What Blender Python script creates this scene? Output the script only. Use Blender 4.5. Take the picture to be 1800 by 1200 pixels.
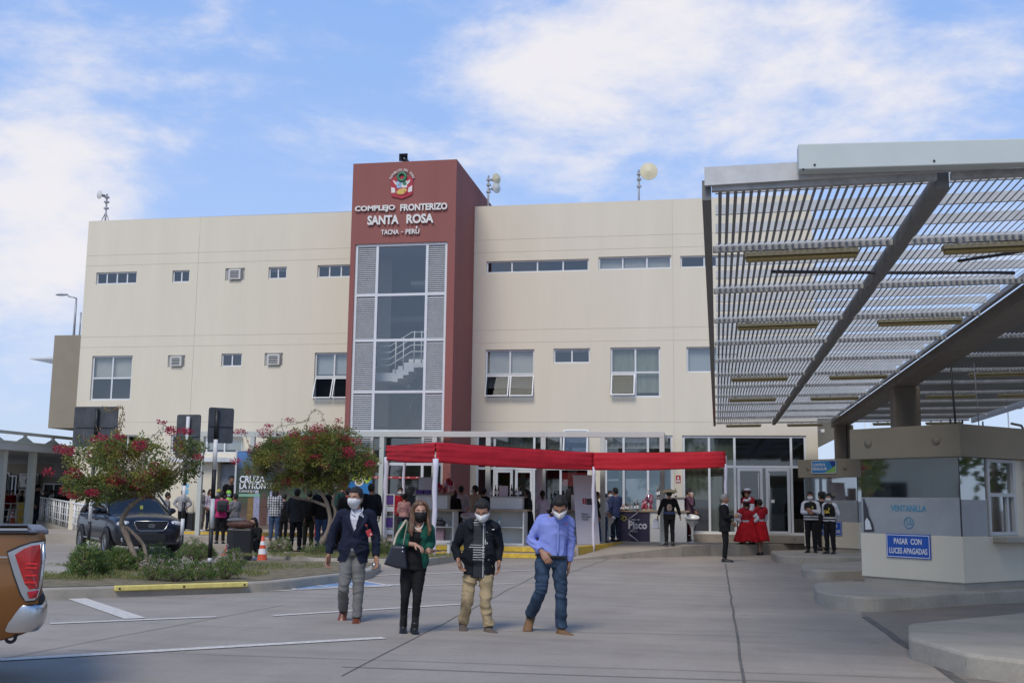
import bpy, bmesh, math, random
import numpy as np
from mathutils import Vector, Matrix, noise
SC = bpy.context.scene
for o in list(bpy.data.objects): bpy.data.objects.remove(o)
rnd = random.Random(7)
# ---------------------------------------------------------------- camera
FPX, PITCH, ROLL, YAW, EYE = 1946.17, 0.14322225, 0.01248036, 0.18329053, 1.56
_R0 = Vector((1, 0, 0)); _F = Vector((0, math.cos(PITCH), math.sin(PITCH))); _U0 = Vector((0, -math.sin(PITCH), math.cos(PITCH)))
_R = _R0*math.cos(ROLL)+_U0*math.sin(ROLL); _U = -_R0*math.sin(ROLL)+_U0*math.cos(ROLL)
_ex = Vector((math.cos(YAW), -math.sin(YAW), 0)); _ey = Vector((math.sin(YAW), math.cos(YAW), 0))
def _w(v): return Vector((v.dot(_ex), v.dot(_ey), v.z))
CR, CU, CF = _w(_R), _w(_U), _w(_F)
EYEP = Vector((0, 0, EYE))
cd = bpy.data.cameras.new('camera'); cam = bpy.data.objects.new('camera', cd); SC.collection.objects.link(cam)
cam.matrix_world = Matrix(((CR.x, CU.x, -CF.x, 0), (CR.y, CU.y, -CF.y, 0), (CR.z, CU.z, -CF.z, EYE), (0, 0, 0, 1)))
cd.sensor_width = 36; cd.lens = FPX/1800*36; cd.clip_end = 3000; cd.clip_start = .1
SC.camera = cam
# ---------------------------------------------------------------- light
SUN_EL, SUN_AZ = math.radians(50), math.radians(190)     # azimuth from +Y clockwise: behind and left of the camera
W = bpy.data.worlds.new('World'); SC.world = W; W.use_nodes = True
nt = W.node_tree; N = nt.nodes; Lk = nt.links; N.clear()
out = N.new('ShaderNodeOutputWorld'); bg = N.new('ShaderNodeBackground'); Lk.new(bg.outputs[0], out.inputs[0])
sky = N.new('ShaderNodeTexSky'); sky.sky_type = 'NISHITA'; sky.sun_disc = False
sky.sun_elevation = SUN_EL; sky.sun_rotation = SUN_AZ; sky.air_density = 1.0; sky.dust_density = 1.4; sky.ozone_density = 2.0
tc = N.new('ShaderNodeTexCoord'); sep = N.new('ShaderNodeSeparateXYZ'); Lk.new(tc.outputs['Generated'], sep.inputs[0])
def wm(op, a, b=None, c=None):
    n = N.new('ShaderNodeMath'); n.operation = op
    for i, x in enumerate((a, b, c)):
        if x is None: continue
        if isinstance(x, (int, float)): n.inputs[i].default_value = x
        else: Lk.new(x, n.inputs[i])
    return n.outputs[0]
def vdir(px, py): d = (CF*FPX+CR*(px-900)+CU*(600-py)); return d.normalized()
def noise_w(scale, detail, rough, off, lo, hi, scl=(1, 1, 2.0), dist=.25):
    mp = N.new('ShaderNodeMapping'); mp.inputs['Location'].default_value = off; mp.inputs['Scale'].default_value = scl; Lk.new(tc.outputs['Generated'], mp.inputs[0])
    n = N.new('ShaderNodeTexNoise'); n.inputs['Scale'].default_value = scale; n.inputs['Detail'].default_value = detail; n.inputs['Roughness'].default_value = rough; n.inputs['Distortion'].default_value = dist; Lk.new(mp.outputs[0], n.inputs[0])
    if lo is None: return n.outputs['Fac']
    r = N.new('ShaderNodeMapRange'); r.interpolation_type = 'SMOOTHSTEP'; r.inputs[1].default_value = lo; r.inputs[2].default_value = hi; Lk.new(n.outputs['Fac'], r.inputs[0]); return r.outputs[0]
# cloud masses: (direction, angular radius, weight)
acc = None
for (px, py, rad, wt) in ((1180, 120, .17, .17), (980, 60, .10, .14), (850, 130, .05, .08), (1500, 60, .16, .16), (1000, 185, .07, .10), (1700, 150, .10, .10), (60, 330, .09, .16), (40, 450, .09, .16), (120, 420, .05, .10), (150, 250, .06, .07), (520, 215, .05, .11), (260, 205, .05, .08), (700, 185, .03, .06), (-200, 250, .2, .12), (600, -500, .3, .12), (2400, 300, .3, .12), (1500, 290, .07, .06)):
    vd = vdir(px, py); dt = N.new('ShaderNodeVectorMath'); dt.operation = 'DISTANCE'; Lk.new(tc.outputs['Generated'], dt.inputs[0]); dt.inputs[1].default_value = vd
    g = wm('MULTIPLY', wm('EXPONENT', wm('MULTIPLY', wm('POWER', wm('DIVIDE', dt.outputs['Value'], rad), 2.0), -1.0)), wt*.86); acc = g if acc is None else wm('ADD', acc, g)
nz1 = noise_w(5.5, 9, .60, (2.3, .4, 1.1), None, None); nz2 = noise_w(14, 6, .6, (.3, 4.4, 1.1), None, None, (1, 1, 2.4))
f_ = wm('ADD', wm('ADD', wm('MULTIPLY', nz1, .92), wm('MULTIPLY', nz2, .30)), wm('ADD', acc, -.11))
def ss(x, lo, hi):
    r = N.new('ShaderNodeMapRange'); r.interpolation_type = 'SMOOTHSTEP'; r.inputs[1].default_value = lo; r.inputs[2].default_value = hi; Lk.new(x, r.inputs[0]); return r.outputs[0]
dens = wm('MULTIPLY', ss(wm('ADD', f_, wm('MULTIPLY', wm('SUBTRACT', noise_w(22, 6, .65, (3, 3, 1), None, None, (1, 1, 2.2)), .5), .18)), .55, .98), .92)
shade = ss(wm('SUBTRACT', f_, wm('MULTIPLY', noise_w(4, 4, .5, (7, 1, 2), None, None), .25)), .38, .66)
cmix = N.new('ShaderNodeMixRGB'); Lk.new(shade, cmix.inputs[0])
cmix.inputs[1].default_value = (3.9, 4.4, 5.9, 1); cmix.inputs[2].default_value = (5.9, 5.7, 5.8, 1)
el_ = N.new('ShaderNodeValToRGB'); Lk.new(sep.outputs[2], el_.inputs[0]); ce = el_.color_ramp.elements
ce[0].position = 0.0; ce[0].color = (.50, .60, .78, 1); ce[1].position = 1; ce[1].color = (.05, .14, .40, 1)
for ps, c in ((.12, (.42, .54, .80)), (.25, (.34, .49, .82)), (.45, (.24, .41, .80)), (.7, (.10, .24, .60))): x = ce.new(ps); x.color = (*c, 1)
cg = N.new('ShaderNodeMixRGB'); cg.blend_type = 'MULTIPLY'; cg.inputs[0].default_value = 1; Lk.new(el_.outputs[0], cg.inputs[1]); cg.inputs[2].default_value = (7.9, 7.9, 7.9, 1)
hmix = N.new('ShaderNodeMixRGB'); hmix.inputs[0].default_value = .80; Lk.new(sky.outputs[0], hmix.inputs[1]); Lk.new(cg.outputs[0], hmix.inputs[2])
mix = N.new('ShaderNodeMixRGB'); Lk.new(dens, mix.inputs[0]); Lk.new(hmix.outputs[0], mix.inputs[1]); Lk.new(cmix.outputs[0], mix.inputs[2])
Lk.new(mix.outputs[0], bg.inputs[0]); bg.inputs[1].default_value = .128
sd = bpy.data.lights.new('sun', 'SUN'); sun = bpy.data.objects.new('sun', sd); SC.collection.objects.link(sun)
sd.energy = 1.9; sd.angle = math.radians(24); sd.color = (1, .93, .82)
_sv = Vector((math.sin(SUN_AZ)*math.cos(SUN_EL), math.cos(SUN_AZ)*math.cos(SUN_EL), math.sin(SUN_EL)))
sun.rotation_euler = _sv.to_track_quat('Z', 'Y').to_euler()
VS = SC.view_settings; VS.view_transform = 'Standard'; VS.look = 'None'; VS.exposure = 0.27; VS.gamma = 1
# ---------------------------------------------------------------- photo pixel -> world point (1800 px wide frame)
def ray(px, py): return (CF*FPX+CR*(px-900)+CU*(600-py))/FPX
def G(px, py, z=0.0):
    d = ray(px, py); return EYEP+d*((z-EYE)/d.z)
def V(px, py, v):
    d = ray(px, py); return EYEP+d*(v/d.y)
def Uu(px, py, u):
    d = ray(px, py); return EYEP+d*(u/d.x)
# ---------------------------------------------------------------- materials
MATS = {}
def mat(name, col, rough=.7, metal=0, var=.08, vscale=6, bump=0, bscale=60, spec=.5, col2=None, coat=0, tr=0, streak=False, coord='Object'):
    if name in MATS: return MATS[name]
    m = bpy.data.materials.new(name); m.use_nodes = True; t = m.node_tree; n = t.nodes; b = n['Principled BSDF']
    b.inputs['Roughness'].default_value = rough; b.inputs['Metallic'].default_value = metal
    b.inputs['Specular IOR Level'].default_value = spec; b.inputs['Coat Weight'].default_value = coat
    c = n.new('ShaderNodeTexCoord')
    if var > 0:
        mp = n.new('ShaderNodeMapping'); t.links.new(c.outputs[coord], mp.inputs[0])
        if streak: mp.inputs['Scale'].default_value = (1, 1, .12)
        nz = n.new('ShaderNodeTexNoise'); nz.inputs['Scale'].default_value = vscale; nz.inputs['Detail'].default_value = 7; nz.inputs['Roughness'].default_value = .62
        t.links.new(mp.outputs[0], nz.inputs[0])
        r = n.new('ShaderNodeMapRange'); r.inputs[1].default_value = .3; r.inputs[2].default_value = .7; t.links.new(nz.outputs[0], r.inputs[0])
        mx = n.new('ShaderNodeMixRGB'); t.links.new(r.outputs[0], mx.inputs[0])
        a = [max(0, x*(1-var)) for x in col[:3]]; d = list(col2[:3]) if col2 else [min(1, x*(1+var)) for x in col[:3]]
        mx.inputs[1].default_value = (*a, 1); mx.inputs[2].default_value = (*d, 1); t.links.new(mx.outputs[0], b.inputs['Base Color'])
    else: b.inputs['Base Color'].default_value = (*col[:3], 1)
    if bump > 0:
        nb = n.new('ShaderNodeTexNoise'); nb.inputs['Scale'].default_value = bscale; nb.inputs['Detail'].default_value = 4; t.links.new(c.outputs[coord], nb.inputs[0])
        bp = n.new('ShaderNodeBump'); bp.inputs['Strength'].default_value = bump; bp.inputs['Distance'].default_value = .01
        t.links.new(nb.outputs[0], bp.inputs['Height']); t.links.new(bp.outputs[0], b.inputs['Normal'])
    MATS[name] = m; return m
def glass(name, tint=(.75, .8, .8), refl=.12, dark=0.0):
    if name in MATS: return MATS[name]
    m = bpy.data.materials.new(name); m.use_nodes = True; t = m.node_tree; n = t.nodes; n.remove(n['Principled BSDF'])
    o = n['Material Output']; g = n.new('ShaderNodeBsdfGlossy'); g.inputs['Roughness'].default_value = .03; g.inputs['Color'].default_value = (.9, .95, .97, 1)
    tr = n.new('ShaderNodeBsdfTransparent'); tr.inputs[0].default_value = (*tint, 1)
    ge = n.new('ShaderNodeNewGeometry'); dp = n.new('ShaderNodeVectorMath'); dp.operation = 'DOT_PRODUCT'; t.links.new(ge.outputs['Normal'], dp.inputs[0]); t.links.new(ge.outputs['Incoming'], dp.inputs[1])
    def M_(op, a, b=None, clamp=False):
        x = n.new('ShaderNodeMath'); x.operation = op; x.use_clamp = clamp
        for i, y in enumerate((a, b)):
            if y is None: continue
            if isinstance(y, (int, float)): x.inputs[i].default_value = y
            else: t.links.new(y, x.inputs[i])
        return x.outputs[0]
    sch = M_('POWER', M_('SUBTRACT', 1.0, M_('ABSOLUTE', dp.outputs['Value'])), 5.0); ad_ = M_('ADD', M_('MULTIPLY', sch, .96-max(0, refl)), .04+refl, True)
    mx = n.new('ShaderNodeMixShader'); t.links.new(ad_, mx.inputs[0]); t.links.new(tr.outputs[0], mx.inputs[1]); t.links.new(g.outputs[0], mx.inputs[2])
    t.links.new(mx.outputs[0], o.inputs[0]); MATS[name] = m; return m
# ---------------------------------------------------------------- object helpers
def link(o): SC.collection.objects.link(o); return o
def tag(o, label=None, cat=None, group=None, kind=None):
    if label: o['label'] = label
    if cat: o['category'] = cat
    if group: o['group'] = group
    if kind: o['kind'] = kind
    return o
def thing(name, label, cat, loc=(0, 0, 0), rz=0, group=None):
    o = link(bpy.data.objects.new(name, None)); o.location = loc; o.rotation_euler = (0, 0, rz); o.empty_display_size = .2
    return tag(o, label, cat, group)
class MB:
    """collects shapes and links them as ONE mesh object"""
    def __init__(s): s.v = []; s.f = []; s.m = []; s.sm = []
    def add(s, vs, fs, mi=0, smooth=False):
        k = len(s.v); s.v += [tuple(x) for x in vs]; s.f += [tuple(i+k for i in f) for f in fs]; s.m += [mi]*len(fs); s.sm += [smooth]*len(fs); return s
    def box(s, a, b, mi=0, M=None):
        x0, y0, z0 = a; x1, y1, z1 = b
        vs = [(x0, y0, z0), (x1, y0, z0), (x1, y1, z0), (x0, y1, z0), (x0, y0, z1), (x1, y0, z1), (x1, y1, z1), (x0, y1, z1)]
        if M is not None: vs = [M @ Vector(v) for v in vs]
        return s.add(vs, [(0, 3, 2, 1), (4, 5, 6, 7), (0, 1, 5, 4), (1, 2, 6, 5), (2, 3, 7, 6), (3, 0, 4, 7)], mi)
    def cbox(s, c, d, mi=0, M=None): return s.box([c[i]-d[i]/2 for i in range(3)], [c[i]+d[i]/2 for i in range(3)], mi, M)
    def prism(s, poly, z0, z1, mi=0, M=None, bev=0):
        n = len(poly); vs = [(p[0], p[1], z0) for p in poly]+[(p[0], p[1], z1) for p in poly]
        if M is not None: vs = [M @ Vector(v) for v in vs]
        return s.add(vs, [tuple(range(n))[::-1], tuple(range(n, 2*n))]+[(i, (i+1) % n, (i+1) % n+n, i+n) for i in range(n)], mi)
    def tube(s, pts, rad, seg=8, mi=0, side=None, cap=True, smooth=True):
        """rad: number, list of numbers or list of (a, b)"""
        pts = [Vector(p) for p in pts]; n = len(pts)
        if not isinstance(rad, (list, tuple)): rad = [rad]*n
        vs = []; prev = Vector(side) if side is not None else None
        for i, p in enumerate(pts):
            t = (pts[min(i+1, n-1)]-pts[max(i-1, 0)])
            t = t.normalized() if t.length > 1e-9 else Vector((0, 0, 1))
            if prev is None: prev = Vector((1, 0, 0)) if abs(t.x) < .8 else Vector((0, 1, 0))
            sd = prev-t*prev.dot(t); sd.normalize(); prev = sd if side is None else Vector(side)
            up = t.cross(sd); a, b = rad[i] if isinstance(rad[i], (list, tuple)) else (rad[i], rad[i])
            for k in range(seg):
                th = 2*math.pi*k/seg; vs.append(p+sd*(a*math.cos(th))+up*(b*math.sin(th)))
        fs = []
        for i in range(n-1):
            for k in range(seg): k2 = (k+1) % seg; fs.append((i*seg+k, i*seg+k2, (i+1)*seg+k2, (i+1)*seg+k))
        s.add(vs, fs, mi, smooth)
        if cap:
            k = len(s.v)-len(vs); s.f += [tuple(k+j for j in range(seg))[::-1], tuple(k+(n-1)*seg+j for j in range(seg))]; s.m += [mi, mi]; s.sm += [False, False]
        return s
    def lathe(s, prof, seg=20, mi=0, c=(0, 0, 0), M=None, smooth=True):
        vs = []; n = len(prof)
        for r, z in prof:
            for k in range(seg):
                th = 2*math.pi*k/seg; v = Vector((c[0]+r*math.cos(th), c[1]+r*math.sin(th), c[2]+z)); vs.append(M @ v if M is not None else v)
        fs = [(i*seg+k, i*seg+(k+1) % seg, (i+1)*seg+(k+1) % seg, (i+1)*seg+k) for i in range(n-1) for k in range(seg)]
        return s.add(vs, fs, mi, smooth)
    def ball(s, c, r, mi=0, seg=14, M=None):
        r = r if isinstance(r, (tuple, list)) else (r, r, r); n = seg//2+1; vs = []
        for i in range(n):
            ph = math.pi*i/(n-1)
            for k in range(seg):
                th = 2*math.pi*k/seg; v = Vector((c[0]+r[0]*math.sin(ph)*math.cos(th), c[1]+r[1]*math.sin(ph)*math.sin(th), c[2]-r[2]*math.cos(ph))); vs.append(M @ v if M is not None else v)
        return s.add(vs, [(i*seg+k, i*seg+(k+1) % seg, (i+1)*seg+(k+1) % seg, (i+1)*seg+k) for i in range(n-1) for k in range(seg)], mi, True)
    def mesh(s, name):
        me = bpy.data.meshes.new(name); me.from_pydata(s.v, [], s.f); me.polygons.foreach_set('material_index', s.m); me.polygons.foreach_set('use_smooth', s.sm); me.update(); return me
    def build(s, name, mats, parent=None, bevel=0, loc=None, rz=0, label=None, cat=None, group=None, kind=None, recalc=False):
        me = s.mesh(name)
        for m in (mats if isinstance(mats, (list, tuple)) else [mats]): me.materials.append(m)
        if recalc or bevel:
            bm = bmesh.new(); bm.from_mesh(me); bmesh.ops.remove_doubles(bm, verts=bm.verts, dist=1e-5); bmesh.ops.recalc_face_normals(bm, faces=bm.faces); bm.to_mesh(me); bm.free()
        o = link(bpy.data.objects.new(name, me))
        if parent: o.parent = parent
        if loc is not None: o.location = loc
        if rz: o.rotation_euler = (0, 0, rz)
        if bevel:
            md = o.modifiers.new('bevel', 'BEVEL'); md.width = bevel; md.segments = 2; md.limit_method = 'ANGLE'
        return tag(o, label, cat, group, kind)
def copy_tree(o, parent=None):
    c = o.copy(); SC.collection.objects.link(c); c.parent = parent
    for ch in list(o.children): copy_tree(ch, c)
    return c
def textmesh(txt, size, depth=.01, bold=.0, xs=1.0, align='CENTER', spacing=1.0):
    cu = bpy.data.curves.new('t', 'FONT'); cu.body = txt; cu.size = size; cu.extrude = depth/2; cu.offset = bold*size; cu.align_x = align; cu.align_y = 'CENTER'; cu.space_character = spacing; cu.resolution_u = 3
    o = bpy.data.objects.new('t', cu); SC.collection.objects.link(o); dg = bpy.context.evaluated_depsgraph_get(); me = bpy.data.meshes.new_from_object(o.evaluated_get(dg))
    bpy.data.objects.remove(o); bpy.data.curves.remove(cu)
    for v in me.vertices: v.co.x *= xs
    return me
def text(name, txt, size, M, m, parent=None, depth=.01, bold=.02, xs=.85, align='CENTER', spacing=1.0):
    """M maps text plane (x right, y up, z out) into the parent's space"""
    me = textmesh(txt, size, depth, bold, xs, align, spacing); me.transform(M); me.materials.clear(); me.materials.append(m)
    o = link(bpy.data.objects.new(name, me))
    if parent: o.parent = parent
    return o
def facing(p, nx=0, ny=-1):
    """text frame at p whose outward normal is (nx, ny, 0) and up is z"""
    n = Vector((nx, ny, 0)).normalized(); up = Vector((0, 0, 1)); x = up.cross(n)
    return Matrix(((x.x, up.x, n.x, p[0]), (x.y, up.y, n.y, p[1]), (x.z, up.z, n.z, p[2]), (0, 0, 0, 1)))
# ================================================================ ground
def ground_mat(name, base, joints=True):
    m = bpy.data.materials.new(name); m.use_nodes = True; t = m.node_tree; n = t.nodes; b = n['Principled BSDF']; L = t.links
    c = n.new('ShaderNodeTexCoord')
    def nz(sc, det, r, lo, hi, scl=(1, 1, 1)):
        mp = n.new('ShaderNodeMapping'); mp.inputs['Scale'].default_value = scl; mp.inputs['Rotation'].default_value = (0, 0, .5); L.new(c.outputs['Object'], mp.inputs[0])
        x = n.new('ShaderNodeTexNoise'); x.inputs['Scale'].default_value = sc; x.inputs['Detail'].default_value = det; x.inputs['Roughness'].default_value = r; L.new(mp.outputs[0], x.inputs[0])
        q = n.new('ShaderNodeMapRange'); q.inputs[1].default_value = lo; q.inputs[2].default_value = hi; L.new(x.outputs[0], q.inputs[0]); return q.outputs[0], x.outputs[0]
    def mixc(f, a, bb, typ='MIX', k=None):
        x = n.new('ShaderNodeMixRGB'); x.blend_type = typ
        if k is not None:
            mm = n.new('ShaderNodeMath'); mm.operation = 'MULTIPLY'; mm.inputs[1].default_value = k; L.new(f, mm.inputs[0]); f = mm.outputs[0]
        L.new(f, x.inputs[0])
        for i, y in ((1, a), (2, bb)):
            if isinstance(y, tuple): x.inputs[i].default_value = (*y, 1)
            else: L.new(y, x.inputs[i])
        return x.outputs[0]
    f1, _ = nz(.35, 6, .6, .38, .62); f2, _ = nz(1.1, 9, .7, .4, .75, (1, .3, 1)); f3, h3 = nz(22, 8, .75, .3, .75); f4, _ = nz(.9, 5, .6, .56, .78, (.5, 1, 1)); f5, _ = nz(9, 3, .5, .72, .78)
    col = mixc(f1, base, tuple(x*1.14 for x in base))
    col = mixc(f2, col, tuple(x*y for x, y in zip(base, (.74, .72, .70))), k=.65)
    col = mixc(f4, col, tuple(x*.60 for x in base), k=.5)
    col = mixc(f3, col, tuple(x*.58 for x in base), k=.5)
    col = mixc(f5, col, tuple(x*.35 for x in base), k=.6)
    f6, _ = nz(1.6, 7, .65, .48, .70, (.22, 1.3, 1)); f7, _ = nz(.55, 8, .7, .5, .8, (.35, 1, 1)); f8, _ = nz(55, 2, .5, .66, .72)
    col = mixc(f6, col, tuple(x*.62 for x in base), k=.55); col = mixc(f7, col, (base[0]*1.32, base[1]*1.26, base[2]*1.2), k=.6); col = mixc(f8, col, tuple(x*.45 for x in base), k=.5)
    def spots(sc, th, soft):
        v = n.new('ShaderNodeTexVoronoi'); v.inputs['Scale'].default_value = sc; mp = n.new('ShaderNodeVectorMath'); mp.operation = 'ADD'; nn = n.new('ShaderNodeTexNoise'); nn.inputs['Scale'].default_value = sc*2.5; L.new(c.outputs['Object'], nn.inputs[0])
        sc_ = n.new('ShaderNodeVectorMath'); sc_.operation = 'SCALE'; sc_.inputs['Scale'].default_value = .35/sc; L.new(nn.outputs['Color'], sc_.inputs[0]); L.new(c.outputs['Object'], mp.inputs[0]); L.new(sc_.outputs[0], mp.inputs[1]); L.new(mp.outputs[0], v.inputs[0])
        q = n.new('ShaderNodeMapRange'); q.inputs[1].default_value = th; q.inputs[2].default_value = th-soft; L.new(v.outputs['Distance'], q.inputs[0]); return q.outputs[0]
    col = mixc(spots(1.1, .07, .05), col, tuple(x*.42 for x in base), k=.75); col = mixc(spots(.33, .16, .16), col, tuple(x*.55 for x in base), k=.6); col = mixc(spots(2.7, .05, .03), col, tuple(x*.5 for x in base), k=.6)
    L.new(col, b.inputs['Base Color']); b.inputs['Roughness'].default_value = .78; b.inputs['Specular IOR Level'].default_value = .35
    bp = n.new('ShaderNodeBump'); bp.inputs['Strength'].default_value = .25; bp.inputs['Distance'].default_value = .01; L.new(h3, bp.inputs['Height']); L.new(bp.outputs[0], b.inputs['Normal'])
    return m
M_ground = ground_mat('concrete_slab', (.365, .322, .27))
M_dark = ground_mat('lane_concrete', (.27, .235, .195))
M_walk = ground_mat('walk_concrete', (.40, .355, .295))
M_kerb = ground_mat('kerb_concrete', (.42, .385, .32))
MB().add([(-600, -300, 0), (600, -300, 0), (600, 900, 0), (-600, 900, 0)], [(0, 1, 2, 3)]).build('plaza_ground', M_ground, kind='structure')
# darker slab of the vehicle lanes, beyond the joint on the right
A0 = G(1515, 1080); B0 = G(1690, 1200)
dd = (A0-B0).normalized()
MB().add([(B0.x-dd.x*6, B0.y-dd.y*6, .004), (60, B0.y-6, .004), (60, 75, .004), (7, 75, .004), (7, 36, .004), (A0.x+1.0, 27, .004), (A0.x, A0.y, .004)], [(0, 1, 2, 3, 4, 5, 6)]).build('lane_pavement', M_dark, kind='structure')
m_joint = mat('joint_sealant', (.13, .12, .108), .9, var=.3, vscale=3)
m_white = mat('road_paint', (.36, .34, .32), .75, var=.0, vscale=9)
m_white = mat('worn_road_paint', (.50, .45, .38), .75, var=.0001, vscale=16, col2=(.74, .71, .64))
m_bluep = mat('blue_road_paint', (.16, .30, .52), .7, var=.3, vscale=5, col2=(.30, .42, .58))
m_yell = mat('yellow_paint', (.62, .42, .05), .65, var=.25, vscale=8)
m_yell2 = mat('pale_yellow_paint', (.72, .60, .18), .6, var=.15, vscale=10, bump=.2)
def strip(pts, w, z):
    mb = MB()
    for a, b in zip(pts[:-1], pts[1:]):
        a = Vector((a[0], a[1], 0)); b = Vector((b[0], b[1], 0)); d = (b-a).normalized(); s = Vector((-d.y, d.x, 0))*w/2
        mb.add([(*(a-s).xy, z), (*(b-s).xy, z), (*(b+s).xy, z), (*(a+s).xy, z)], [(0, 1, 2, 3)])
    return mb
def wob(a, b, n=24, amp=.03):
    a = Vector(a); b = Vector(b); r = []
    for i in range(n+1):
        p = a.lerp(b, i/n); r.append((p.x+amp*(noise.noise(p*.9)), p.y+amp*noise.noise(p*.9+Vector((5, 0, 0))), 0))
    return r
J = MB()
for (x0, y0, x1, y1, w) in [(0, 1158, 1000, 905, .0), (1275, 990, 1308, 1200, .03), (600, 1188, 1000, 982, .012), (0, 1158, 500, 1063, .012), (120, 1142, 1800, 1198, .012),
                            (600, 1172, 1600, 1206, .02), (700, 1105, 1400, 1119, .012), (500, 1050, 1300, 1063, .012), (1200, 1012, 1300, 1012, .014), (990, 1010, 1090, 975, .015), (1520, 1084, 1700, 1206, .10)]:
    if w <= 0: continue
    s = strip(wob(G(x0, y0), G(x1, y1)), w, .006); J.add(s.v, s.f)
J.build('pavement_joints', m_joint, kind='structure')
PT = MB()
for (x0, y0, x1, y1, w) in [(0, 1160, 675, 1121, .10), (88, 1096, 380, 1084, .08), (135, 1052, 238, 1087, .16), (480, 1082, 808, 1062, .08), (470, 1039, 720, 1026, .09), (630, 1031, 905, 1026, .08),
                            (640, 1012, 940, 1002, .08), (505, 990, 600, 1010, .10), (560, 993, 600, 1003, .08), (60, 1001, 125, 1001, .10)]:
    s = strip([G(x0, y0), G(x1, y1)], w*1.7, .008); PT.add(s.v, s.f)
PT.build('parking_lines', m_white, kind='structure')
# blue accessible bay, white border and wheelchair mark
bb = [G(468, 1021), G(600, 1015), G(690, 1030), G(520, 1036)]
MB().add([(p.x, p.y, .007) for p in bb], [(0, 1, 2, 3)]).build('blue_bay_marking', m_bluep, kind='structure')
s = MB()
for i in range(4):
    q = strip([bb[i], bb[(i+1) % 4]], .10, .010); s.add(q.v, q.f)
cc = sum(bb, Vector())/4
def bl(a, b):  # bilinear place in the bay
    return bb[0].lerp(bb[1], a).lerp(bb[3].lerp(bb[2], a), b)
for pts, w in (([bl(.45, .2), bl(.47, .5), bl(.68, .52), bl(.78, .85)], .13), ([bl(.40, .42), bl(.30, .62), bl(.40, .85), bl(.58, .88), bl(.66, .7)], .10), ([bl(.43, .08), bl(.46, .16)], .24), ([bl(.46, .36), bl(.60, .36)], .08)):
    q = strip(pts, w, .010); s.add(q.v, q.f)
s.build('wheelchair_symbol', m_white, kind='structure')
# ---------------------------------------------------------------- raised platforms and kerbs
PZ = .33
FV = 37.73          # facade plane
def kerbed(name, poly, z, m=None, m2=None, bev=.02, z0=-.05, kind='structure'):
    mb = MB(); mb.prism(poly, z0, z, 0); o = mb.build(name, m or M_kerb, bevel=bev, kind=kind); return o
walk = [(8.5, FV+.4), (8.5, 39.6), (3.9, 37.9), (2.4, 37.2), (.65, 35.25), (-.21, 34.85), (-1.03, 33.75), (-1.35, 35.3), (-2.9, 35.8), (-3.8, 31.0), (-13.0, 30.9), (-13.0, 33.2), (-30, 35.3), (-30, FV+.4)]
kerbed('platform', walk, PZ, M_walk, bev=.02)
kerbed('lower_step', [(-9.6, 30.88), (-9.6, 30.35), (-4.1, 30.35), (-3.85, 30.9)], .16, M_walk, bev=.015)
MB().add([(-4.1, 30.36, .01), (-3.9, 30.42, .02), (-1.03, 33.70, PZ-.03), (-1.36, 35.29, PZ-.003), (-2.89, 35.79, PZ-.003), (-3.8, 31.0, .10), (-4.1, 30.36, -.2), (-3.9, 30.42, -.2), (-1.03, 33.70, -.2)],
       [(0, 1, 2, 3, 4, 5), (6, 7, 1, 0), (7, 8, 2, 1)]).build('ramp', M_walk, kind='structure')
YL = MB()
YL.box((-9.58, 30.34, .03), (-4.12, 30.347, .15)); YL.box((-9.6, 30.886, .18), (-3.9, 30.893, .31)); YL.box((-9.58, 30.38, .161), (-4.12, 30.46, .165))
YL.add([(-3.78, 31.0, .11), (-2.87, 35.79, PZ-.02), (-2.87, 35.79, PZ+.004), (-3.78, 31.0, PZ+.004), (-3.95, 31.03, PZ+.004), (-3.05, 35.79, PZ+.004)], [(0, 1, 2, 3), (3, 2, 5, 4)])
YL.build('yellow_edge_paint', m_yell, kind='structure')
kerbed('upper_step', [(3.3, FV+.4), (3.3, 37.35), (-.75, 37.35), (-.75, FV+.4)], .575, M_walk, bev=.012)
kerbed('queue_walk', [(-16.3, 35.0), (-16.3, 31.9), (-13.02, 31.2), (-13.02, 35.0)], .18, M_walk, bev=.02)
kerbed('kiosk_platform', [(-21, FV+.1), (-21, 35.4), (-13.0, 35.4), (-13.0, FV+.1)], .43, M_walk, bev=.02)
MB().box((-18, 35.392, .19), (-13.1, 35.398, .42)).build('orange_kerb_paint', m_yell, kind='structure')
# planted islands
def pxpoly(pts, z): return [G(x, y, z).xy for x, y in pts]
def rounded(poly, r, seg=5):
    res = []; n = len(poly)
    for i in range(n):
        p = Vector(poly[i]); a = Vector(poly[i-1]); b = Vector(poly[(i+1) % n]); da = (a-p); db = (b-p); rr = min(r, da.length*.45, db.length*.45)
        p0 = p+da.normalized()*rr; p1 = p+db.normalized()*rr
        for k in range(seg+1):
            t = k/seg; q = p0*(1-t)**2+p*2*t*(1-t)+p1*t*t; res.append((q.x, q.y))
    return res
def island(name, poly, z, soil=True, inset=.16, m=None, r=.3):
    poly = rounded(poly, r); o = kerbed(name, poly, z, m or M_kerb, bev=.03)
    return poly
i1f = G(468, 1040); i1m = G(135, 1052); i1l = G(40, 1062)
isl1 = [(i1f.x+.05, i1f.y+.1), (i1m.x, i1m.y), (i1l.x-1.5, i1l.y-.25), (i1l.x-2.2, 19.2), (-10.2, 24.3), (-7.4, 24.3), (-6.8, 21.5)]
island('front_island_kerb', isl1, .17)
i2a = G(470, 975); i2b = G(545, 993); i2c = G(790, 983)
isl2 = [(i2a.x, i2a.y), (i2b.x, i2b.y), (-6.9, 25.8), (-6.6, 29.0), (-10.9, 29.4), (-12.0, 28.6)]
island('rear_island_kerb', isl2, .17)
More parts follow.
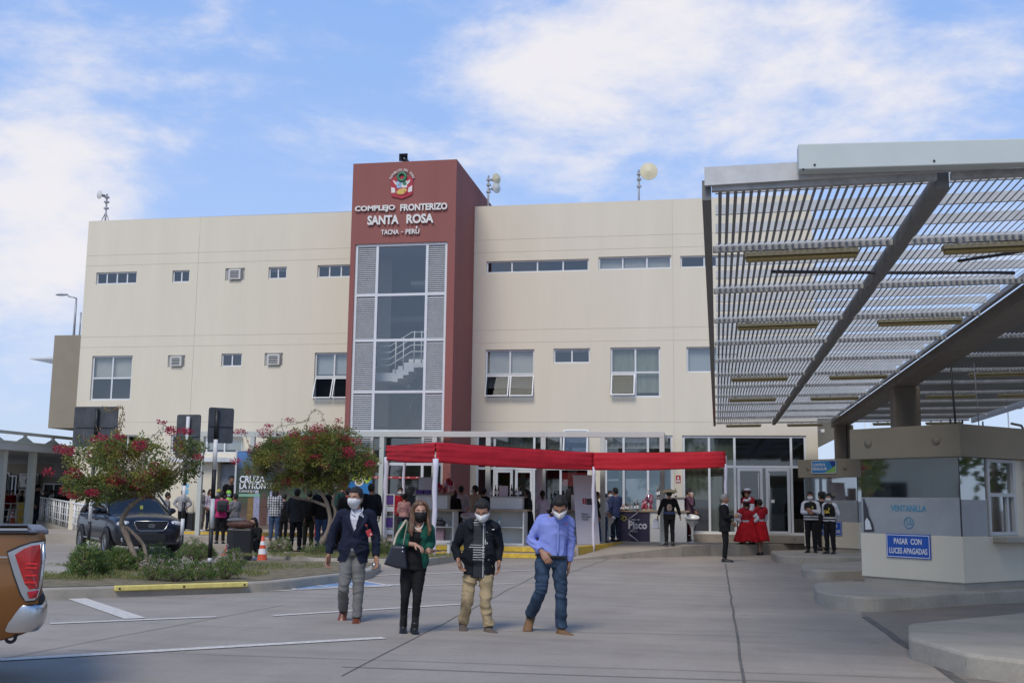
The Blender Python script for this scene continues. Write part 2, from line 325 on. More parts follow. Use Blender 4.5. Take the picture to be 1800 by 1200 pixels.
m_soil = mat('dry_soil', (.16, .125, .08), .95, var=.35, vscale=5, bump=.6, bscale=30, col2=(.26, .22, .12))
def inset(poly, d):
    c = Vector((sum(p[0] for p in poly)/len(poly), sum(p[1] for p in poly)/len(poly))); return [tuple(Vector(p)+(c-Vector(p)).normalized()*d) for p in poly]
for nm, pl in (('front_island_soil', rounded(isl1, .3)), ('rear_island_soil', rounded(isl2, .3))):
    q = inset(pl, .2); MB().add([(x, y, .178) for x, y in q], [tuple(range(len(q)))]).build(nm, m_soil, kind='structure')
# concrete ramp slab at the left end of the front island
r0, r1, r2, r3 = G(75, 1003), G(155, 1020), G(120, 1027), G(76, 1030)
MB().add([(r0.x, r0.y, .20), (r1.x, r1.y-.6, .26), (r2.x, r2.y-.4, .19), (r3.x-.6, r3.y-.2, .19), (r0.x-1.2, r0.y, .19)], [(0, 4, 3, 2, 1)]).build('island_slab', M_kerb, kind='structure', recalc=True)
# yellow wheel stop on the kerb
a = G(196, 1033, .1); b = G(410, 1026, .1)
ws = thing('wheel_stop', 'yellow painted rubber wheel stop fixed along the kerb of the front planted island', 'wheel stop', (a.x, a.y, 0))
a = Vector((i1m.x+.25*(i1f.x-i1m.x)-.1, i1m.y+.25*(i1f.y-i1m.y), 0)); a2 = G(196, 1036, .1)
d = Vector((i1f.x-i1m.x, i1f.y-i1m.y, 0)).normalized(); ang = math.atan2(d.y, d.x); L_ = (b-a2).length
ws.location = (i1m.x+d.x*.55, i1m.y+d.y*.55, 0); ws.rotation_euler = (0, 0, ang)
MB().box((0, -.06, .10), (L_, .05, .182)).build('bar', m_yell2, ws, bevel=.015)
for k in (.03, .5, .97): MB().lathe([(0, 0), (.018, 0), (.018, .006), (0, .006)], 10, M=Matrix.Translation((L_*k, -.062, .14)) @ Matrix.Rotation(math.pi/2, 4, 'X')).build('bolt', mat('rust_bolt', (.08, .05, .03), .7), ws)
# toll islands (lanes run at 45 degrees)
def nose_island(name, pts, z, r=.5):
    kerbed(name, rounded(pts, r, 8), z, M_kerb, bev=.035)
nose_island('booth_island_kerb', [G(1437, 1064).xy, G(1527, 1077).xy, G(1700, 1064).xy+Vector((0, 0)), (12, 25.8), (10.4, 27.2), (1.62, 20.4)], .22, .45)
f0 = G(1598, 1157); f1 = G(1655, 1178)
nose_island('near_island_kerb', [(f0.x, f0.y), (2.26, 11.15), (2.9, 10.6), (12, 19.5), (9.5, 21.7), (2.15, 13.75)], .22, .12)
nose_island('middle_island_kerb', [G(1409, 1015).xy, G(1450, 1019).xy, G(1560, 1018).xy, (9, 32.5), (8, 33.5), (1.95, 27.5)], .2, .5)
nose_island('far_island_kerb', [G(1366, 990).xy, G(1440, 993).xy, G(1560, 992).xy, (12, 40), (9.5, 42), (1.5, 34.0)], .22, .5)
# ================================================================ main building
M_cream = mat('cream_plaster', (.70, .64, .51), .85, var=.035, vscale=1.2, bump=.15, bscale=120, streak=True)
M_groove = mat('groove_shadow_gap', (.56, .50, .40), .9, var=0)
M_red = mat('brick_red_plaster', (.27, .098, .085), .85, var=.06, vscale=1.2, bump=.12, bscale=120, streak=True)
M_alu = mat('white_aluminium', (.66, .68, .69), .4, var=.04, vscale=3)
M_alug = mat('grey_aluminium', (.52, .53, .53), .4, var=.05, vscale=3)
M_blind = mat('ivory_blind', (.48, .46, .40), .8, var=.08, vscale=2)
M_blind2 = mat('green_grey_curtain', (.24, .26, .19), .85, var=.25, vscale=5, streak=True)
M_int = mat('dark_interior', (.035, .035, .037), .8, var=.3, vscale=1)
M_int2 = mat('grey_interior_wall', (.36, .36, .35), .85, var=.05)
M_stair = mat('white_stair', (.78, .77, .74), .6, var=.03)
M_frost = mat('frosted_film', (.42, .45, .44), .5, var=.05, vscale=1)
M_bluefilm = mat('blue_window_film', (.25, .34, .40), .3, var=.06, vscale=.8)
M_dark = MATS.setdefault('dk', mat('dark_metal', (.05, .05, .055), .5, var=.1))
M_glass = glass('window_glass', (.84, .87, .88), .10)
M_glassd = glass('dark_glass', (.52, .56, .54), .08)
M_acw = mat('ac_casing', (.62, .61, .57), .5)
M_grey = mat('grey_panel', (.34, .34, .33), .7)
M_taupe = mat('taupe_plaster', (.27, .235, .175), .85, var=.05, vscale=1.5, bump=.12, bscale=120)
def FR(x1, y1, x2, y2, v=FV):
    a = V(x1, (y1+y2)/2, v).x; b = V(x2, (y1+y2)/2, v).x; xm = (x1+x2)/2
    return a, V(xm, y2, v).z, b, V(xm, y1, v).z
def wall_grid(u0, u1, z0, z1, v, holes, gz, gu, rev=.14, gw=.012, gd=.006):
    us = {u0, u1}; zs = {z0, z1}
    for h in holes: us |= {h[0], h[2]}; zs |= {h[1], h[3]}
    for z in gz: zs |= {z, z+gw}
    for u in gu: us |= {u, u+gw}
    us = sorted(x for x in us if u0-1e-6 <= x <= u1+1e-6); zs = sorted(x for x in zs if z0-1e-6 <= x <= z1+1e-6); mb = MB()
    for a, b in zip(us[:-1], us[1:]):
        for c, d in zip(zs[:-1], zs[1:]):
            um, zm = (a+b)/2, (c+d)/2
            if b-a < 1e-5 or d-c < 1e-5 or any(h[0] < um < h[2] and h[1] < zm < h[3] for h in holes): continue
            g = any(z < zm < z+gw for z in gz) or any(u < um < u+gw for u in gu); y = v+(gd if g else 0)
            mb.add([(a, y, c), (b, y, c), (b, y, d), (a, y, d)], [(0, 1, 2, 3)], 1 if g else 0)
            if g:
                mb.add([(a, v, c), (b, v, c), (b, y, c), (a, y, c)], [(0, 1, 2, 3)], 0); mb.add([(a, v, d), (b, v, d), (b, y, d), (a, y, d)], [(3, 2, 1, 0)], 0)
    for a, c, b, d in holes:
        mb.add([(a, v, c), (b, v, c), (b, v+rev, c), (a, v+rev, c)], [(0, 1, 2, 3)]); mb.add([(a, v, d), (b, v, d), (b, v+rev, d), (a, v+rev, d)], [(3, 2, 1, 0)])
        mb.add([(a, v, c), (a, v, d), (a, v+rev, d), (a, v+rev, c)], [(3, 2, 1, 0)]); mb.add([(b, v, c), (b, v, d), (b, v+rev, d), (b, v+rev, c)], [(0, 1, 2, 3)])
    return mb
def frame_bars(mb, u0, z0, u1, z1, v, us=(), zs=(), w=.05, d=.05):
    mb.box((u0, v, z0), (u0+w, v+d, z1)); mb.box((u1-w, v, z0), (u1, v+d, z1)); mb.box((u0+w, v, z0), (u1-w, v+d, z0+w)); mb.box((u0+w, v, z1-w), (u1-w, v+d, z1))
    for u in us: mb.box((u-w/2, v+.002, z0+w), (u+w/2, v+d-.002, z1-w))
    for z in zs: mb.box((u0+w, v+.004, z-w/2), (u1-w, v+d-.004, z+w/2))
def window(par, r, cols=1, rows=1, back=None, backfrac=1.0, opens=(), v=FV, split=None, name='window', w=.05, rec=.07, dk=None, gl=None):
    u0, z0, u1, z1 = r; mb = MB(); vv = v+rec
    us = [u0+(u1-u0)*i/cols for i in range(1, cols)] if split is None else split
    zs = [z0+(z1-z0)*i/rows for i in range(1, rows)]
    frame_bars(mb, u0, z0, u1, z1, vv, us, zs, w)
    f = mb.build(name, M_alu, par)
    g = MB(); ub = [u0]+list(us)+[u1]; zb = [z0]+zs+[z1]
    for i in range(len(ub)-1):
        for j in range(len(zb)-1):
            if (i, j) in opens: continue
            g.add([(ub[i], vv+.03, zb[j]), (ub[i+1], vv+.03, zb[j]), (ub[i+1], vv+.03, zb[j+1]), (ub[i], vv+.03, zb[j+1])], [(0, 1, 2, 3)])
    if g.v: g.build('pane', gl or M_glass, f)
    MB().add([(u0-.1, vv+.55, z0-.1), (u1+.1, vv+.55, z0-.1), (u1+.1, vv+.55, z1+.1), (u0-.1, vv+.55, z1+.1)], [(0, 1, 2, 3)]).build('room_behind', dk or M_int, f)
    if back:
        zb0 = z1-(z1-z0)*backfrac; bk = MB()
        nst = max(2, int((u1-u0)/.11))
        for k in range(nst):
            a = u0+(u1-u0)*k/nst; b = u0+(u1-u0)*(k+1)/nst; bk.add([(a, vv+.13, zb0), (b, vv+.16, zb0), (b, vv+.16, z1), (a, vv+.13, z1)], [(0, 1, 2, 3)])
        bk.build('blind', back, f)
    for (i, j) in opens:      # top hung sash pushed outwards at the bottom
        a, b, c, d = ub[i]+.02, ub[i+1]-.02, zb[j]+.02, zb[j+1]-.05; s = MB(); an = math.radians(20)
        M = Matrix.Translation((0, vv, d)) @ Matrix.Rotation(-an, 4, 'X') @ Matrix.Translation((0, 0, -d)); h = d-c
        sw = .035
        for q in (((a, 0, c), (a+sw, .03, d)), ((b-sw, 0, c), (b, .03, d)), ((a+sw, 0, c), (b-sw, .03, c+sw)), ((a+sw, 0, d-sw), (b-sw, .03, d))): s.box(q[0], q[1], 0, M)
        s.add([M @ Vector(p) for p in ((a, .015, c), (b, .015, c), (b, .015, d), (a, .015, d))], [(0, 1, 2, 3)], 1)
        s.build('open_sash', [M_alu, glass('sash_glass', (.30, .34, .38), -.03)], f)
    return f
def ac(par, r, v=FV):
    u0, z0, u1, z1 = r; f = MB(); f.box((u0+.03, v+.07, z0+.03), (u1-.03, v+.09, z1-.03), 1); frame_bars(f, u0, z0, u1, z1, v+.06, w=.035, d=.03)
    f = f.build('ac_panel', [M_alug, M_grey], par); c = (u0+u1)/2+.02; w = (z1-z0)*.8; m = MB(); z = z0+(z1-z0)*.07
    m.box((c-w*.62, v-.10, z), (c+w*.62, v+.068, z+w)); m.build('air_conditioner', M_acw, f, bevel=.01)
    g = MB()
    for k in range(5): g.box((c-w*.45, v-.112, z+w*(.15+.155*k)), (c+w*.45, v-.104, z+w*(.22+.155*k)))
    g.build('grille', M_dark, f)
TU1 = -8.41
TV = Uu(803, 280, TU1).y; TZ = V(803, 280, TV).z; TU0 = V(614, 500, TV).x
print('TOWER', TV, TZ, TU0)
BU0, BU1, BZ = -23.55, 3.28, 11.98
bld = thing('border_building', 'large cream three storey border building with rows of aluminium windows and a glazed ground floor', 'building', (0, 0, 0))
# ---- left wing
Lh = [FR(169, 478, 240, 499), FR(303, 475, 333, 496), FR(396, 471, 430, 493), FR(472, 469, 504, 490), FR(558, 465, 640, 487),
      FR(160, 625, 231, 703), FR(295, 624, 325, 645), FR(389, 621, 425, 644), FR(465, 620, 497, 643), FR(552, 619, 655, 703),
      FR(205, 764, 240, 800), FR(300, 764, 425, 796), FR(470, 764, 560, 796)]
gzL = [V(160, 450, FV).z, V(160, 468, FV).z, V(150, 593, FV).z, V(150, 611, FV).z, V(140, 742, FV).z]
guL = [V(x, 560, FV).x for x in (343,)]
wl = wall_grid(BU0, TU0+.6, 0, BZ, FV, Lh, gzL, guL)
gzR = [V(835, 423, FV).z, V(835, 445, FV).z, V(840, 581, FV).z, V(840, 603, FV).z, V(840, 742, FV).z]
guR = [V(x, 560, FV).x for x in (1183,)]
Rh = [FR(855, 457, 1035, 478), FR(1052, 450, 1180, 473), FR(1196, 447, 1408, 468), FR(853, 614, 939, 700), FR(973, 612, 1037, 638), FR(1073, 610, 1161, 698), FR(1207, 609, 1300, 654)]
ug = lambda x: V(x, 850, FV).x
GZ1 = V(1300, 765, FV).z
Gh = [(ug(836), .35, ug(1036), GZ1), (ug(1063), .35, ug(1183), GZ1), (ug(1200), .585, ug(1419), GZ1)]
wr = wall_grid(TU1, BU1, .0, BZ+.02, FV, Rh+Gh, gzR, guR)
w = MB(); w.add(wl.v, wl.f); w.m = list(wl.m); w.sm = list(wl.sm); k = len(w.v); w.v += wr.v; w.f += [tuple(i+k for i in f) for f in wr.f]; w.m += wr.m; w.sm += wr.sm
# sides, roof, parapet
D1 = FV+17
w.add([(BU0, FV, 0), (BU0, D1, 0), (BU0, D1, BZ), (BU0, FV, BZ)], [(0, 1, 2, 3)]); w.add([(BU1, FV, 0), (BU1, D1, 0), (BU1, D1, BZ), (BU1, FV, BZ)], [(3, 2, 1, 0)])
w.add([(BU0, D1, 0), (BU1, D1, 0), (BU1, D1, BZ), (BU0, D1, BZ)], [(3, 2, 1, 0)])
w.add([(BU0, FV, BZ), (BU1, FV, BZ+.02), (BU1, FV+.2, BZ+.02), (BU0, FV+.2, BZ)], [(0, 1, 2, 3)]); w.add([(BU0, FV+.2, BZ), (BU1, FV+.2, BZ), (BU1, FV+.2, BZ-.8), (BU0, FV+.2, BZ-.8)], [(3, 2, 1, 0)])
w.build('wall', [M_cream, M_groove], bld)
MB().add([(BU0, FV+.15, BZ-.8), (BU1, FV+.15, BZ-.8), (BU1, D1, BZ-.8), (BU0, D1, BZ-.8)], [(0, 1, 2, 3)]).build('roof', M_grey, bld)
window(bld, Lh[0], 4, 1); window(bld, Lh[1], 2, 1); ac(bld, Lh[2]); window(bld, Lh[3], 2, 1, back=M_blind, backfrac=.3); window(bld, Lh[4], 4, 1)
window(bld, Lh[5], 2, 2, back=M_blind, backfrac=.5, w=.06); ac(bld, Lh[6]); window(bld, Lh[7], 2, 1, back=None); ac(bld, Lh[8])
window(bld, Lh[9], 3, 2, back=M_frost, backfrac=.45, opens=((0, 0), (1, 0)), w=.06)
window(bld, Lh[10], 2, 1); window(bld, Lh[11], 4, 1, back=M_frost, backfrac=.8); window(bld, Lh[12], 3, 1)
window(bld, Rh[0], 4, 1, w=.05); window(bld, Rh[1], 3, 1, back=M_blind, backfrac=.9); window(bld, Rh[2], 5, 1)
window(bld, Rh[3], 2, 2, back=M_blind, backfrac=.78, opens=((0, 0), (1, 0)), w=.06); window(bld, Rh[4], 2, 1, back=M_frost, backfrac=.2)
window(bld, Rh[5], 2, 2, back=M_blind2, backfrac=.9, opens=((0, 0),), w=.06); window(bld, Rh[6], 2, 1, back=M_frost, backfrac=1)
# mullion lists of the ground floor glazing
def glazed(r, xs, zt, name='glazing', film=None, back=None, doors=(), backz=None):
    u0, z0, u1, z1 = r; mb = MB(); v = FV+.05
    us = [ug(x) for x in xs]; frame_bars(mb, u0, z0, u1, z1, v, us, [], w=.075, d=.08)
    for (a, b, z) in zt: mb.box((a, v+.006, z-.04), (b, v+.074, z+.04))
    f = mb.build(name, M_alu, bld)
    MB().add([(u0, v+.05, z0), (u1, v+.05, z0), (u1, v+.05, z1), (u0, v+.05, z1)], [(0, 1, 2, 3)]).build('pane', M_glassd if not film else M_glass, f)
    rm = MB(); rm.add([(u0-.3, v+4, z0-.05), (u1+.3, v+4, z0-.05), (u1+.3, v+4, z1+.4), (u0-.3, v+4, z1+.4)], [(0, 1, 2, 3)])
    rm.add([(u0-.3, v+.15, z0-.02), (u1+.3, v+.15, z0-.02), (u1+.3, v+4, z0-.02), (u0-.3, v+4, z0-.02)], [(0, 1, 2, 3)], 1); rm.add([(u0-.3, v+.15, z1+.3), (u1+.3, v+.15, z1+.3), (u1+.3, v+4, z1+.3), (u0-.3, v+4, z1+.3)], [(0, 1, 2, 3)])
    rm.build('room_behind', [M_int, M_grey], f)
    if film:
        MB().add([(u0+.05, v+.065, z0), (u1-.05, v+.065, z0), (u1-.05, v+.065, film), (u0+.05, v+.065, film)], [(0, 1, 2, 3)]).build('window_film', M_bluefilm, f)
    for (a, b, zb, m) in (back or ()):
        bk = MB(); n = max(3, int((b-a)/.09))
        for k in range(n): p = a+(b-a)*k/n; q = a+(b-a)*(k+1)/n; bk.add([(p, v+.2+.04*(k % 2), zb), (q, v+.2+.04*((k+1) % 2), zb), (q, v+.2+.04*((k+1) % 2), z1), (p, v+.2+.04*(k % 2), z1)], [(0, 1, 2, 3)])
        bk.build('curtain', m, f)
    for (a, b, z) in doors:
        d = MB(); frame_bars(d, a+.04, z0+.02, b-.04, z, v-.03, [], [], w=.09, d=.06); d = d.build('door', M_alu, f)
    return f
zt = V(1340, 820, FV).z
f3 = glazed(Gh[2], (1247, 1292, 1392), [(ug(1200), ug(1419), zt)], back=[(ug(1203), ug(1246), .6+1.1, M_blind2), (ug(1248), ug(1291), .62, M_blind2)], doors=((ug(1294), ug(1343), zt-.05), (ug(1344), ug(1391), zt-.05)))
for x in (1333, 1352):
    u = ug(x); MB().tube([(u, FV-.06, 1.0), (u, FV-.06, zt-.2)], .02, 8).build('door_handle', M_alug, f3)
MB().box((ug(1355), FV+.085, 1.62), (ug(1361), FV+.09, 1.72)).build('door_sticker', M_stair, f3)
f2 = glazed(Gh[1], (1096, 1139, 1166), [(ug(1063), ug(1183), V(1120, 802, FV).z)], film=V(1120, 800, FV).z, back=[(ug(1065), ug(1182), V(1120, 787, FV).z, M_frost)])
zt1 = V(920, 823, FV).z
f1 = glazed(Gh[0], (858, 868, 938, 954, 985), [(ug(836), ug(1036), zt1)], back=[(ug(840), ug(935), V(900, 789, FV).z, M_grey), (ug(960), ug(984), V(900, 789, FV).z, M_grey)], doors=((ug(868), ug(903), zt1-.05), (ug(903), ug(938), zt1-.05)))
m_redp = mat('red_poster', (.42, .03, .035), .5, var=.1)
MB().box((ug(986), FV+.125, 2.1), (ug(1030), FV+.13, V(1000, 830, FV).z)).build('red_poster', m_redp, f1)
fr = MB(); frame_bars(fr, 0, 0, ug(1034)-ug(990), .95, 0, w=.05, d=.03); fr.add([(0, .015, 0), (ug(1034)-ug(990), .015, 0), (ug(1034)-ug(990), .015, .95), (0, .015, .95)], [(0, 1, 2, 3)], 1)
fr = fr.build('open_sash', [M_alu, M_glass], f1, loc=(ug(990), FV-.25, V(1010, 797, FV).z-.1)); fr.rotation_euler = (-.25, 0, 0)
# kerb sill below the glazing is the upper step
# ---- red tower
tw = thing('stair_tower', 'brick red stair tower with a tall glazed strip between louvres', 'tower', (0, 0, 0))
gx = lambda x, y: V(x, y, TV)
gu0, gu1 = gx(619, 600).x, gx(783, 600).x; gzt = gx(700, 427).z; GB = .1
t = wall_grid(TU0, TU1, 0, TZ, TV, [(gu0, GB, gu1, gzt)], [], [], rev=.18)
t.add([(TU1, TV, 0), (TU1, FV+3.0, 0), (TU1, FV+3.0, TZ), (TU1, TV, TZ)], [(0, 1, 2, 3)]); t.add([(TU0, TV, 0), (TU0, FV+3.0, 0), (TU0, FV+3.0, TZ), (TU0, TV, TZ)], [(3, 2, 1, 0)])
t.add([(TU0, TV, TZ), (TU1, TV, TZ), (TU1, FV+3, TZ), (TU0, FV+3, TZ)], [(0, 1, 2, 3)]); t.add([(TU0, FV+3, 10), (TU1, FV+3, 10), (TU1, FV+3, TZ), (TU0, FV+3, TZ)], [(3, 2, 1, 0)])
t.build('wall', [M_red, M_groove], tw)
m1, m2 = gx(658, 600).x, gx(746.5, 600).x
fr = MB(); v = TV+.06; zts = [gx(700, y).z for y in (517, 597, 688, 757)]+[gx(700, 815).z]
frame_bars(fr, gu0, GB, gu1, gzt, v, [m1, m2], zts, w=.085, d=.09); gf = fr.build('curtain_wall_frame', M_alu, tw)
ub = [(gu0+.08, m1-.04), (m2+.04, gu1-.08)]
zb = [GB]+sorted(zts)+[gzt]
for (a, b) in ub:
    lv = MB(); zl = max(zts[-1], 0)
    z = zts[-1]+.04
    while z < gzt-.09:
        if not any(abs(z+.03-q) < .08 for q in zts): lv.add([(a, v+.02, z), (b, v+.02, z), (b, v+.07, z+.05), (a, v+.07, z+.05), (a, v+.02, z-.008), (b, v+.02, z-.008)], [(0, 1, 2, 3), (4, 5, 1, 0)])
        z += .066
    lv.add([(a, v+.08, zts[-1]), (b, v+.08, zts[-1]), (b, v+.08, gzt), (a, v+.08, gzt)], [(0, 1, 2, 3)], 1)
    lv.build('louvre_panel', [mat('grey_louvre', (.46, .48, .49), .45), mat('louvre_backing', (.42, .43, .44), .6)], tw)
    MB().add([(a, v+.05, GB), (b, v+.05, GB), (b, v+.05, zts[-1]), (a, v+.05, zts[-1])], [(0, 1, 2, 3)]).build('side_pane', M_glassd, gf)
MB().add([(m1, v+.05, GB), (m2, v+.05, GB), (m2, v+.05, gzt), (m1, v+.05, gzt)], [(0, 1, 2, 3)]).build('pane', M_glass, gf)
# interior of the stairwell
it = MB(); y0, y1 = TV+.3, TV+5.0
it.add([(TU0+.1, y1, 0), (TU1-.1, y1, 0), (TU1-.1, y1, gzt+1), (TU0+.1, y1, gzt+1)], [(0, 1, 2, 3)]); it.add([(TU0+.1, y0, 0), (TU0+.1, y1, 0), (TU0+.1, y1, gzt+1), (TU0+.1, y0, gzt+1)], [(3, 2, 1, 0)]); it.add([(TU1-.1, y0, 0), (TU1-.1, y1, 0), (TU1-.1, y1, gzt+1), (TU1-.1, y0, gzt+1)], [(0, 1, 2, 3)])
it.add([(TU0, y0, gzt+.1), (TU1, y0, gzt+.1), (TU1, y1, gzt+.1), (TU0, y1, gzt+.1)], [(3, 2, 1, 0)]); it.build('stairwell_wall', M_int2, tw)
IV = TV+.9
P = lambda x, y: V(x, y, IV)
st = MB(); a = P(657, 655); b = P(690, 655); c = P(728, 630); d = P(746, 630)
zA = P(690, 655).z; zB = P(720, 631).z
st.box((m1-.5, IV, zA-.28), (b.x, IV+1.3, zA))
n = 4
for k in range(n):
    u = b.x+(c.x-b.x)*k/n; u2 = b.x+(c.x-b.x)*(k+1)/n; zz = zA+(zB-zA)*(k+1)/n; st.box((u, IV, zz-.42), (u2, IV+1.3, zz))
st.box((c.x, IV, zB-.28), (m2+.35, IV+1.3, zB)); st.build('upper_stair', M_stair, tw)
rl = MB()
for k in range(4):
    h = .25+.22*k; rl.tube([(m1-.3, IV-.02, zA+h), (b.x-.1, IV-.02, zA+h), (c.x-.1, IV-.02, zB+h), (m2+.35, IV-.02, zB+h)], .018, 6)
for (u, z) in ((b.x+.1, zA+.1), ((b.x+c.x)/2, (zA+zB)/2), (c.x, zB), (c.x+.25, zB)): rl.tube([(u, IV-.02, z-.1), (u, IV-.02, z+.95)], .02, 6)
rl.build('handrail', M_stair, tw)
# lower flight seen from below, landing slabs and lamp
ls = MB(); a, b, c, d = P(657, 700), P(657, 757), P(700, 757), P(747, 655)
ls.add([(m1-.6, IV+.2, 4.0), (m1+.5, IV+.2, 4.0), (m2+.3, IV+.2, 6.5), (m2+.3, IV+.2, 7.2), (m1-.6, IV+1.3, 4.0), (m1+.5, IV+1.3, 4.0), (m2+.3, IV+1.3, 6.5), (m2+.3, IV+1.3, 7.2)], [(1, 2, 6, 5), (0, 1, 5, 4), (2, 3, 7, 6)])
ls.build('lower_stair_soffit', M_grey, tw)
ld = MB()
for z in (gx(700, 517).z-.2, gx(700, 597).z-.1, 3.5): ld.box((TU0+.1, TV+3.2, z-.2), (TU1-.1, TV+5, z))
ld.build('landing', M_int2, tw)
MB().box((P(700, 485).x, TV+2.5, P(700, 485).z), (P(725, 485).x+.2, TV+3.2, P(700, 478).z)).build('ceiling_lamp', M_stair, tw)
# bicycle hanging in the stairwell
by = thing('hanging_bicycle', 'dark bicycle hung upright behind the lower pane of the stair tower', 'bicycle', (P(740, 715).x, IV-.35, P(740, 715).z))
w_ = MB()
def ring(mb, c, R, r, M=None, seg=28, s2=6, mi=0):
    vs = []
    for i in range(seg):
        th = 2*math.pi*i/seg
        for k in range(s2):
            ph = 2*math.pi*k/s2; v = Vector(((R+r*math.cos(ph))*math.cos(th), r*math.sin(ph), (R+r*math.cos(ph))*math.sin(th))); vs.append((M @ v if M is not None else v)+Vector(c))
    fs = [(i*s2+k, i*s2+(k+1) % s2, ((i+1) % seg)*s2+(k+1) % s2, ((i+1) % seg)*s2+k) for i in range(seg) for k in range(s2)]
    mb.add(vs, fs, mi, True)
Rt = Matrix.Rotation(.95, 3, 'Z'); ring(w_, (0, 0, -.05), .33, .028, Rt)
w_.build('wheel', M_dark, by)
w_ = MB(); ring(w_, (.35, .5, 1.0), .33, .028, Rt); w_.build('wheel', M_dark, by)
w_ = MB(); w_.tube([(0, 0, -.05), (-.05, 0, .5), (.25, .35, .9), (.35, .5, 1.0)], .022, 6); w_.tube([(-.05, 0, .5), (.35, .45, .45), (.35, .5, 1.0)], .018, 6); w_.build('frame', M_dark, by)
w_ = MB(); w_.tube([(-.3, -.1, .62), (-.22, -.05, .52), (.1, .05, .48)], .022, 6); w_.box((-.36, -.14, .58), (-.26, -.04, .70)); w_.build('handlebar', M_dark, by)
# ---- lettering
M_let = mat('letter_white', (.72, .70, .66), .5, var=.03)
sg = thing('tower_lettering', 'raised white letters COMPLEJO FRONTERIZO SANTA ROSA TACNA PERU on the red tower', 'sign lettering', (0, TV-.05, 0))
def letters(txt, x0, x1, yc, h, name):
    a = gx(x0, yc); b = gx(x1, yc); me = textmesh(txt, h, .05, .036 if h > .2 else .022, 1.0)
    xs = [v_.co.x for v_ in me.vertices]; wd = max(xs)-min(xs); sc = (b.x-a.x)/wd; cx_ = (max(xs)+min(xs))/2
    ys = [v_.co.y for v_ in me.vertices]; cy_ = (max(ys)+min(ys))/2; hy = max(ys)-min(ys)
    for v_ in me.vertices: v_.co = ((v_.co.x-cx_)*sc, (v_.co.y-cy_)*h/hy, v_.co.z)
    me.transform(facing(((a.x+b.x)/2, 0, (a.z+b.z)/2))); me.materials.clear(); me.materials.append(M_let); o = link(bpy.data.objects.new(name, me)); o.parent = sg
for w_, x0, x1, yc, hh in (('COMPLEJO', 625, 695.5, 368, .235), ('FRONTERIZO', 704.5, 787, 364.5, .235), ('SANTA', 647, 702, 387.5, .32), ('ROSA', 715.5, 763, 385, .32), ('TACNA', 671, 702, 408.7, .165), ('-', 706, 709.5, 408.5, .02), ('PERU', 714, 738, 407.7, .165)): letters(w_, x0, x1, yc, hh, 'letter_row')
a = gx(733, 400.5); MB().box((a.x-.02, -.02, a.z-.03), (a.x+.03, .02, a.z+.045), M=Matrix.Translation((0, 0, 0))).build('accent_mark', M_let, sg)
# ---- coat of arms
cr = thing('coat_of_arms', 'painted coat of arms with green wreath and flags on the red tower', 'emblem', (gx(707, 325).x, TV-.03, gx(707, 325).z))
def C_(n, c): return mat(n, c, .5, var=.08, vscale=20)
s_ = 1.0/ (gx(708, 325).x-gx(707, 325).x)   # px per metre
def plate(name, pts, m, d, par=cr):
    """pts in photo px relative to (707,325), y down"""
    p = [(x/s_, -y/s_) for x, y in pts]; n = len(p); mb = MB(); mb.add([(x, -d, z) for x, z in p]+[(x, .03, z) for x, z in p], [tuple(range(n))]+[(i, i+n, (i+1) % n+n, (i+1) % n) for i in range(n)]); return mb.build(name, m, par, recalc=True)
cR, cW, cB, cG, cY = C_('crest_red', (.40, .02, .04)), C_('crest_white', (.72, .68, .64)), C_('crest_blue', (.28, .48, .70)), C_('crest_green', (.04, .20, .10)), C_('crest_gold', (.62, .42, .10))
plate('backing', [(-19, -10), (-19, 16), (-17, 20), (-6, 23), (0, 25), (6, 23), (18, 18), (19, 14), (19, -10), (12, -14), (0, -15), (-12, -14)], cR, .012)
plate('flag', [(-18.5, 4), (-12, 6), (-11, 14), (-18, 14)], cW, .022); plate('flag', [(18.5, 2), (12, 6), (11, 14), (18, 13)], cW, .022)
plate('flag_pole', [(-16, -8), (-13, -7), (-8, -1), (-10, 1), (-14, -4)], cW, .026); plate('flag_pole', [(15, -8), (12, -7), (9, -1), (10, 1), (14, -4)], cW, .026)
plate('shield_field', [(-9.5, -6), (0, -6), (0, 6), (-8.5, 6)], cB, .024); plate('shield_field', [(.1, -6), (10, -6), (9, 5.9), (.1, 6)], cW, .024)
el = [(11*math.cos(t), 12+6.5*math.sin(t)) for t in [i*math.pi/10 for i in range(20)]]
plate('shield_field', el, cR, .028); plate('cornucopia', [(-9, 13), (-5, 8.5), (2, 7), (7, 7.5), (9.5, 10), (8, 13), (4, 12), (6, 14.5), (3, 17), (-4, 17.5), (-8, 16)], cY, .034)
plate('tree', [(5+3.4*math.cos(t)*(1+.2*math.sin(5*t)), -1.5+3.6*math.sin(t)) for t in [i*math.pi/10 for i in range(20)]], cG, .030)
plate('vicuna', [(-6, 3), (-6, -1), (-3, -2), (-3.5, -4.5), (-2.5, -4.5), (-2, 3), (-3, 3), (-3.2, 1), (-5, 1), (-5, 3)], C_('crest_brown', (.36, .26, .22)), .028)
w_ = MB(); vs = []
ring(w_, (0, -.03, 13/s_), 6.6/s_, 2.6/s_); w_.build('wreath', cG, cr)
for i, chh in enumerate('REPUBLICA DEL PERU'):
    th = math.radians(152-124*i/17); Rr = 26/s_
    if chh == ' ': continue
    me = textmesh(chh, 5.6/s_, .02, .02, .8); me.transform(Matrix.Rotation(th-math.pi/2, 4, 'Z')); me.transform(Matrix.Translation((Rr*math.cos(th)*.86, Rr*math.sin(th)-.5/s_, 0))); me.transform(facing((0, -.01, 0)))
    me.materials.clear(); me.materials.append(cW); o = link(bpy.data.objects.new('arched_letter', me)); o.parent = cr
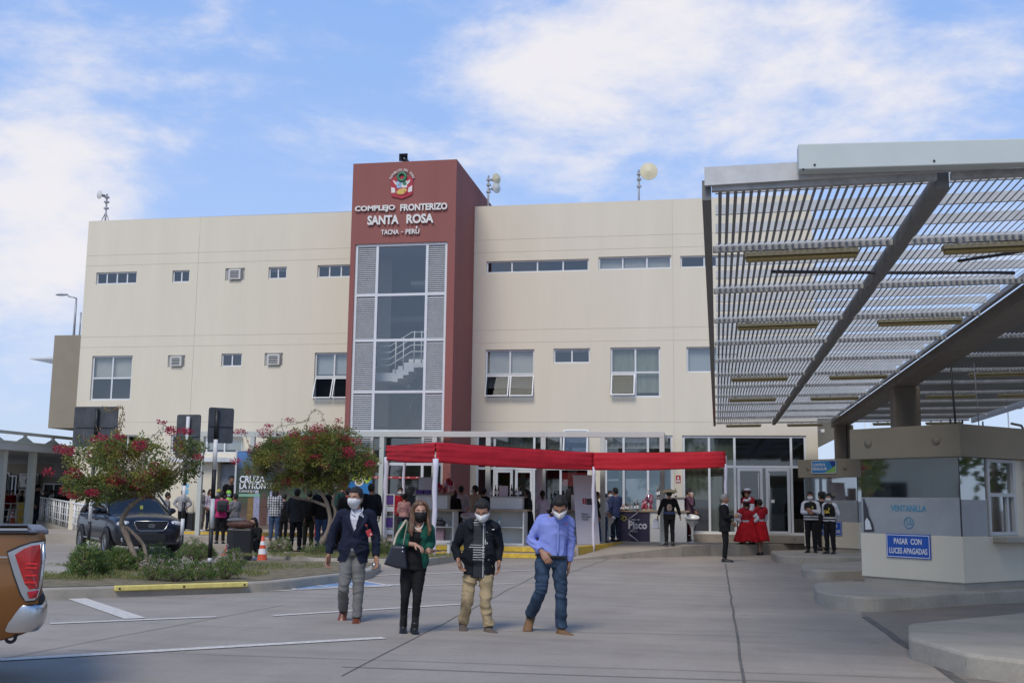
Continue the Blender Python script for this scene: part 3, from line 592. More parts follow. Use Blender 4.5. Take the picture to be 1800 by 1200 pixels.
# ---- loudspeaker on the tower
p = gx(708, 285); lsr = thing('horn_loudspeaker', 'grey square horn loudspeaker standing on top of the red tower', 'loudspeaker', (p.x, TV+.35, TZ))
M_spk = mat('speaker_grey', (.10, .11, .13), .5)
w_ = MB(); o_ = .15; i_ = .12
w_.add([(-o_, -.3, .04), (o_, -.3, .04), (o_, -.3, .30), (-o_, -.3, .30), (-.05, .05, .12), (.05, .05, .12), (.05, .05, .22), (-.05, .05, .22)], [(1, 0, 4, 5), (2, 1, 5, 6), (3, 2, 6, 7), (0, 3, 7, 4), (4, 7, 6, 5)]); w_.build('horn', M_spk, lsr)
MB().ball((0, -.16, .17), (.04, .05, .04)).tube([(0, .04, .17), (0, .22, .17)], .07, 12).build('driver', mat('speaker_light', (.35, .36, .36), .5), lsr); MB().box((-.03, -.05, 0), (.03, .12, .12)).build('bracket', M_dark, lsr)
# ---- roof antennas
M_galv = mat('galvanised_steel', (.34, .35, .36), .45, metal=.4, var=.15, vscale=8)
M_dish = mat('antenna_dish', (.68, .62, .42), .5, var=.05); M_dishw = mat('antenna_dish_white', (.66, .65, .60), .5, var=.05)
def antenna(name, x, ytop, ybase, label, dishes, tripod=False):
    v = FV+.8; b = V(x, ybase, v); t_ = V(x, ytop, v); r = thing(name, label, 'antenna', (b.x, v, BZ-.8), group='antennas on the roof edge')
    H = t_.z-(BZ-.8); mb = MB(); mb.tube([(0, 0, 0), (0, 0, H)], .035, 8)
    if tripod:
        for a in (0, 2.1, 4.2): mb.tube([(.35*math.cos(a), .35*math.sin(a), .55), (0, 0, 1.35)], .02, 6)
    for z in (H*.72, H*.84, H*.93): mb.box((-.07, -.06, z-.03), (.09, .05, z+.03))
    mb.build('mast', M_galv, r)
    for (dx, dz, R, yaw, m) in dishes:
        M = Matrix.Translation((dx, -.12, H+dz)) @ Matrix.Rotation(yaw, 4, 'Z') @ Matrix.Rotation(math.pi/2, 4, 'X')
        d = MB(); d.lathe([(0, .02), (R*.6, .035), (R, .08), (R, .10), (R*.97, .10), (R*.6, .13), (0, .16)], 26, M=M); d.build('dish', m, r)
        w_ = MB(); w_.tube([M @ Vector((0, 0, .0)), M @ Vector((0, 0, -.12))], .06, 8); w_.tube([(0, 0, H+dz), M @ Vector((0, 0, -.08))], .03, 6); w_.build('feed', M_galv, r)
antenna('dish_antenna', 185, 341, 390, 'small round dish on a tripod mast at the far left roof corner', [(-.16, -.08, .17, -.5, M_dishw)], True)
antenna('dish_antenna', 858, 309, 360, 'mast with two small round dishes just right of the red tower', [(.26, -.18, .20, .95, M_dish), (.26, -.52, .20, .95, M_dishw)])
antenna('dish_antenna', 1123, 299, 352, 'mast carrying one large pale yellow round dish above the cream right wing', [(.36, -.13, .315, .1, M_dish)])
# ---- pergola frame in front of the ground floor
M_perg = mat('pale_green_paint', (.50, .52, .47), .55, var=.05, vscale=2)
pg = thing('pergola_frame', 'pale grey green steel pergola frame running along the ground floor of the building', 'pergola', (0, 0, 0)); PV = TV-.30
bz = V(900, 763, PV).z; ul, ur = V(345, 790, PV).x, V(1168, 790, PV).x
MB().box((ul, PV, bz-.09), (ur, PV+.12, bz+.09)).build('top_beam', M_perg, pg, bevel=.01)
for x in (350, 440, 535, 669, 762, 857, 954, 1059, 1164):
    u = V(x, 850, PV).x; MB().box((u-.075, PV+.002, PZ), (u+.075, PV+.118, bz-.091)).build('post', M_perg, pg)
    MB().box((u-.05, PV+.121, bz-.07), (u+.05, FV-.003, bz+.07)).build('rafter', M_perg, pg)
# lower glazed lintel in front of the tower and white band at its left
u0, u1 = V(612, 815, PV+.2).x, V(780, 815, PV+.2).x
# kiosk at the left of the pergola
kk = thing('cream_kiosk', 'plain cream kiosk with a grey blue side panel under the left end of the pergola', 'kiosk', (0, 0, 0)); KV = 36.3
a, b, c = V(318, 860, KV).x, V(381, 860, KV).x, V(412, 860, KV).x; kz = V(350, 812, KV).z
MB().box((a, KV, PZ-.2), (b, FV-.02, kz)).build('wall', M_cream, kk); MB().box((b+.002, KV+.25, PZ-.2), (c, FV-.02, kz-.05)).build('side_panel', mat('grey_blue_panel', (.27, .30, .34), .6), kk)
MB().box((a-.3, KV-.35, kz+.004), (c+.4, FV-.02, kz+.16)).build('roof', M_alu, kk, bevel=.01)
q = G(326, 860); u = V(326, 860, KV).x; zc_ = V(326, 858, KV).z
mb = MB(); mb.box((u-.12, KV-.006, zc_+.02), (u+.12, KV-.001, zc_+.16)); mb.box((u-.02, KV-.006, zc_-.2), (u+.12, KV-.001, zc_-.02)); mb.build('sticker', mat('sky_blue_sticker', (.16, .45, .65), .5), kk)
# ---- posters on the lower tower glass
po = thing('emblem_poster', 'blue and lime green poster with round emblem on the tower glass', 'poster', (0, TV-.02, 0))
def poly_plate(par, name, pts, m, d=.0, v=0, base=TV):
    n = len(pts); P_ = [V(x, y, base) for x, y in pts]; mb = MB(); mb.add([(p.x, v-d, p.z) for p in P_]+[(p.x, v+.01, p.z) for p in P_], [tuple(range(n))]+[(i, i+n, (i+1) % n+n, (i+1) % n) for i in range(n)]); return mb.build(name, m, par, recalc=True)
m_lime = mat('lime_print', (.42, .58, .06), .5); m_blu = mat('blue_print', (.03, .20, .48), .5)
poly_plate(po, 'sheet', [(612, 830), (654, 822), (654, 870), (612, 872)], m_blu, .004)
poly_plate(po, 'lime_field', [(613, 832), (617, 842), (625, 836), (632, 828), (653, 823), (653, 843), (646, 850), (640, 846), (634, 834), (626, 844), (616, 845)], m_lime, .008)
poly_plate(po, 'emblem_ring', [(631.5+8*math.cos(t), 846+8*math.sin(t)) for t in [i*math.pi/12 for i in range(24)]], cW, .011)
poly_plate(po, 'emblem_core', [(631.5+5*math.cos(t), 846+5.5*math.sin(t)) for t in [i*math.pi/8 for i in range(16)]], mat('olive_print', (.25, .25, .08), .5), .014)
poly_plate(po, 'logo_mark', [(643, 832), (649, 838), (647, 844), (642, 842), (643, 839), (645, 838), (641, 834)], mat('navy_print', (.01, .03, .12), .5), .011)
rb = thing('red_glass_band', 'thin red band with small white marks across the ground floor glass of the tower', 'glass band', (0, TV-.02, 0))
poly_plate(rb, 'band', [(656, 836.5), (740, 837.5), (740, 841), (656, 840.5)], m_redp, .004)
for x in (661, 674, 688, 703, 718, 733): poly_plate(rb, 'mark', [(x-1.5, 837.8), (x+2, 837.8), (x+2, 839.2), (x-1.5, 839.2)], cW, .008)
fs = thing('fire_sign', 'small red fire extinguisher sign high on the cream pillar right of the blue film glazing', 'sign', (0, FV-.008, 0))
def pp(n_, pts, m, d, par=fs, base=FV): return poly_plate(par, n_, pts, m, d, base=base)
pp('plate', [(1188, 835), (1196.5, 835), (1196.5, 848), (1188, 848)], m_redp, .006); pp('symbol', [(1190.8, 842), (1190.8, 838.5), (1192, 836.5), (1193.5, 838.5), (1193.7, 842)], cW, .009); pp('text_block', [(1189, 843.5), (1195.5, 843.5), (1195.5, 846.5), (1189, 846.5)], cW, .008)
# ================================================================ annex, walkway and far left
ax = thing('taupe_annex', 'taupe rendered upper block projecting at the left end of the cream building', 'building', (0, 0, 0)); AV = 41.5
a0 = V(90, 670, AV).x; az0 = V(110, 752, AV).z; az1 = V(110, 589, AV).z
w_ = MB().box((a0, AV, az0), (BU0-.01, AV+7, az1)); w_.build('wall', M_taupe, ax, bevel=.01); MB().box((BU0-1.0, AV+.5, 0), (BU0-.6, AV+.9, az0-.002)).build('column', M_perg, ax)
q = V(52, 631, AV+1); w_ = MB(); w_.add([(q.x, AV+1, q.z), (a0-.003, AV+1, q.z), (a0-.003, AV+3, q.z), (q.x, AV+3, q.z), (q.x, AV+1, q.z+.05), (a0-.003, AV+1, q.z+.12), (a0-.003, AV+3, q.z+.12), (q.x, AV+3, q.z+.05)], [(0, 3, 2, 1), (4, 5, 6, 7), (0, 1, 5, 4), (2, 3, 7, 6), (3, 0, 4, 7)]); w_.build('canopy', M_alu, ax)
w_ = MB(); w_.add([(a0-.004, AV+1.0, q.z+.12), (a0-.004, AV+1.0, q.z+.75), (a0-.6, AV+1.0, q.z+.10)], [(0, 1, 2)]); w_.build('canopy_brace', M_alu, ax)
def lamp(name, u, v, z0, h, arm, label, group='street lamps'):
    r = thing(name, label, 'street lamp', (u, v, z0), group=group); MB().tube([(0, 0, 0), (0, 0, h*.5), (0, 0, h)], [.06, .05, .04], 8).build('pole', M_galv, r)
    MB().tube([(0, 0, h), (arm*.3, 0, h+.06), (arm*.5, 0, h+.10)], .03, 6).build('arm', M_galv, r)
    w_ = MB(); w_.ball((arm*.85, 0, h+.17), (abs(arm)*.38, .11, .055), M=None); w_.build('lamp_head', M_galv, r); return r
p = V(130, 585, AV+3); pt = V(130, 524, AV+3); lamp('street_lamp', p.x, AV+3, az1, pt.z-az1, -.85, 'lamp with a left pointing arm rising above the taupe annex')
p = V(140, 585, AV+3); r = thing('roof_pole', 'bare grey pole beside the lamp above the taupe annex', 'pole', (p.x, AV+3, az1)); MB().tube([(0, 0, 0), (0, 0, 1.5)], .035, 8).build('shaft', M_galv, r)
wk = thing('covered_walkway', 'long covered walkway with a white truss parapet and grey posts on the far left', 'walkway', (0, 0, 0))
e0 = G(22, 793, 3.25); wu = e0.x; print('WALK', e0, Uu(73, 797, wu))
wv0, wv1 = 30, 58
zr = 3.3
MB().box((wu-13, wv0, zr), (wu, wv1, zr+.28)).build('roof', M_alug, wk, bevel=.01)
w_ = MB(); w_.box((wu-.12, wv0, zr+.62), (wu, wv1, zr+.74)); w_.box((wu-.14, wv0, zr+.282), (wu+.02, wv1, zr+.36)); w_.build('parapet_rail', M_perg, wk)
vv = wv0+.5
while vv < wv1:
    w_ = MB(); w_.box((wu-.10, vv, zr+.36), (wu-.02, vv+.14, zr+.62)); w_.add([(wu-.05, vv-.5, zr+.361), (wu-.05, vv+.64, zr+.361), (wu-.05, vv+.07, zr+.6)], [(0, 1, 2)]); w_.build('truss_bracket', M_perg, wk); vv += 1.9
for v_ in (33.5, e0.y, Uu(73, 797, wu).y, 57): w_ = MB(); w_.box((wu-.5, v_-.12, 0), (wu-.26, v_+.12, zr-.001)); w_.build('post', M_perg, wk)
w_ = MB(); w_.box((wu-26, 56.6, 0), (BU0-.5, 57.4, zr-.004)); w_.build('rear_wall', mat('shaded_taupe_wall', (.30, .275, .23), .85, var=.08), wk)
w_ = MB(); w_.box((wu-9, 56.0, 2.55), (BU0+1, 56.2, zr-.004)); w_.build('fascia_beam', M_grey, wk)
for (x1, x2, y1, y2) in ((0, 14, 830, 884), (16, 27, 835, 884), (36, 68, 832, 846), (77, 112, 849, 884)):
    a = V(x1, y1, 56.55); b = V(x2, y2, 56.55); w_ = MB(); w_.box((a.x, 56.55, max(b.z, .3)), (b.x, 56.585, a.z)); f = w_.build('window', M_int, wk); g = MB(); frame_bars(g, a.x, max(b.z, .3), b.x, a.z, 56.50, [(a.x+b.x)/2], w=.07, d=.045); g.build('window_frame', M_alu, f)
p = V(49, 856, 56.1); a_ = thing('wall_air_conditioner', 'white air conditioner unit on the far wall under the left walkway', 'air conditioner', (p.x, 56.1, p.z))
MB().box((-.5, 0, 0), (.35, .38, .65)).build('casing', M_acw, a_, bevel=.02); MB().lathe([(0, 0), (.24, 0), (.24, .02), (0, .02)], 20, M=Matrix.Translation((.05, -.005, .33)) @ Matrix.Rotation(math.pi/2, 4, 'X')).build('fan_grille', M_dark, a_); MB().box((-.55, -.1, -.08), (.4, .4, -.002)).build('bracket', M_dark, a_)
MB().box((wu-14, 36.6, -.05), (BU0-.6, 57, .16)).build('far_walk', M_walk, kind='structure')
# ramp wall and railing
a = G(128, 948); b = G(78, 938); print('RAMP', a, b)
rw = thing('ramp_wall', 'low concrete ramp wall behind the dark car', 'wall', (0, 0, 0))
d = (a-b).normalized(); b2 = b-d*2.4; a2 = a+d*3.2; n_ = Vector((-d.y, d.x, 0))*.2
w_ = MB(); w_.add([(b2.x, b2.y, 0), (a2.x, a2.y, 0), (a2.x+n_.x, a2.y+n_.y, 0), (b2.x+n_.x, b2.y+n_.y, 0), (b2.x, b2.y, .50), (a2.x, a2.y, .22), (a2.x+n_.x, a2.y+n_.y, .22), (b2.x+n_.x, b2.y+n_.y, .50)], [(4, 5, 6, 7), (0, 1, 5, 4), (1, 2, 6, 5), (2, 3, 7, 6), (3, 0, 4, 7)]); w_.build('wall', M_kerb, rw)
rg = thing('white_railing', 'white tubular steel railing with horizontal bars on the ramp wall', 'railing', (0, 0, 0)); L_ = (a2-b2).length
def rp_(s, h): q = b2.lerp(a2, s/L_); return (q.x+n_.x/2, q.y+n_.y/2, .5-.28*s/L_+h)
for h, r in ((.98, .04), (.75, .02), (.5, .02), (.25, .02)): MB().tube([rp_(.05, h), rp_(L_-.05, h)], r, 8).build('rail', M_alu, rg)
s = .05; k = 0
while s < L_:
    MB().tube([rp_(s, 0), rp_(s, .96)], .045 if k % 3 == 1 else .02, 8).build('baluster', M_alu, rg); s += .52; k += 1
# distant ridge and light towers behind
# ================================================================ slatted canopy on the right
cz0, cu0, cv0, BAY, NB = 4.2, -.06, 9.1, 2.3, 12
CUB = 3.92; cu1 = 7.85; cv1 = cv0+BAY*NB
M_slat = mat('aluminium_slat', (.20, .205, .20), .45, metal=.2, var=.08, vscale=4)
M_joist = mat('galvanised_joist', (.50, .505, .50), .5, metal=.15, var=.12, vscale=6)
M_slat2 = mat('purlin_steel', (.36, .365, .36), .5, metal=.15, var=.25, vscale=9)
M_beam = mat('taupe_concrete_beam', (.20, .175, .145), .8, var=.12, vscale=2, bump=.2)
M_fasc = mat('pale_fascia_panel', (.50, .55, .53), .4, var=.04, vscale=2)
cp = thing('slatted_canopy', 'long galvanised steel canopy of slats over the vehicle lanes, carried by taupe columns', 'canopy', (0, 0, 0))
def zt_(u): return cz0+.013*(u-cu0)
for b in range(NB):
    va, vb = cv0+BAY*b+.05, cv0+BAY*(b+1)-.05
    for half in (0, 1):
        mb = MB(); a, e = (cu0+.12, 3.62) if half == 0 else (4.22, cu1-.1); u = a
        while u < e:
            z = zt_(u); dx, dz = (.0155, .010) if half == 0 else (.027, -.016)
            if not (half == 0 and 1.72 < u < 1.92):
                mb.add([(u-dx, va, z-dz), (u-dx, vb, z-dz), (u+dx, vb, z+dz), (u+dx, va, z+dz), (u-dx, va, z-dz+.004), (u-dx, vb, z-dz+.004), (u+dx, vb, z+dz+.004), (u+dx, va, z+dz+.004)], [(0, 1, 2, 3), (7, 6, 5, 4), (0, 3, 7, 4), (1, 5, 6, 2), (3, 2, 6, 7), (0, 4, 5, 1)])
            u += .066
        mb.build('slat_panel', M_slat, cp)
    for k in range(3):
        v = cv0+BAY*b+.42+k*.72
        mb = MB()
        for (ua, ub_) in ((cu0+.08, 3.6),): mb.box((ua, v, .03), (ub_, v+.03, .125), 0, Matrix(((1, 0, 0, 0), (0, 1, 0, 0), (.013, 0, 1, cz0-.013*cu0), (0, 0, 0, 1))))
        mb.build('joist', M_joist, cp)
for b in range(NB+1):
    v = cv0+BAY*b
    for (ua, ub_) in ((cu0+.05, 1.77), (1.88, 3.60), (4.25, cu1-.05)):
        M = Matrix(((1, 0, 0, 0), (0, 1, 0, 0), (.013, 0, 1, cz0-.013*cu0), (0, 0, 0, 1))); mb = MB(); mb.box((ua, v-.03, -.07), (ub_, v+.03, -.012), 0, M)
        mb.build('purlin', M_slat2, cp)
Ms = Matrix(((1, 0, 0, 0), (0, 1, 0, 0), (.013, 0, 1, cz0-.013*cu0), (0, 0, 0, 1)))
MB().box((cu0-.03, cv0, -.14), (cu0+.045, cv1, .03), 0, Ms).build('edge_channel', mat('dark_steel_channel', (.16, .16, .155), .5, metal=.3, var=.1), cp)
MB().box((cu1, cv0, -.14), (cu1+.07, cv1, .03), 0, Ms).build('edge_channel', M_galv, cp)
MB().box((1.775, cv0+.05, -.125), (1.875, cv1, .02), 0, Ms).build('middle_beam', mat('grey_steel_beam', (.17, .17, .165), .6, var=.1), cp)
def slab4(name, m, v, d, tl, bl, tr_, br_, uend, bevel=0):
    A, B_, C2, D2 = V(*tl, v), V(*bl, v), V(*tr_, v), V(*br_, v); f = (uend-A.x)/(C2.x-A.x); ft = A.z+(C2.z-A.z)*f; fb_ = B_.z+(D2.z-B_.z)*f
    vs = [(A.x, v, B_.z), (uend, v, fb_), (uend, v, ft), (A.x, v, A.z)]; vs += [(a, v+d, c) for a, _, c in vs]
    q = MB(); q.add(vs, [(0, 1, 2, 3), (7, 6, 5, 4), (0, 4, 5, 1), (3, 2, 6, 7), (0, 3, 7, 4), (1, 5, 6, 2)]); return q.build(name, m, cp, bevel=bevel, recalc=True)
slab4('front_channel', M_joist, cv0-.07, .045, (1238, 294), (1239, 326), (1800, 262), (1800, 292), cu1+.07)
slab4('front_fascia', M_fasc, cv0-.24, .15, (1403, 253), (1403, 298), (1800, 243), (1800, 286), cu1+.2, .008)
w_ = MB()
for (x, y) in ((1432, 290), (1642, 283), (1412, 298)): p = V(x, y, cv0-.24); w_.ball((p.x, cv0-.242, p.z), .010)
w_.build('fixing_bolts', M_dark, cp)
MB().box((3.66, cv0-.05, -.20), (4.14, cv1+.6, -.02), 0, Ms).build('main_beam', M_beam, cp, bevel=.02); MB().box((3.60, cv0, -.015), (3.655, cv1+.6, .06), 0, Ms).build('side_gutter', M_galv, cp)
for v in (24.6, 36.3): MB().box((3.68, v-.28, .2), (4.22, v+.28, cz0-.14)).build('column', M_beam, cp, bevel=.03)
# conduits tied under the slats
w_ = MB(); pts = [(V(x, y, 12.6).x, 12.6+.05*i, zt_(1)-.05) for i, (x, y) in enumerate([(1355, 478), (1400, 480), (1450, 484), (1500, 478), (1545, 470), (1600, 484), (1680, 484), (1760, 482), (1800, 460)])]
w_.tube(pts, .020, 6); w_.tube([(3.5, 11.6, zt_(3)-.05), (3.0, 11.9, zt_(3)-.09), (2.6, 12.4, zt_(3)-.05)], .018, 6); w_.build('conduit', M_dark, cp)
M_tube = mat('yellowed_diffuser', (.30, .235, .09), .45, var=.12, vscale=5)
first = None
for b in (1, 3, 6, 8, 12):
    for j, (ua, ub_) in enumerate(((.32, 1.42), (2.25, 3.35), (4.9, 6.0), (6.5, 7.6))):
        if b == 1 and j > 1: continue
        v = cv0+BAY*b-.02; row = {1: 'nearest', 3: 'second', 6: 'third', 8: 'fourth', 12: 'farthest'}[b]; col_ = ('outer left', 'inner left', 'inner right', 'outer right')[j]
        lab = f'yellowed tube lamp under the canopy, {row} row from the front, {col_}'
        if first is None:
            first = thing('tube_lamp', lab, 'ceiling lamp', group='yellowed tube lamps under the canopy')
            MB().box((-.56, -.07, -.055), (.56, .07, -.012)).build('housing', mat('lamp_housing', (.30, .27, .18), .6), first); MB().box((-.55, -.05, -.10), (.55, .05, -.056)).build('diffuser', M_tube, first, bevel=.02)
            [MB().box((x-.02, -.03, -.011), (x+.02, .03, .05)).build('clip', M_galv, first) for x in (-.4, -.1, .2, .45)]; t_ = first
        else: t_ = copy_tree(first); t_['label'] = lab
        t_.location = ((ua+ub_)/2, v, zt_((ua+ub_)/2)-.085); t_.rotation_euler = (0, -.018, 0)
# rods between canopy and booth roofs
for (x, yb, lab) in ((1680, 745, 'thin black rod from the near booth roof up to the canopy'), (1721, 745, 'thin grey rod right of the black rod above the near booth')):
    p = V(x, yb, 21.2); r = thing('hanger_rod', lab, 'rod', (p.x, 21.2, 2.9)); MB().tube([(0, 0, 0), (-.04, 0, zt_(4)-3.0)], .018 if x < 1700 else .009, 6).build('rod', M_dark if x < 1700 else M_galv, r)
p = V(1488, 745, 36); r = thing('hanger_rod', 'thin rod beside the farther canopy column', 'rod', (p.x, 36, 2.9)); MB().tube([(0, 0, 0), (0, 0, 1.2)], .015, 6).build('rod', M_dark, r)
# ================================================================ toll booths
M_fix = mat('film_on_glass', (.34, .355, .365), .35, var=.10, vscale=2)
M_bglass = glass('booth_glass', (.25, .27, .26), .40)
M_signb = mat('sign_blue', (.015, .09, .42), .35, var=.03)
M_swhite = mat('sign_white', (.72, .73, .74), .4, var=0)
M_lblue = mat('lettering_light_blue', (.06, .28, .44), .5, var=0)
BOOTHM = Matrix.Rotation(-math.pi/4, 4, 'Z')
def booth(corner, label, full=True):
    """local +X runs along the front face to the corner, +Y goes down the lane"""
    r = thing('toll_booth', label, 'booth', corner, -math.pi/4, 'toll booths'); bz = .0; W_ = 2.02; D = 5.2
    MB().box((-W_+.03, .03, 0), (-.03, D-.03, .11)).build('plinth', M_kerb, r)
    w = MB(); w.box((-W_, 0, .111), (0, D, .86)); w.box((-.14, 1.62, .861), (0, 1.95, 2.16)); w.box((-W_, 3.6, .861), (0, D, 2.16)); w.box((-.14, 1.95, .861), (-.0, 2.05, 2.16)) if False else None
    w.build('wall', M_cream, r, bevel=.006)
    MB().box((-W_-.10, -.10, 2.161), (.10, D+.1, 2.70)).build('roof_fascia', M_taupe, r, bevel=.01)
    g = MB(); g.add([(-W_+.02, .03, .86), (-.02, .03, .86), (-.02, .03, 2.16), (-W_+.02, .03, 2.16)], [(0, 1, 2, 3)]); g.add([(-.03, .03, .86), (-.03, .78, .86), (-.03, .78, 2.16), (-.03, .03, 2.16)], [(0, 1, 2, 3)])
    g.add([(-.06, .86, .9), (-.06, 1.6, .9), (-.06, 1.6, 2.12), (-.06, .86, 2.12)], [(0, 1, 2, 3)]); g.add([(-.06, 2.0, .86), (-.06, 3.6, .86), (-.06, 3.6, 2.16), (-.06, 2.0, 2.16)], [(0, 1, 2, 3)])
    g.add([(-W_+.03, .03, .86), (-W_+.03, 3.6, .86), (-W_+.03, 3.6, 2.16), (-W_+.03, .03, 2.16)], [(3, 2, 1, 0)]); g.build('glazing', M_bglass, r)
    j = MB(); j.box((-.03, .015, .86), (-.018, .03, 2.16)); j.build('glass_joint', M_dark, r)
    f = MB(); f.box((-W_+.02, .014, .862), (-.035, .022, 1.49)); f.build('front_film', M_fix, r); MB().box((-.022, .04, .862), (-.015, .76, 1.46)).build('side_film', M_fix, r)
    wf = MB()
    def yb(y0, y1, z0, z1): wf.box((-.075, y0, z0), (.0, y1, z1))
    yb(.79, .85, .87, 2.155); yb(1.55, 1.615, .87, 2.155); yb(.851, 1.549, .87, .93); yb(.851, 1.549, 2.10, 2.155); yb(.851, 1.549, 1.52, 1.58); wf.box((-.065, 1.36, .931), (-.02, 1.41, 1.519)); wf.build('window_frame', M_alug, r)
    MB().box((-.1, .86, .76), (.26, 1.95, .845)).build('service_ledge', M_kerb, r, bevel=.01)
    iw = MB(); iw.box((-W_+.1, 3.4, .861), (-.1, 3.5, 2.15)); iw.box((-W_+.2, .25, .75), (-.3, .75, .90)); iw.build('interior', M_int, r)
    p_ = MB(); p_.tube([(.05, 1.86, .03), (.05, 1.86, 2.7), (.05, 1.80, 2.76), (.05, 1.5, 2.78)], .022, 8)
    for z in (1.2, 1.75): p_.lathe([(0, -.03), (.032, -.03), (.032, .03), (0, .03)], 10, c=(.05, 1.86, z))
    p_.build('conduit_pipe', mat('conduit_brown', (.17, .15, .13), .5), r)
    rs = MB()
    for y in (.25, .6, 1.2): rs.tube([(-.3, y, 2.70), (-.3, y, 2.82)], .015, 6)
    rs.build('roof_stub', M_dark, r)
    lc = MB()
    for x in (-1.72, -.34): lc.lathe([(0, 0), (.06, 0), (.075, .006), (.075, .012), (0, .012)], 20, M=Matrix.Translation((x, -.102, 2.44)) @ Matrix.Rotation(math.pi/2, 4, 'X'))
    lc.build('round_cover', mat('taupe_cover', (.24, .21, .165), .8), r)
    text('window_lettering', 'VENTANILLA', .15, facing((-1.02, .010, 1.30)), M_lblue, r, .006, .01, .80)
    q = MB(); ring(q, (-1.02, .008, 1.06), .092, .008); q.build('number_ring', M_lblue, r); text('window_number', '1A', .13, facing((-1.02, .010, 1.06)), M_lblue, r, .006, .01, .8)
    # blue sign
    s_ = thing('instruction_sign', 'blue sign reading PASAR CON LUCES APAGADAS on the '+('near' if full else 'farther')+' toll booth', 'sign', r.matrix_basis @ Vector((-1.03, -.006, .66)) if False else (0, 0, 0), group='lights off signs')
    Mx = Matrix.Translation(corner) @ BOOTHM @ Matrix.Translation((-1.03, -.012, .665)); s_.matrix_world = Mx
    MB().box((-.44, -.012, -.205), (.44, .010, .205)).build('plate', M_signb, s_, bevel=.006); b_ = MB(); frame_bars(b_, -.425, -.19, .425, .19, -.0145, w=.012, d=.002); b_.build('border', M_swhite, s_)
    text('lettering', 'PASAR  CON', .135, facing((0, -.015, .075)), M_swhite, s_, .005, .02, .72); text('lettering', 'LUCES APAGADAS', .135, facing((0, -.015, -.085)), M_swhite, s_, .005, .02, .68)
    return r
c1 = G(1696, 1037, .22); b1 = booth((c1.x, c1.y, .22), 'near cream toll booth with taupe roof fascia, film lettered VENTANILLA 1A and mirrored glass')
c2 = G(1511, 971, .22); print('C2', c2); b2_ = booth((c2.x, c2.y, .22), 'farther cream toll booth behind the vested officers, with the vehicle control sign', False)
# torn notice on the near booth glass
tn = thing('torn_notice', 'torn black and white notice at the left edge of the near booth window', 'notice'); tn.matrix_world = Matrix.Translation((c1.x, c1.y, .22)) @ BOOTHM @ Matrix.Translation((-1.95, .005, .87))
q = MB(); q.add([(0, 0, .01), (.22, 0, .02), (.2, 0, .15), (.12, 0, .3), (.1, 0, .42), (.02, 0, .6), (0, 0, .6)], [(0, 1, 2, 3, 4, 5, 6)]); q.build('dark_print', M_dark, tn); q = MB(); q.add([(.03, -.003, .05), (.17, -.003, .06), (.13, -.003, .2), (.07, -.003, .26), (.03, -.003, .2)], [(0, 1, 2, 3, 4)]); q.build('pale_print', M_swhite, tn)
cs = thing('vehicle_control_sign', 'small blue and green sign reading CONTROL VEHICULAR on the farther booth fascia', 'sign'); cs.matrix_world = Matrix.Translation((c2.x, c2.y, .22)) @ BOOTHM @ Matrix.Translation((-1.10, -.112, 2.47))
MB().box((-.46, -.015, -.19), (.46, .01, .19)).build('plate', mat('sign_mid_blue', (.03, .22, .50), .4, var=.03), cs); b_ = MB(); frame_bars(b_, -.46, -.19, .46, .19, -.02, w=.015, d=.004); b_.build('border', M_swhite, cs)
MB().add([(.02, -.017, -.175), (.445, -.017, -.175), (.445, -.017, .04)], [(0, 1, 2)]).build('green_corner', mat('sign_green', (.22, .42, .10), .4), cs); MB().add([(.2, -.017, .175), (.445, -.017, .175), (.445, -.017, .04), (.32, -.017, -.02)], [(3, 2, 1, 0)]).build('navy_corner', mat('sign_navy', (.01, .04, .22), .4), cs)
text('lettering', 'CONTROL', .12, facing((-.42, -.02, .06)), M_swhite, cs, .005, .015, .85, 'LEFT'); text('lettering', 'VEHICULAR', .12, facing((-.42, -.02, -.06)), M_swhite, cs, .005, .015, .85, 'LEFT')
# taupe building end seen behind the second column, and distant things on the right
tb = thing('taupe_side_building', 'taupe building edge between the cream building and the farther canopy column', 'building', (0, 0, 0)); q = MB()
P4 = [V(x, y, 44) for x, y in ((1430, 730), (1492, 730), (1492, 758), (1428, 790))]; q.add([(p.x, 44, p.z) for p in P4]+[(p.x, 50, p.z) for p in P4], [(0, 3, 2, 1), (4, 5, 6, 7), (0, 1, 5, 4), (1, 2, 6, 5), (2, 3, 7, 6), (3, 0, 4, 7)]); q.build('wall', M_taupe, tb, recalc=True)
p = V(1446, 757, FV-.2); cc_ = thing('security_camera', 'white security camera on the right corner of the cream building', 'security camera', (BU1+.1, FV-.1, p.z)); MB().box((0, -.16, -.05), (.1, .12, .05)).build('body', M_stair, cc_, bevel=.01); MB().tube([(-.1, .1, .05), (.05, .05, .02)], .02, 6).build('bracket', M_galv, cc_)
p = V(1773, 748, 75); pt = V(1773, 722, 75); lamp('street_lamp', p.x, 75, 0, pt.z, .75, 'distant street lamp in the sky gap above the near toll booth')
tl = thing('floodlight_tower', 'distant lattice floodlight tower seen beyond the farther booth', 'tower', (V(1526, 750, 120).x, 120, 0)); q = MB()
H = V(1526, 739, 120).z
for dx in (-.35, .35): q.tube([(dx, 0, 0), (dx, 0, H)], .07, 6)
for k in range(int(H/.8)): q.tube([(-.35, 0, k*.8), (.35, 0, k*.8+.8)], .03, 4)
q.build('lattice', M_alu, tl)
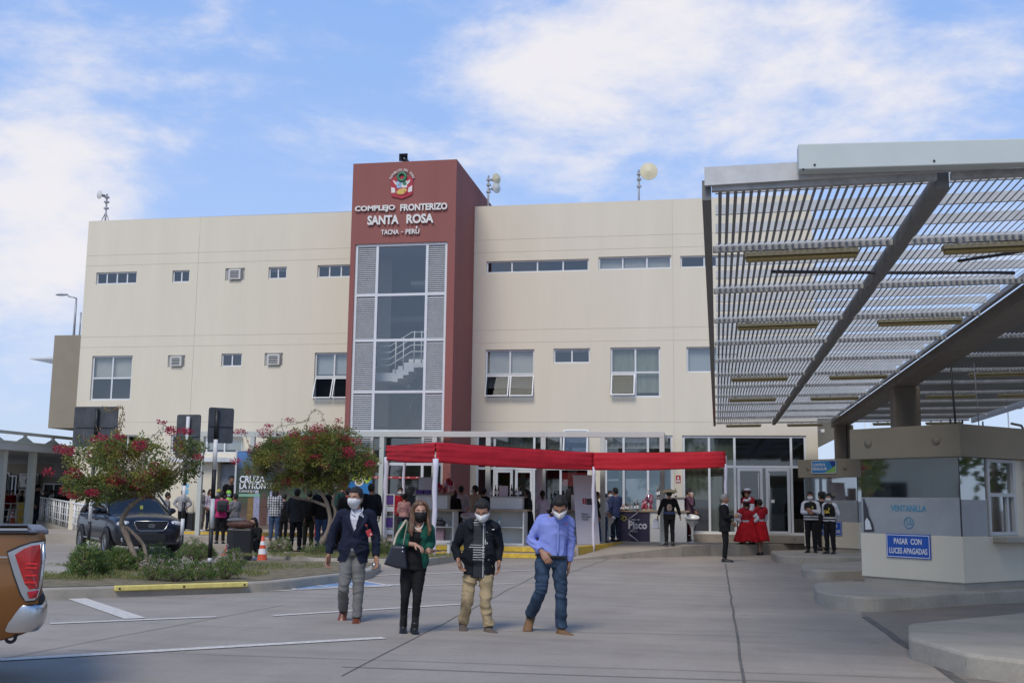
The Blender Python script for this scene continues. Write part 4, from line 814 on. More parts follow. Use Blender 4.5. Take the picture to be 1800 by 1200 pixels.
# ================================================================ red fabric tent
M_redf = mat('red_fabric', (.47, .016, .028), .75, var=.10, vscale=4, spec=.3)
M_cloth = mat('white_post_cloth', (.62, .60, .68), .8, var=.04)
tent = thing('red_tent', 'long red fabric market tent on white cloth wrapped posts over the stalls', 'tent', (0, 0, 0))
TZ1 = 3.05
def atz(x, y, z): return G(x, y, z)
tp = [V(680, 783, 31.0), V(766, 777, 28.2), V(1043, 795, 32.3), V(1275, 793, 32.8)]
print('TENT', [tuple(round(c, 2) for c in p) for p in tp])
bt = [V(680, 809, 31.0), V(766, 812.5, 28.2), V(1043, 826, 32.3), V(1276, 821, 32.8)]
def valance(a, b, a2, b2, n=46, rows=12):
    mb = MB(); vs = []; d = Vector((b.x-a.x, b.y-a.y, 0)).normalized(); nn = Vector((d.y, -d.x, 0)); L = (b-a).length
    FA = .018 if a.x < -6 and b.x < -6 and L < 4 else .008
    for i in range(n+1):
        t = i/n; sag = -.035*math.sin(math.pi*t)
        for j in range(rows+1):
            s = j/rows; top = a.lerp(b, t); bot = a2.lerp(b2, t); p = top.lerp(bot, s)
            edge = math.exp(-8*t)+math.exp(-8*(1-t))
            fold = FA*math.sin(s*rows*1.9+1.4*math.sin(t*5))*(.35+edge)+.03*noise.noise(Vector((t*L*1.2, s*2.5, 7)))
            p = p+nn*(fold+.03*math.sin(s*3.1)); p.z += sag*(.6+.4*s)+.012*noise.noise(Vector((t*L, s*2, 3))); vs.append(p)
    mb.add(vs, [(i*(rows+1)+j, (i+1)*(rows+1)+j, (i+1)*(rows+1)+j+1, i*(rows+1)+j+1) for i in range(n) for j in range(rows)], 0, True); return mb
for a in range(3):
    o = valance(tp[a], tp[a+1], bt[a], bt[a+1]).build('valance', M_redf, tent); md = o.modifiers.new('thick', 'SOLIDIFY'); md.thickness = .006
bk = [Vector((tp[0].x-.3, 33.9, TZ1)), Vector((tp[1].x+.6, 33.9, TZ1+.02)), Vector((tp[2].x, 34.0, TZ1)), Vector((tp[3].x, 34.4, TZ1))]
q = MB()
for a in range(3): q.add([tp[a]+Vector((0, .02, .0)), tp[a+1]+Vector((0, .02, .0)), bk[a+1], bk[a]], [(0, 1, 2, 3)])
q.build('roof_cloth', M_redf, tent)
def post(p, z0, z1, a=.075, b=.05):
    mb = MB(); n = 12; vs = []; pts = []; rad = []
    for i in range(n+1): t = i/n; pts.append((p.x+.01*math.sin(i*1.3), p.y+.02, z1+(z0-z1)*t)); rad.append(a+(b-a)*t+.006*math.sin(i*2.1))
    mb.tube(pts, rad, 10); return mb
for p, z0, zz, a, b in ((tp[0], .17, bt[0].z, .075, .06), (tp[1], .0, bt[1].z, .075, .055), (tp[2], .12, bt[2].z, .05, .04), (tp[3], .33, bt[3].z, .045, .04)): post(p, z0, zz+.1, a, b).build('wrapped_post', M_cloth, tent)
q = V(948, 824, 33.6); post(Vector((q.x, 33.6, 0)), PZ, 3.0, .11, .08).build('wrapped_post', M_cloth, tent)
for p in (bk[0], bk[3]): post(p, PZ, 3.0, .05, .04).build('wrapped_post', M_cloth, tent)
# ================================================================ stall furniture
M_mel = mat('white_melamine', (.66, .66, .63), .35, var=.03, vscale=3); M_wood = mat('kraft_wood_top', (.34, .25, .16), .55, var=.15, vscale=9, streak=True)
def at(x, y, v, z=None): p = V(x, y, v); return p
def counter(name, label, x0, x1, v, d, zt, upper, shelves=True, skew=0, group='white stall counters'):
    a = V(x0, 930, v).x; b = V(x1, 930, v).x; r = thing(name, label, 'counter', (a, v, PZ), group=group); W_ = b-a; H = zt-PZ
    m = MB(); m.box((0, 0, 0), (.04, d, H-.05)); m.box((W_-.04, 0, 0), (W_, d, H-.05)); m.box((.04, d-.03, 0), (W_-.04, d, H-.05)); m.box((.04, .01, 0), (W_-.04, d-.03, .05))
    if shelves: m.box((.04, .01, H*.48), (W_-.04, d-.03, H*.48+.025)); m.box((W_*.55, .02, .05), (W_*.55+.02, d-.03, H-.06)) if W_ > 1.5 else None
    else: m.box((.041, .002, 0), (W_-.041, .03, H-.05))
    m.build('cabinet', M_mel, r); MB().box((-.06, -.05, H-.049), (W_+.09, d+.02, H)).build('wood_top', M_wood, r, bevel=.008)
    if upper:
        ux0 = V(upper[0], 880, v+.25).x-a; ux1 = V(upper[1], 880, v+.25).x-a; uz = upper[2]-PZ
        MB().box((ux0, .22, H+.001), (ux1, d-.02, uz-.03)).build('raised_box', M_mel, r, bevel=.008); MB().box((ux0-.07, .17, uz-.029), (ux1+.05, d+.05, uz)).build('raised_top', mat('grey_laminate', (.36, .33, .31), .5), r)
    return r
zc1 = V(797, 895, 31.1).z; zu1 = V(797, 869, 31.3).z
s1 = counter('display_counter', 'white open shelved counter behind the woman in green, with purple boxes on top', 735, 797, 31.1, .6, zc1, (731, 787, zu1))
s2 = counter('display_counter', 'white open shelved counter with bottles on top, between the two right hand walkers', 852, 921, 31.4, .6, V(919, 895, 31.4).z, (862, 918, V(919, 872, 31.6).z))
s3 = counter('display_counter', 'white counter with a wooden top and red box beside the roll up banner', 990, 1016, 34.2, .5, V(1005, 896, 34.2).z, None)
s4 = counter('display_counter', 'closed white counter with raised shelf behind the man in the straw hat', 1142, 1207, 36.5, .6, V(1180, 897, 36.5).z, (1154, 1203, V(1180, 873, 36.7).z), shelves=False)
pz = V(1115, 897, 36.4).z; a = V(1088, 930, 36.4).x; b = V(1141, 930, 36.4).x
pc = thing('pisco_counter', 'dark purple fronted counter lettered with a white PISCO logo', 'counter', (a, 36.4, PZ)); W_ = b-a; H = pz-PZ
M_purp = mat('dark_purple_print', (.028, .022, .055), .5, var=.1)
MB().box((0, 0, 0), (W_, .5, H-.04)).build('front', M_purp, pc, bevel=.01); MB().box((-.05, -.04, H-.039), (W_+.02, .52, H)).build('wood_top', M_wood, pc)
M_lg = mat('pale_print', (.55, .55, .58), .5, var=0); text('logo_text', 'Pisco', .34, facing((W_*.62, -.006, H*.52)), M_lg, pc, .006, .03, .85); text('logo_text', "SPIRIT OF", .07, facing((W_*.55, -.006, H*.70)), M_lg, pc, .006, .01, .9)
text('logo_text', 'PERU', .09, facing((W_*.5, -.006, H*.33)), M_lg, pc, .006, .01, .9, spacing=1.3); q = MB(); ring(q, (W_*.09, -.006, H*.78), .06, .012); ring(q, (W_*.17, -.006, H*.74), .07, .012); q.build('yellow_emblem', mat('mustard_print', (.45, .38, .05), .5), pc)
# things on the counters
def bottle(x, v, z, h, col, label, r=.035, group='bottles on the stall counters', cap=(.5, .45, .35)):
    p = V(x, 880, v); t_ = thing('bottle', label, 'bottle', (p.x, v, z), group=group)
    MB().lathe([(0, 0), (r, 0), (r, h*.6), (r*.4, h*.74), (r*.36, h*.93), (0, h*.93)], 12).build('glass', mat('bottle_'+str(col), col, .12, var=0, spec=.8), t_); MB().lathe([(r*.42, h*.93), (r*.42, h), (0, h)], 10).build('cap', mat('cap_'+str(cap), cap, .4), t_)
    MB().lathe([(r*1.02, h*.18), (r*1.02, h*.48)], 12).build('label', M_stair, t_)
dkg, amb, clr = (.02, .03, .02), (.12, .05, .01), (.35, .37, .36)
zz2 = V(919, 872, 31.6).z; i = 0
for x, h, c in ((864, .26, clr), (871, .32, dkg), (876, .30, (.16, .15, .03)), (899, .34, dkg), (907, .24, dkg), (912, .26, clr), (914.5, .30, dkg)):
    bottle(x, 31.85, zz2, h, c, 'bottle on the raised shelf of the counter between the two right hand walkers'); i += 1
z4 = V(1180, 873, 36.7).z
for x, h, c in ((1156, .34, amb), (1160, .42, dkg), (1163, .34, amb), (1188, .30, amb)): bottle(x, 36.95, z4, h, c, 'dark bottle on the raised shelf behind the straw hatted man')
for x, h, c in ((1096, .22, (.45, .16, .05)), (1100, .30, dkg), (1104, .26, amb), (1110, .28, clr), (1116, .33, dkg), (1121, .36, amb), (1092, .3, (.4, .12, .05))): bottle(x, 36.65, pz, h, c, 'bottle standing on the dark purple counter')
def boxthing(name, label, cat, x0, x1, v, z0, h, d, m, group=None, parts=None, rz=0):
    a = V(x0, 885, v).x; b = V(x1, 885, v).x; t_ = thing(name, label, cat, ((a+b)/2, v, z0), rz, group); w = (b-a)/2
    MB().box((-w, 0, 0), (w, d, h-.012)).build('box_body', m, t_, bevel=.006); MB().box((-w-.004, -.004, h-.011), (w+.004, d+.004, h)).build('lid', parts or m, t_); return t_
M_vio = mat('violet_card', (.10, .045, .22), .5, var=.05)
boxthing('purple_box', 'purple box on the raised counter shelf, left of its pair', 'box', 730.5, 743, 31.5, zu1, .13, .2, M_vio); boxthing('purple_box', 'purple box on the raised counter shelf, right of its pair', 'box', 745, 757, 31.5, zu1, .13, .2, M_vio)
boxthing('white_case', 'white cool box standing behind the purple boxes', 'box', 735, 759, 32.3, V(745, 868, 32.3).z, .5, .3, M_mel)
boxthing('price_card', 'pinkish card standing among bottles on the second counter', 'card', 877, 892.5, 31.75, zz2, .30, .01, mat('pink_card', (.58, .48, .56), .6))
zr_ = V(1005, 896, 34.2).z; boxthing('red_box', 'red box on the counter beside the banner', 'box', 1012, 1023, 34.4, zr_, .30, .2, mat('red_box', (.50, .02, .03), .4)); boxthing('white_red_cooler', 'white box with a red lid behind the red box', 'box', 1004, 1021.5, 34.8, zr_, .48, .25, M_mel, parts=mat('red_lid', (.45, .02, .03), .5))
# wrapped gift basket and red baskets
def basket(x, v, z, h, w, label, name='gift_basket'):
    p = V(x, 880, v); t_ = thing(name, label, 'gift basket', (p.x, v, z)); q = MB(); rr = random.Random(int(x))
    for k in range(26):
        a = rr.random()*6.3; hh = rr.random()*h*.62; r0 = w*.36*(1-hh/h*.7); q.ball((r0*math.cos(a), r0*math.sin(a), .06+hh), (rr.uniform(.03, .06), rr.uniform(.03, .06), rr.uniform(.04, .08)), rr.choice((0, 0, 1)), 8)
    q.build('goods', [mat('basket_red', (.36, .02, .05), .5), mat('basket_pink', (.55, .30, .34), .5)], t_)
    q = MB(); q.lathe([(w*.36, 0), (w*.46, h*.3), (w*.40, h*.6), (w*.16, h*.8), (w*.10, h*.84), (w*.22, h)], 20); q.build('cellophane', glass('cellophane', (.93, .90, .92), .05), t_); MB().lathe([(w*.42, 0), (w*.42, .06), (0, .06)], 18).build('tray', M_wood, t_); return t_
basket(789, 31.6, zu1, .62, .34, 'tall cellophane wrapped gift basket with red goods on the first counter'); basket(772, 31.5, zu1, .36, .26, 'low red gift basket beside the tall wrapped one')
basket(1141, 36.75, pz, .68, .34, 'tall red wrapped gift basket at the right end of the purple counter'); basket(1133, 36.7, pz, .36, .22, 'short red gift basket next to the tall one on the purple counter')
# goods inside the first counter's shelves
boxthing('pink_green_parcel', 'printed green and pink parcel on the lower shelf of the first counter', 'parcel', 764, 781, 31.25, PZ+.055, .36, .2, mat('floral_print', (.30, .34, .30), .6, var=.8, vscale=30, col2=(.62, .38, .48)))
t_ = thing('dark_bag', 'black rounded bag on the upper shelf of the first counter', 'bag', (V(772, 915, 31.35).x, 31.35, PZ+(zc1-PZ)*.48+.026)); MB().ball((0, 0, .09), (.20, .12, .11)).build('pouch', M_dark, t_); MB().tube([(-.1, 0, .17), (-.05, 0, .24), (.05, 0, .24), (.1, 0, .17)], .012, 6).build('handle', M_dark, t_)
bottle(789-2, 31.3, PZ+(zc1-PZ)*.48+.026, .10, (.6, .6, .58), 'small white cup on the upper shelf of the first counter', r=.045, group=None)
bottle(878, 31.6, PZ+(V(919, 895, 31.4).z-PZ)*.48+.026, .34, (.22, .42, .44), 'pale blue bottle on the upper shelf of the second counter', group=None)
# bar stools
M_stool = mat('white_gloss_plastic', (.70, .69, .66), .22, var=.02)
def stool(x, v, z, label, rz=0, s=1.0):
    p = V(x, 930, v); t_ = thing('bar_stool', label, 'bar stool', (p.x, v, z), rz, 'white tulip bar stools'); H = .70*s
    MB().lathe([(0, 0), (.20, 0), (.20, .012), (.08, .03), (.035, .05), (.03, .10)], 26).build('base', M_galv, t_); MB().lathe([(.035, .09), (.035, .3), (.045, .40), (.10, .55), (.19, .66), (.20, .68)], 20).build('pedestal', M_stool, t_)
    n = 26; vs = []; prof = [(.0, .66), (.10, .665), (.17, .70), (.215, .76), (.235, .82)]
    for i, (r_, zz) in enumerate(prof):
        for k in range(n): th = 2*math.pi*k/n; lift = (i/4)**2*.07*math.sin(th); vs.append((r_*math.cos(th)*1.02, r_*math.sin(th), zz+lift))
    q = MB(); q.add(vs, [(i*n+k, i*n+(k+1) % n, (i+1)*n+(k+1) % n, (i+1)*n+k) for i in range(4) for k in range(n)], 0, True); o = q.build('seat', M_stool, t_); md = o.modifiers.new('t', 'SOLIDIFY'); md.thickness = .02
    q = MB(); ring(q, (0, 0, .22), .13, .010, Matrix.Rotation(math.pi/2, 3, 'X')); q.build('foot_ring', M_galv, t_); return t_
stool(1217, 36.5, PZ, 'white tulip bar stool beside the straw hatted man\'s counter', .4); stool(1069, 35.3, PZ, 'white tulip bar stool behind the woman in jeans at the banner', 1.2); stool(823, 32.6, PZ, 'white bar stool under the person in the beige jacket', .2)
# folding bench corner by the woman in green
p = G(786, 984); t_ = thing('small_white_table', 'low white side table behind the woman in green', 'table', (p.x-.28, p.y+.2, 0)); MB().box((-.45, -.2, .46), (.34, .25, .50)).build('table_top', M_mel, t_)
for x in (-.40, .26): MB().box((x, -.16, 0), (x+.07, .2, .459)).build('leg', M_mel, t_)
# zigzag brochure rack
p = G(1115, 951, PZ); rk = thing('zigzag_brochure_rack', 'clear zigzag brochure stand in front of the dark purple counter', 'brochure stand', (p.x, 36.0, PZ)); M_clear = mat('acrylic', (.36, .36, .40), .25, var=.1); zs_ = [0, .24, .46, .68, .9, 1.12, 1.32]; xs_ = [.16, -.16, .12, -.16, .14, -.14, .16]
for k in range(6):
    q = MB(); M = Matrix.Translation((xs_[k], 0, zs_[k])); d = Vector((xs_[k+1]-xs_[k], 0, zs_[k+1]-zs_[k])); q.add([(xs_[k], -.12, zs_[k]+.02), (xs_[k], .12, zs_[k]+.02), (xs_[k+1], .12, zs_[k+1]+.02), (xs_[k+1], -.12, zs_[k+1]+.02)], [(0, 1, 2, 3)]); o = q.build('tray', glass('acrylic_tray', (.62, .62, .66), .1), rk)
    for y in (-.12, .12): o = MB().tube([(xs_[k], y, zs_[k]+.02), (xs_[k+1], y, zs_[k+1]+.02)], .012, 5).build('side_rail', M_clear, rk)
# brochure tower next to the man in the blazer
p = V(682, 930, 29.5); bt_ = thing('brochure_tower', 'tall narrow stand of purple and white brochures behind the man in the blazer', 'brochure stand', (p.x, 29.6, .17)); H = V(682, 868, 29.6).z-.17
q = MB(); [q.box((x, 0, 0), (x+.025, .03, H)) for x in (-.13, .105)]; [q.box((-.105, 0, H*k/5), (.105, .16, H*k/5+.015)) for k in range(1, 5)]; q.box((-.105, 0, H-.02), (.105, .03, H)); q.build('stand_frame', M_stool, bt_)
for k in range(5): MB().box((-.10, .02, H*k/5+.03+(.12 if k % 2 else 0)), (.10, .035, H*(k+1)/5-.03)).build('brochure', M_vio if k % 2 == 0 else M_swhite, bt_)
# roll-up banner beside the banner post
p = V(1035, 945, 33.3); rb_ = thing('rollup_banner', 'leaning white roll up banner with small logo by the middle tent post', 'banner', (p.x, 33.3, .2), .75)
H = V(1040, 836, 33.3).z-.2; MB().add([(-.42, 0, .05), (.42, 0, .05), (.42, .25, H), (-.42, .25, H)], [(0, 1, 2, 3)]).build('sheet', mat('banner_sheet', (.60, .58, .64), .6, var=.03), rb_)
MB().box((-.44, -.06, 0), (.44, .08, .06)).build('base', mat('pale_green_base', (.42, .50, .46), .5), rb_); MB().box((-.43, .235, H), (.43, .265, H+.03)).build('top_rail', M_galv, rb_); MB().tube([(0, .3, .03), (0, .3, H)], .012, 6).build('pole', M_galv, rb_)
def onb(name, x0, x1, f0, f1, m): MB().add([(x0, .25*f0-.006, .05+(H-.05)*f0), (x1, .25*f0-.006, .05+(H-.05)*f0), (x1, .25*f1-.006, .05+(H-.05)*f1), (x0, .25*f1-.006, .05+(H-.05)*f1)], [(0, 1, 2, 3)]).build(name, m, rb_)
onb('logo_red', -.12, .02, .60, .68, m_redp); onb('logo_dark', .03, .30, .59, .68, M_dark); onb('logo_white', -.07, -.03, .61, .67, M_swhite)
for k, t in enumerate(('Punto de', 'Información', 'al turista')): o = text('banner_text', t, .085, Matrix.Translation((-.2, .095-.012*k, H*(.47-.035*k))) @ Matrix.Rotation(math.pi/2-.1, 4, 'X'), M_dark, rb_, .004, .0, .8, 'LEFT')
# tall billboard by the left tree
p = V(413, 865, 33.6); bb_ = thing('tourism_billboard', 'tall free standing photo billboard with white headline partly behind the right tree', 'billboard', (p.x, 33.6, PZ)); Wb = V(585, 865, 33.6).x-p.x; Hb = V(420, 791, 33.6).z-PZ
bs = bpy.data.materials.new('billboard_print'); bs.use_nodes = True; n_ = bs.node_tree.nodes; l_ = bs.node_tree.links; pb = n_['Principled BSDF']; c_ = n_.new('ShaderNodeTexCoord'); sp = n_.new('ShaderNodeSeparateXYZ'); l_.new(c_.outputs['Object'], sp.inputs[0])
nn_ = n_.new('ShaderNodeTexNoise'); nn_.inputs['Scale'].default_value = 3.5; nn_.inputs['Detail'].default_value = 6; l_.new(c_.outputs['Object'], nn_.inputs[0]); ma = n_.new('ShaderNodeMath'); ma.operation = 'MULTIPLY_ADD'; ma.inputs[1].default_value = .5; l_.new(nn_.outputs[0], ma.inputs[0]); l_.new(sp.outputs[2], ma.inputs[2])
mr = n_.new('ShaderNodeMapRange'); mr.inputs[1].default_value = .2; mr.inputs[2].default_value = Hb+.3; l_.new(ma.outputs[0], mr.inputs[0]); cr_ = n_.new('ShaderNodeValToRGB'); l_.new(mr.outputs[0], cr_.inputs[0]); e = cr_.color_ramp.elements
e[0].position = 0; e[0].color = (.22, .18, .16, 1); e[1].position = 1; e[1].color = (.10, .25, .55, 1)
for pos, c in ((.22, (.16, .12, .10)), (.36, (.09, .07, .05)), (.46, (.06, .10, .05)), (.54, (.035, .05, .03)), (.76, (.03, .045, .05)), (.86, (.07, .14, .26))): x = e.new(pos); x.color = (*c, 1)
l_.new(cr_.outputs[0], pb.inputs['Base Color']); pb.inputs['Roughness'].default_value = .45
MB().box((.03, 0, .25), (Wb, .06, Hb-.03)).build('printed_panel', bs, bb_)
q = MB(); q.box((-.03, -.02, 0), (.028, .08, Hb)); q.box((Wb+.002, -.02, 0), (Wb+.06, .08, Hb)); q.box((.03, -.02, Hb-.028), (Wb, .08, Hb)); q.build('frame', M_alug, bb_)
for t, z, s in (('CRUZA', .66, .30), ('LA FRONTERA', .585, .26)): text('headline', t, s, facing((.14, -.012, Hb*z)), M_swhite, bb_, .008, .03, .85, 'LEFT')
text('headline', 'Conoce la ruta', .13, facing((.14, -.012, Hb*.53)), M_swhite, bb_, .006, .01, .85, 'LEFT'); MB().box((.14, -.012, Hb*.465), (.85, -.004, Hb*.495)).build('green_tag', mat('mint_print', (.22, .42, .30), .5), bb_)
for k, (x, c) in enumerate(((.55, (.22, .14, .05)), (.75, (.30, .30, .42)), (1.0, (.12, .06, .05)), (1.25, (.28, .28, .40)), (1.5, (.13, .05, .05)))):
    q = MB(); z0 = .38+.05*(k % 2); q.box((x-.1, -.008, z0), (x+.1, -.001, z0+.85)); q.add([(x+.07*math.cos(a), -.008, z0+.95+.09*math.sin(a)) for a in [i*math.pi/6 for i in range(12)]], [tuple(range(12))]); q.build('printed_figure', mat('print_fig%d' % k, c, .5, var=.3, vscale=12), bb_)
# ================================================================ striped sign poles seen from behind
M_sback = mat('weathered_sign_back', (.055, .060, .068), .6, var=.35, vscale=4, bump=.2, bscale=30); M_black = mat('black_paint', (.012, .012, .013), .5, var=0); M_pw = mat('white_pole_paint', (.62, .62, .60), .5, var=.05, vscale=10)
def signpole(x, yb, v, z0, bx0, bx1, by0, by1, white, label, yaw=0):
    p = V(x, 900, v); r = thing('sign_pole', label, 'road sign', (p.x, v, z0), group='striped sign poles seen from behind'); g = lambda y: V(x, y, v).z-z0
    top = g(by0)-.05; bands = sorted(set([0, top]+[g(y) for y in white])); R_ = .04
    bands = [0]+[g(y) for y in sorted(white, reverse=True)]+[top]
    for k in range(len(bands)-1):
        if bands[k+1] <= bands[k]: continue
        MB().tube([(0, 0, bands[k]), (0, 0, bands[k+1])], R_+.0004*k, 12).build('pole_band', M_pw if k % 2 else M_black, r)
    u0 = V(bx0, (by0+by1)/2, v-.06).x-p.x; u1 = V(bx1, (by0+by1)/2, v-.06).x-p.x; zb, zt2 = g(by1), g(by0); w = (u1-u0); c = (u0+u1)/2
    Mr = Matrix.Translation((c*math.cos(yaw), .075, 0)) @ Matrix.Rotation(yaw, 4, 'Z'); w = w/math.cos(yaw)
    q = MB(); pl = rounded([(-w/2, zb), (w/2, zb), (w/2, zt2), (-w/2, zt2)], .05, 4); n = len(pl); q.add([Mr @ Vector((a, -.012, b)) for a, b in pl]+[Mr @ Vector((a, .012, b)) for a, b in pl], [tuple(range(n)), tuple(range(2*n-1, n-1, -1))]+[(i, i+n, (i+1) % n+n, (i+1) % n) for i in range(n)]); q.build('sign_board', M_sback, r, recalc=True)
    q = MB(); 
    for t in (.5,): q.box((-w*.45, -.035, zb+(zt2-zb)*t-.02), (w*.45, -.0125, zb+(zt2-zb)*t+.02), 0, Mr)
    q.build('stiffener', M_sback, r); return r
signpole(159, 966, 24.0, .17, 124, 201, 714, 785, (975, 950, 916, 868, 820, 771), 'striped pole with a wide square grey board, leftmost of the three')
signpole(322, 968, 24.0, .17, 305, 347, 728, 803, (975, 968, 940, 911, 882, 853, 808), 'striped pole with a dark narrow board behind the right edge of the left tree')
signpole(373, 1010, 20.2, .17, 369, 400, 716, 778, (988, 980, 928, 876, 825, 772), 'striped pole with a small tilted grey board, rightmost of the three', .75)
# ================================================================ cones, luggage
M_cone = mat('cone_orange', (.62, .085, .03), .5, var=.08); M_cw = mat('cone_white', (.72, .72, .70), .4, var=.05)
def cone(x, y, z, h, label, m=None, rz=0):
    p = G(x, y, z) if not isinstance(x, Vector) else x; r = thing('traffic_cone', label, 'traffic cone', tuple(p), rz, 'traffic cones'); R = lambda t: .135*h/.7*(1-t)+.028*t*h/.7
    MB().box((-.19*h/.7, -.19*h/.7, 0), (.19*h/.7, .19*h/.7, .03)).build('base', m or M_cone, r, bevel=.012)
    tt = [0, .40, .58, .70, .83, 1.0]
    for k in range(5): MB().lathe([(R(tt[k]), .03+(h-.03)*tt[k]), (R(tt[k+1]), .03+(h-.03)*tt[k+1])]+([(0, h)] if k == 4 else []), 22).build('sleeve' if k % 2 else 'cone_band', M_cw if k % 2 else (m or M_cone), r)
cone(460, 997, 0, .71, 'large orange traffic cone with white bands left of the walking man', rz=.3); cone(402, 975, 0, .66, 'orange and white cone half hidden behind the shrubs of the front island')
pf = V(22, 911, 50); cone(Vector((pf.x, 50, .16)), 0, 0, .7, 'small red cone far off by the left walkway', M_cone)
M_case = mat('black_suitcase', (.013, .013, .015), .4, var=.1)
def suitcase(x, y, z, w, h, d, label, rz=0, m=None, cloth=False, handle=True, grp='suitcases'):
    p = G(x, y, z); r = thing('suitcase', label, 'suitcase', tuple(p), rz, grp); MB().box((-w/2, -d/2, .05), (w/2, d/2, h)).build('shell', m or M_case, r, bevel=.035)
    for sx in (-1, 1):
        for sy in (-1, 1): MB().lathe([(0, -.015), (.025, -.015), (.025, .015), (0, .015)], 10, M=Matrix.Translation((sx*w*.38, sy*d*.32, .025)) @ Matrix.Rotation(math.pi/2, 4, 'Y')).build('wheel', M_dark, r)
    q = MB(); [q.box((-w/2-.002, -d/2-.002+k, .08), (w/2+.002, -d/2+.006+k, h-.03)) for k in (d*.45,)]; q.build('zip_seam', M_dark, r)
    if handle: MB().tube([(-w*.25, d*.3, h-.02), (-w*.25, d*.3, h+.38), (w*.25, d*.3, h+.38), (w*.25, d*.3, h-.02)], .011, 6).build('handle', M_galv, r)
    return r
suitcase(425, 986, 0, .48, .80, .30, 'large black suitcase standing in front of the crouching woman', .2, handle=False); suitcase(413, 982, 0, .42, .78, .26, 'black suitcase just left of the large one', .1, handle=False)
t_ = G(420, 986, 0); bg_ = thing('travel_bag', 'brown and grey patterned travel bag lying on the black suitcases', 'bag', (t_.x, t_.y, .81)); q = MB(); q.ball((0, 0, .10), (.38, .18, .11)); q.build('bag_body', mat('brown_bag', (.10, .04, .025), .6, var=.5, vscale=14), bg_); q = MB(); q.ball((-.12, 0, .2), (.26, .15, .06)); q.build('folded_cloth', mat('grey_pattern', (.14, .15, .15), .8, var=.8, vscale=30), bg_)
suitcase(331, 932, .43, .42, .62, .26, 'black suitcase with raised handle against the cream kiosk', .1)
for k, x in enumerate((326, 340)): suitcase(x, 939, .2, .5, .42, .3, 'low black suitcase below the kiosk platform edge, %s of two' % ('left', 'right')[k], handle=False)
# ================================================================ vegetation
def leafmat(name, c1, c2, tr=.35):
    m = bpy.data.materials.new(name); m.use_nodes = True; t = m.node_tree; n = t.nodes; b = n['Principled BSDF']; o = n['Material Output']
    oi = n.new('ShaderNodeNewGeometry'); mx = n.new('ShaderNodeMixRGB'); t.links.new(oi.outputs['Random Per Island'], mx.inputs[0]); mx.inputs[1].default_value = (*c1, 1); mx.inputs[2].default_value = (*c2, 1)
    t.links.new(mx.outputs[0], b.inputs['Base Color']); b.inputs['Roughness'].default_value = .55; tl = n.new('ShaderNodeBsdfTranslucent'); t.links.new(mx.outputs[0], tl.inputs[0])
    ms = n.new('ShaderNodeMixShader'); ms.inputs[0].default_value = tr; t.links.new(b.outputs[0], ms.inputs[1]); t.links.new(tl.outputs[0], ms.inputs[2]); t.links.new(ms.outputs[0], o.inputs[0]); return m
L_green = leafmat('leaf_green', (.075, .12, .03), (.21, .25, .07)); L_yel = leafmat('leaf_yellow_green', (.20, .22, .035), (.36, .33, .08)); L_red = leafmat('bract_red', (.24, .012, .045), (.50, .03, .09)); L_red2 = leafmat('bract_bright_red', (.45, .02, .03), (.65, .06, .06)); L_dry = leafmat('leaf_dry', (.30, .17, .07), (.42, .27, .12))
L_ol = leafmat('oleander_leaf', (.07, .13, .035), (.17, .27, .08)); L_pink = leafmat('pale_pink_petal', (.55, .36, .34), (.72, .62, .58)); L_grass = leafmat('grass_blade', (.22, .22, .07), (.36, .33, .12)); L_gr2 = leafmat('grass_green', (.07, .13, .03), (.16, .24, .06))
M_bark = mat('bark', (.23, .18, .135), .9, var=.3, vscale=12, bump=.6, bscale=40, streak=True)
class Leaves:
    def __init__(s): s.v = []; s.f = []; s.m = []
    def quad(s, p, d, w, l, mi, r):
        d = d.normalized(); a = d.cross(Vector((r.uniform(-1, 1), r.uniform(-1, 1), r.uniform(-1, 1))))
        if a.length < .01: a = Vector((1, 0, 0))
        a.normalize(); k = len(s.v); n = d.cross(a)*l*.12
        s.v += [tuple(p), tuple(p+d*l*.5+a*w*.5+n), tuple(p+d*l), tuple(p+d*l*.5-a*w*.5+n)]; s.f.append((k, k+1, k+2, k+3)); s.m.append(mi)
    def build(s, name, mats, parent=None, **k):
        me = bpy.data.meshes.new(name); me.from_pydata(s.v, [], s.f); me.polygons.foreach_set('material_index', s.m)
        for m in mats: me.materials.append(m)
        me.update(); o = link(bpy.data.objects.new(name, me)); o.parent = parent; return tag(o, **k)
def rv(r): 
    while True:
        v = Vector((r.uniform(-1, 1), r.uniform(-1, 1), r.uniform(-1, 1)))
        if .05 < v.length < 1: return v
def catmull_(P, R, sub=4):
    P = [Vector(p) for p in P]; out = []; ro = []; n = len(P)
    for i in range(n-1):
        p0, p1, p2, p3 = P[max(i-1, 0)], P[i], P[i+1], P[min(i+2, n-1)]
        for k in range(sub): t = k/sub; out.append(.5*((2*p1)+(p2-p0)*t+(2*p0-5*p1+4*p2-p3)*t*t+(3*p1-p0-3*p2+p3)*t**3)); ro.append((R[i]*(1-t)+R[i+1]*t)*(1+.10*math.sin(len(ro)*1.9)))
    out.append(P[-1]); ro.append(R[-1]); return out, ro
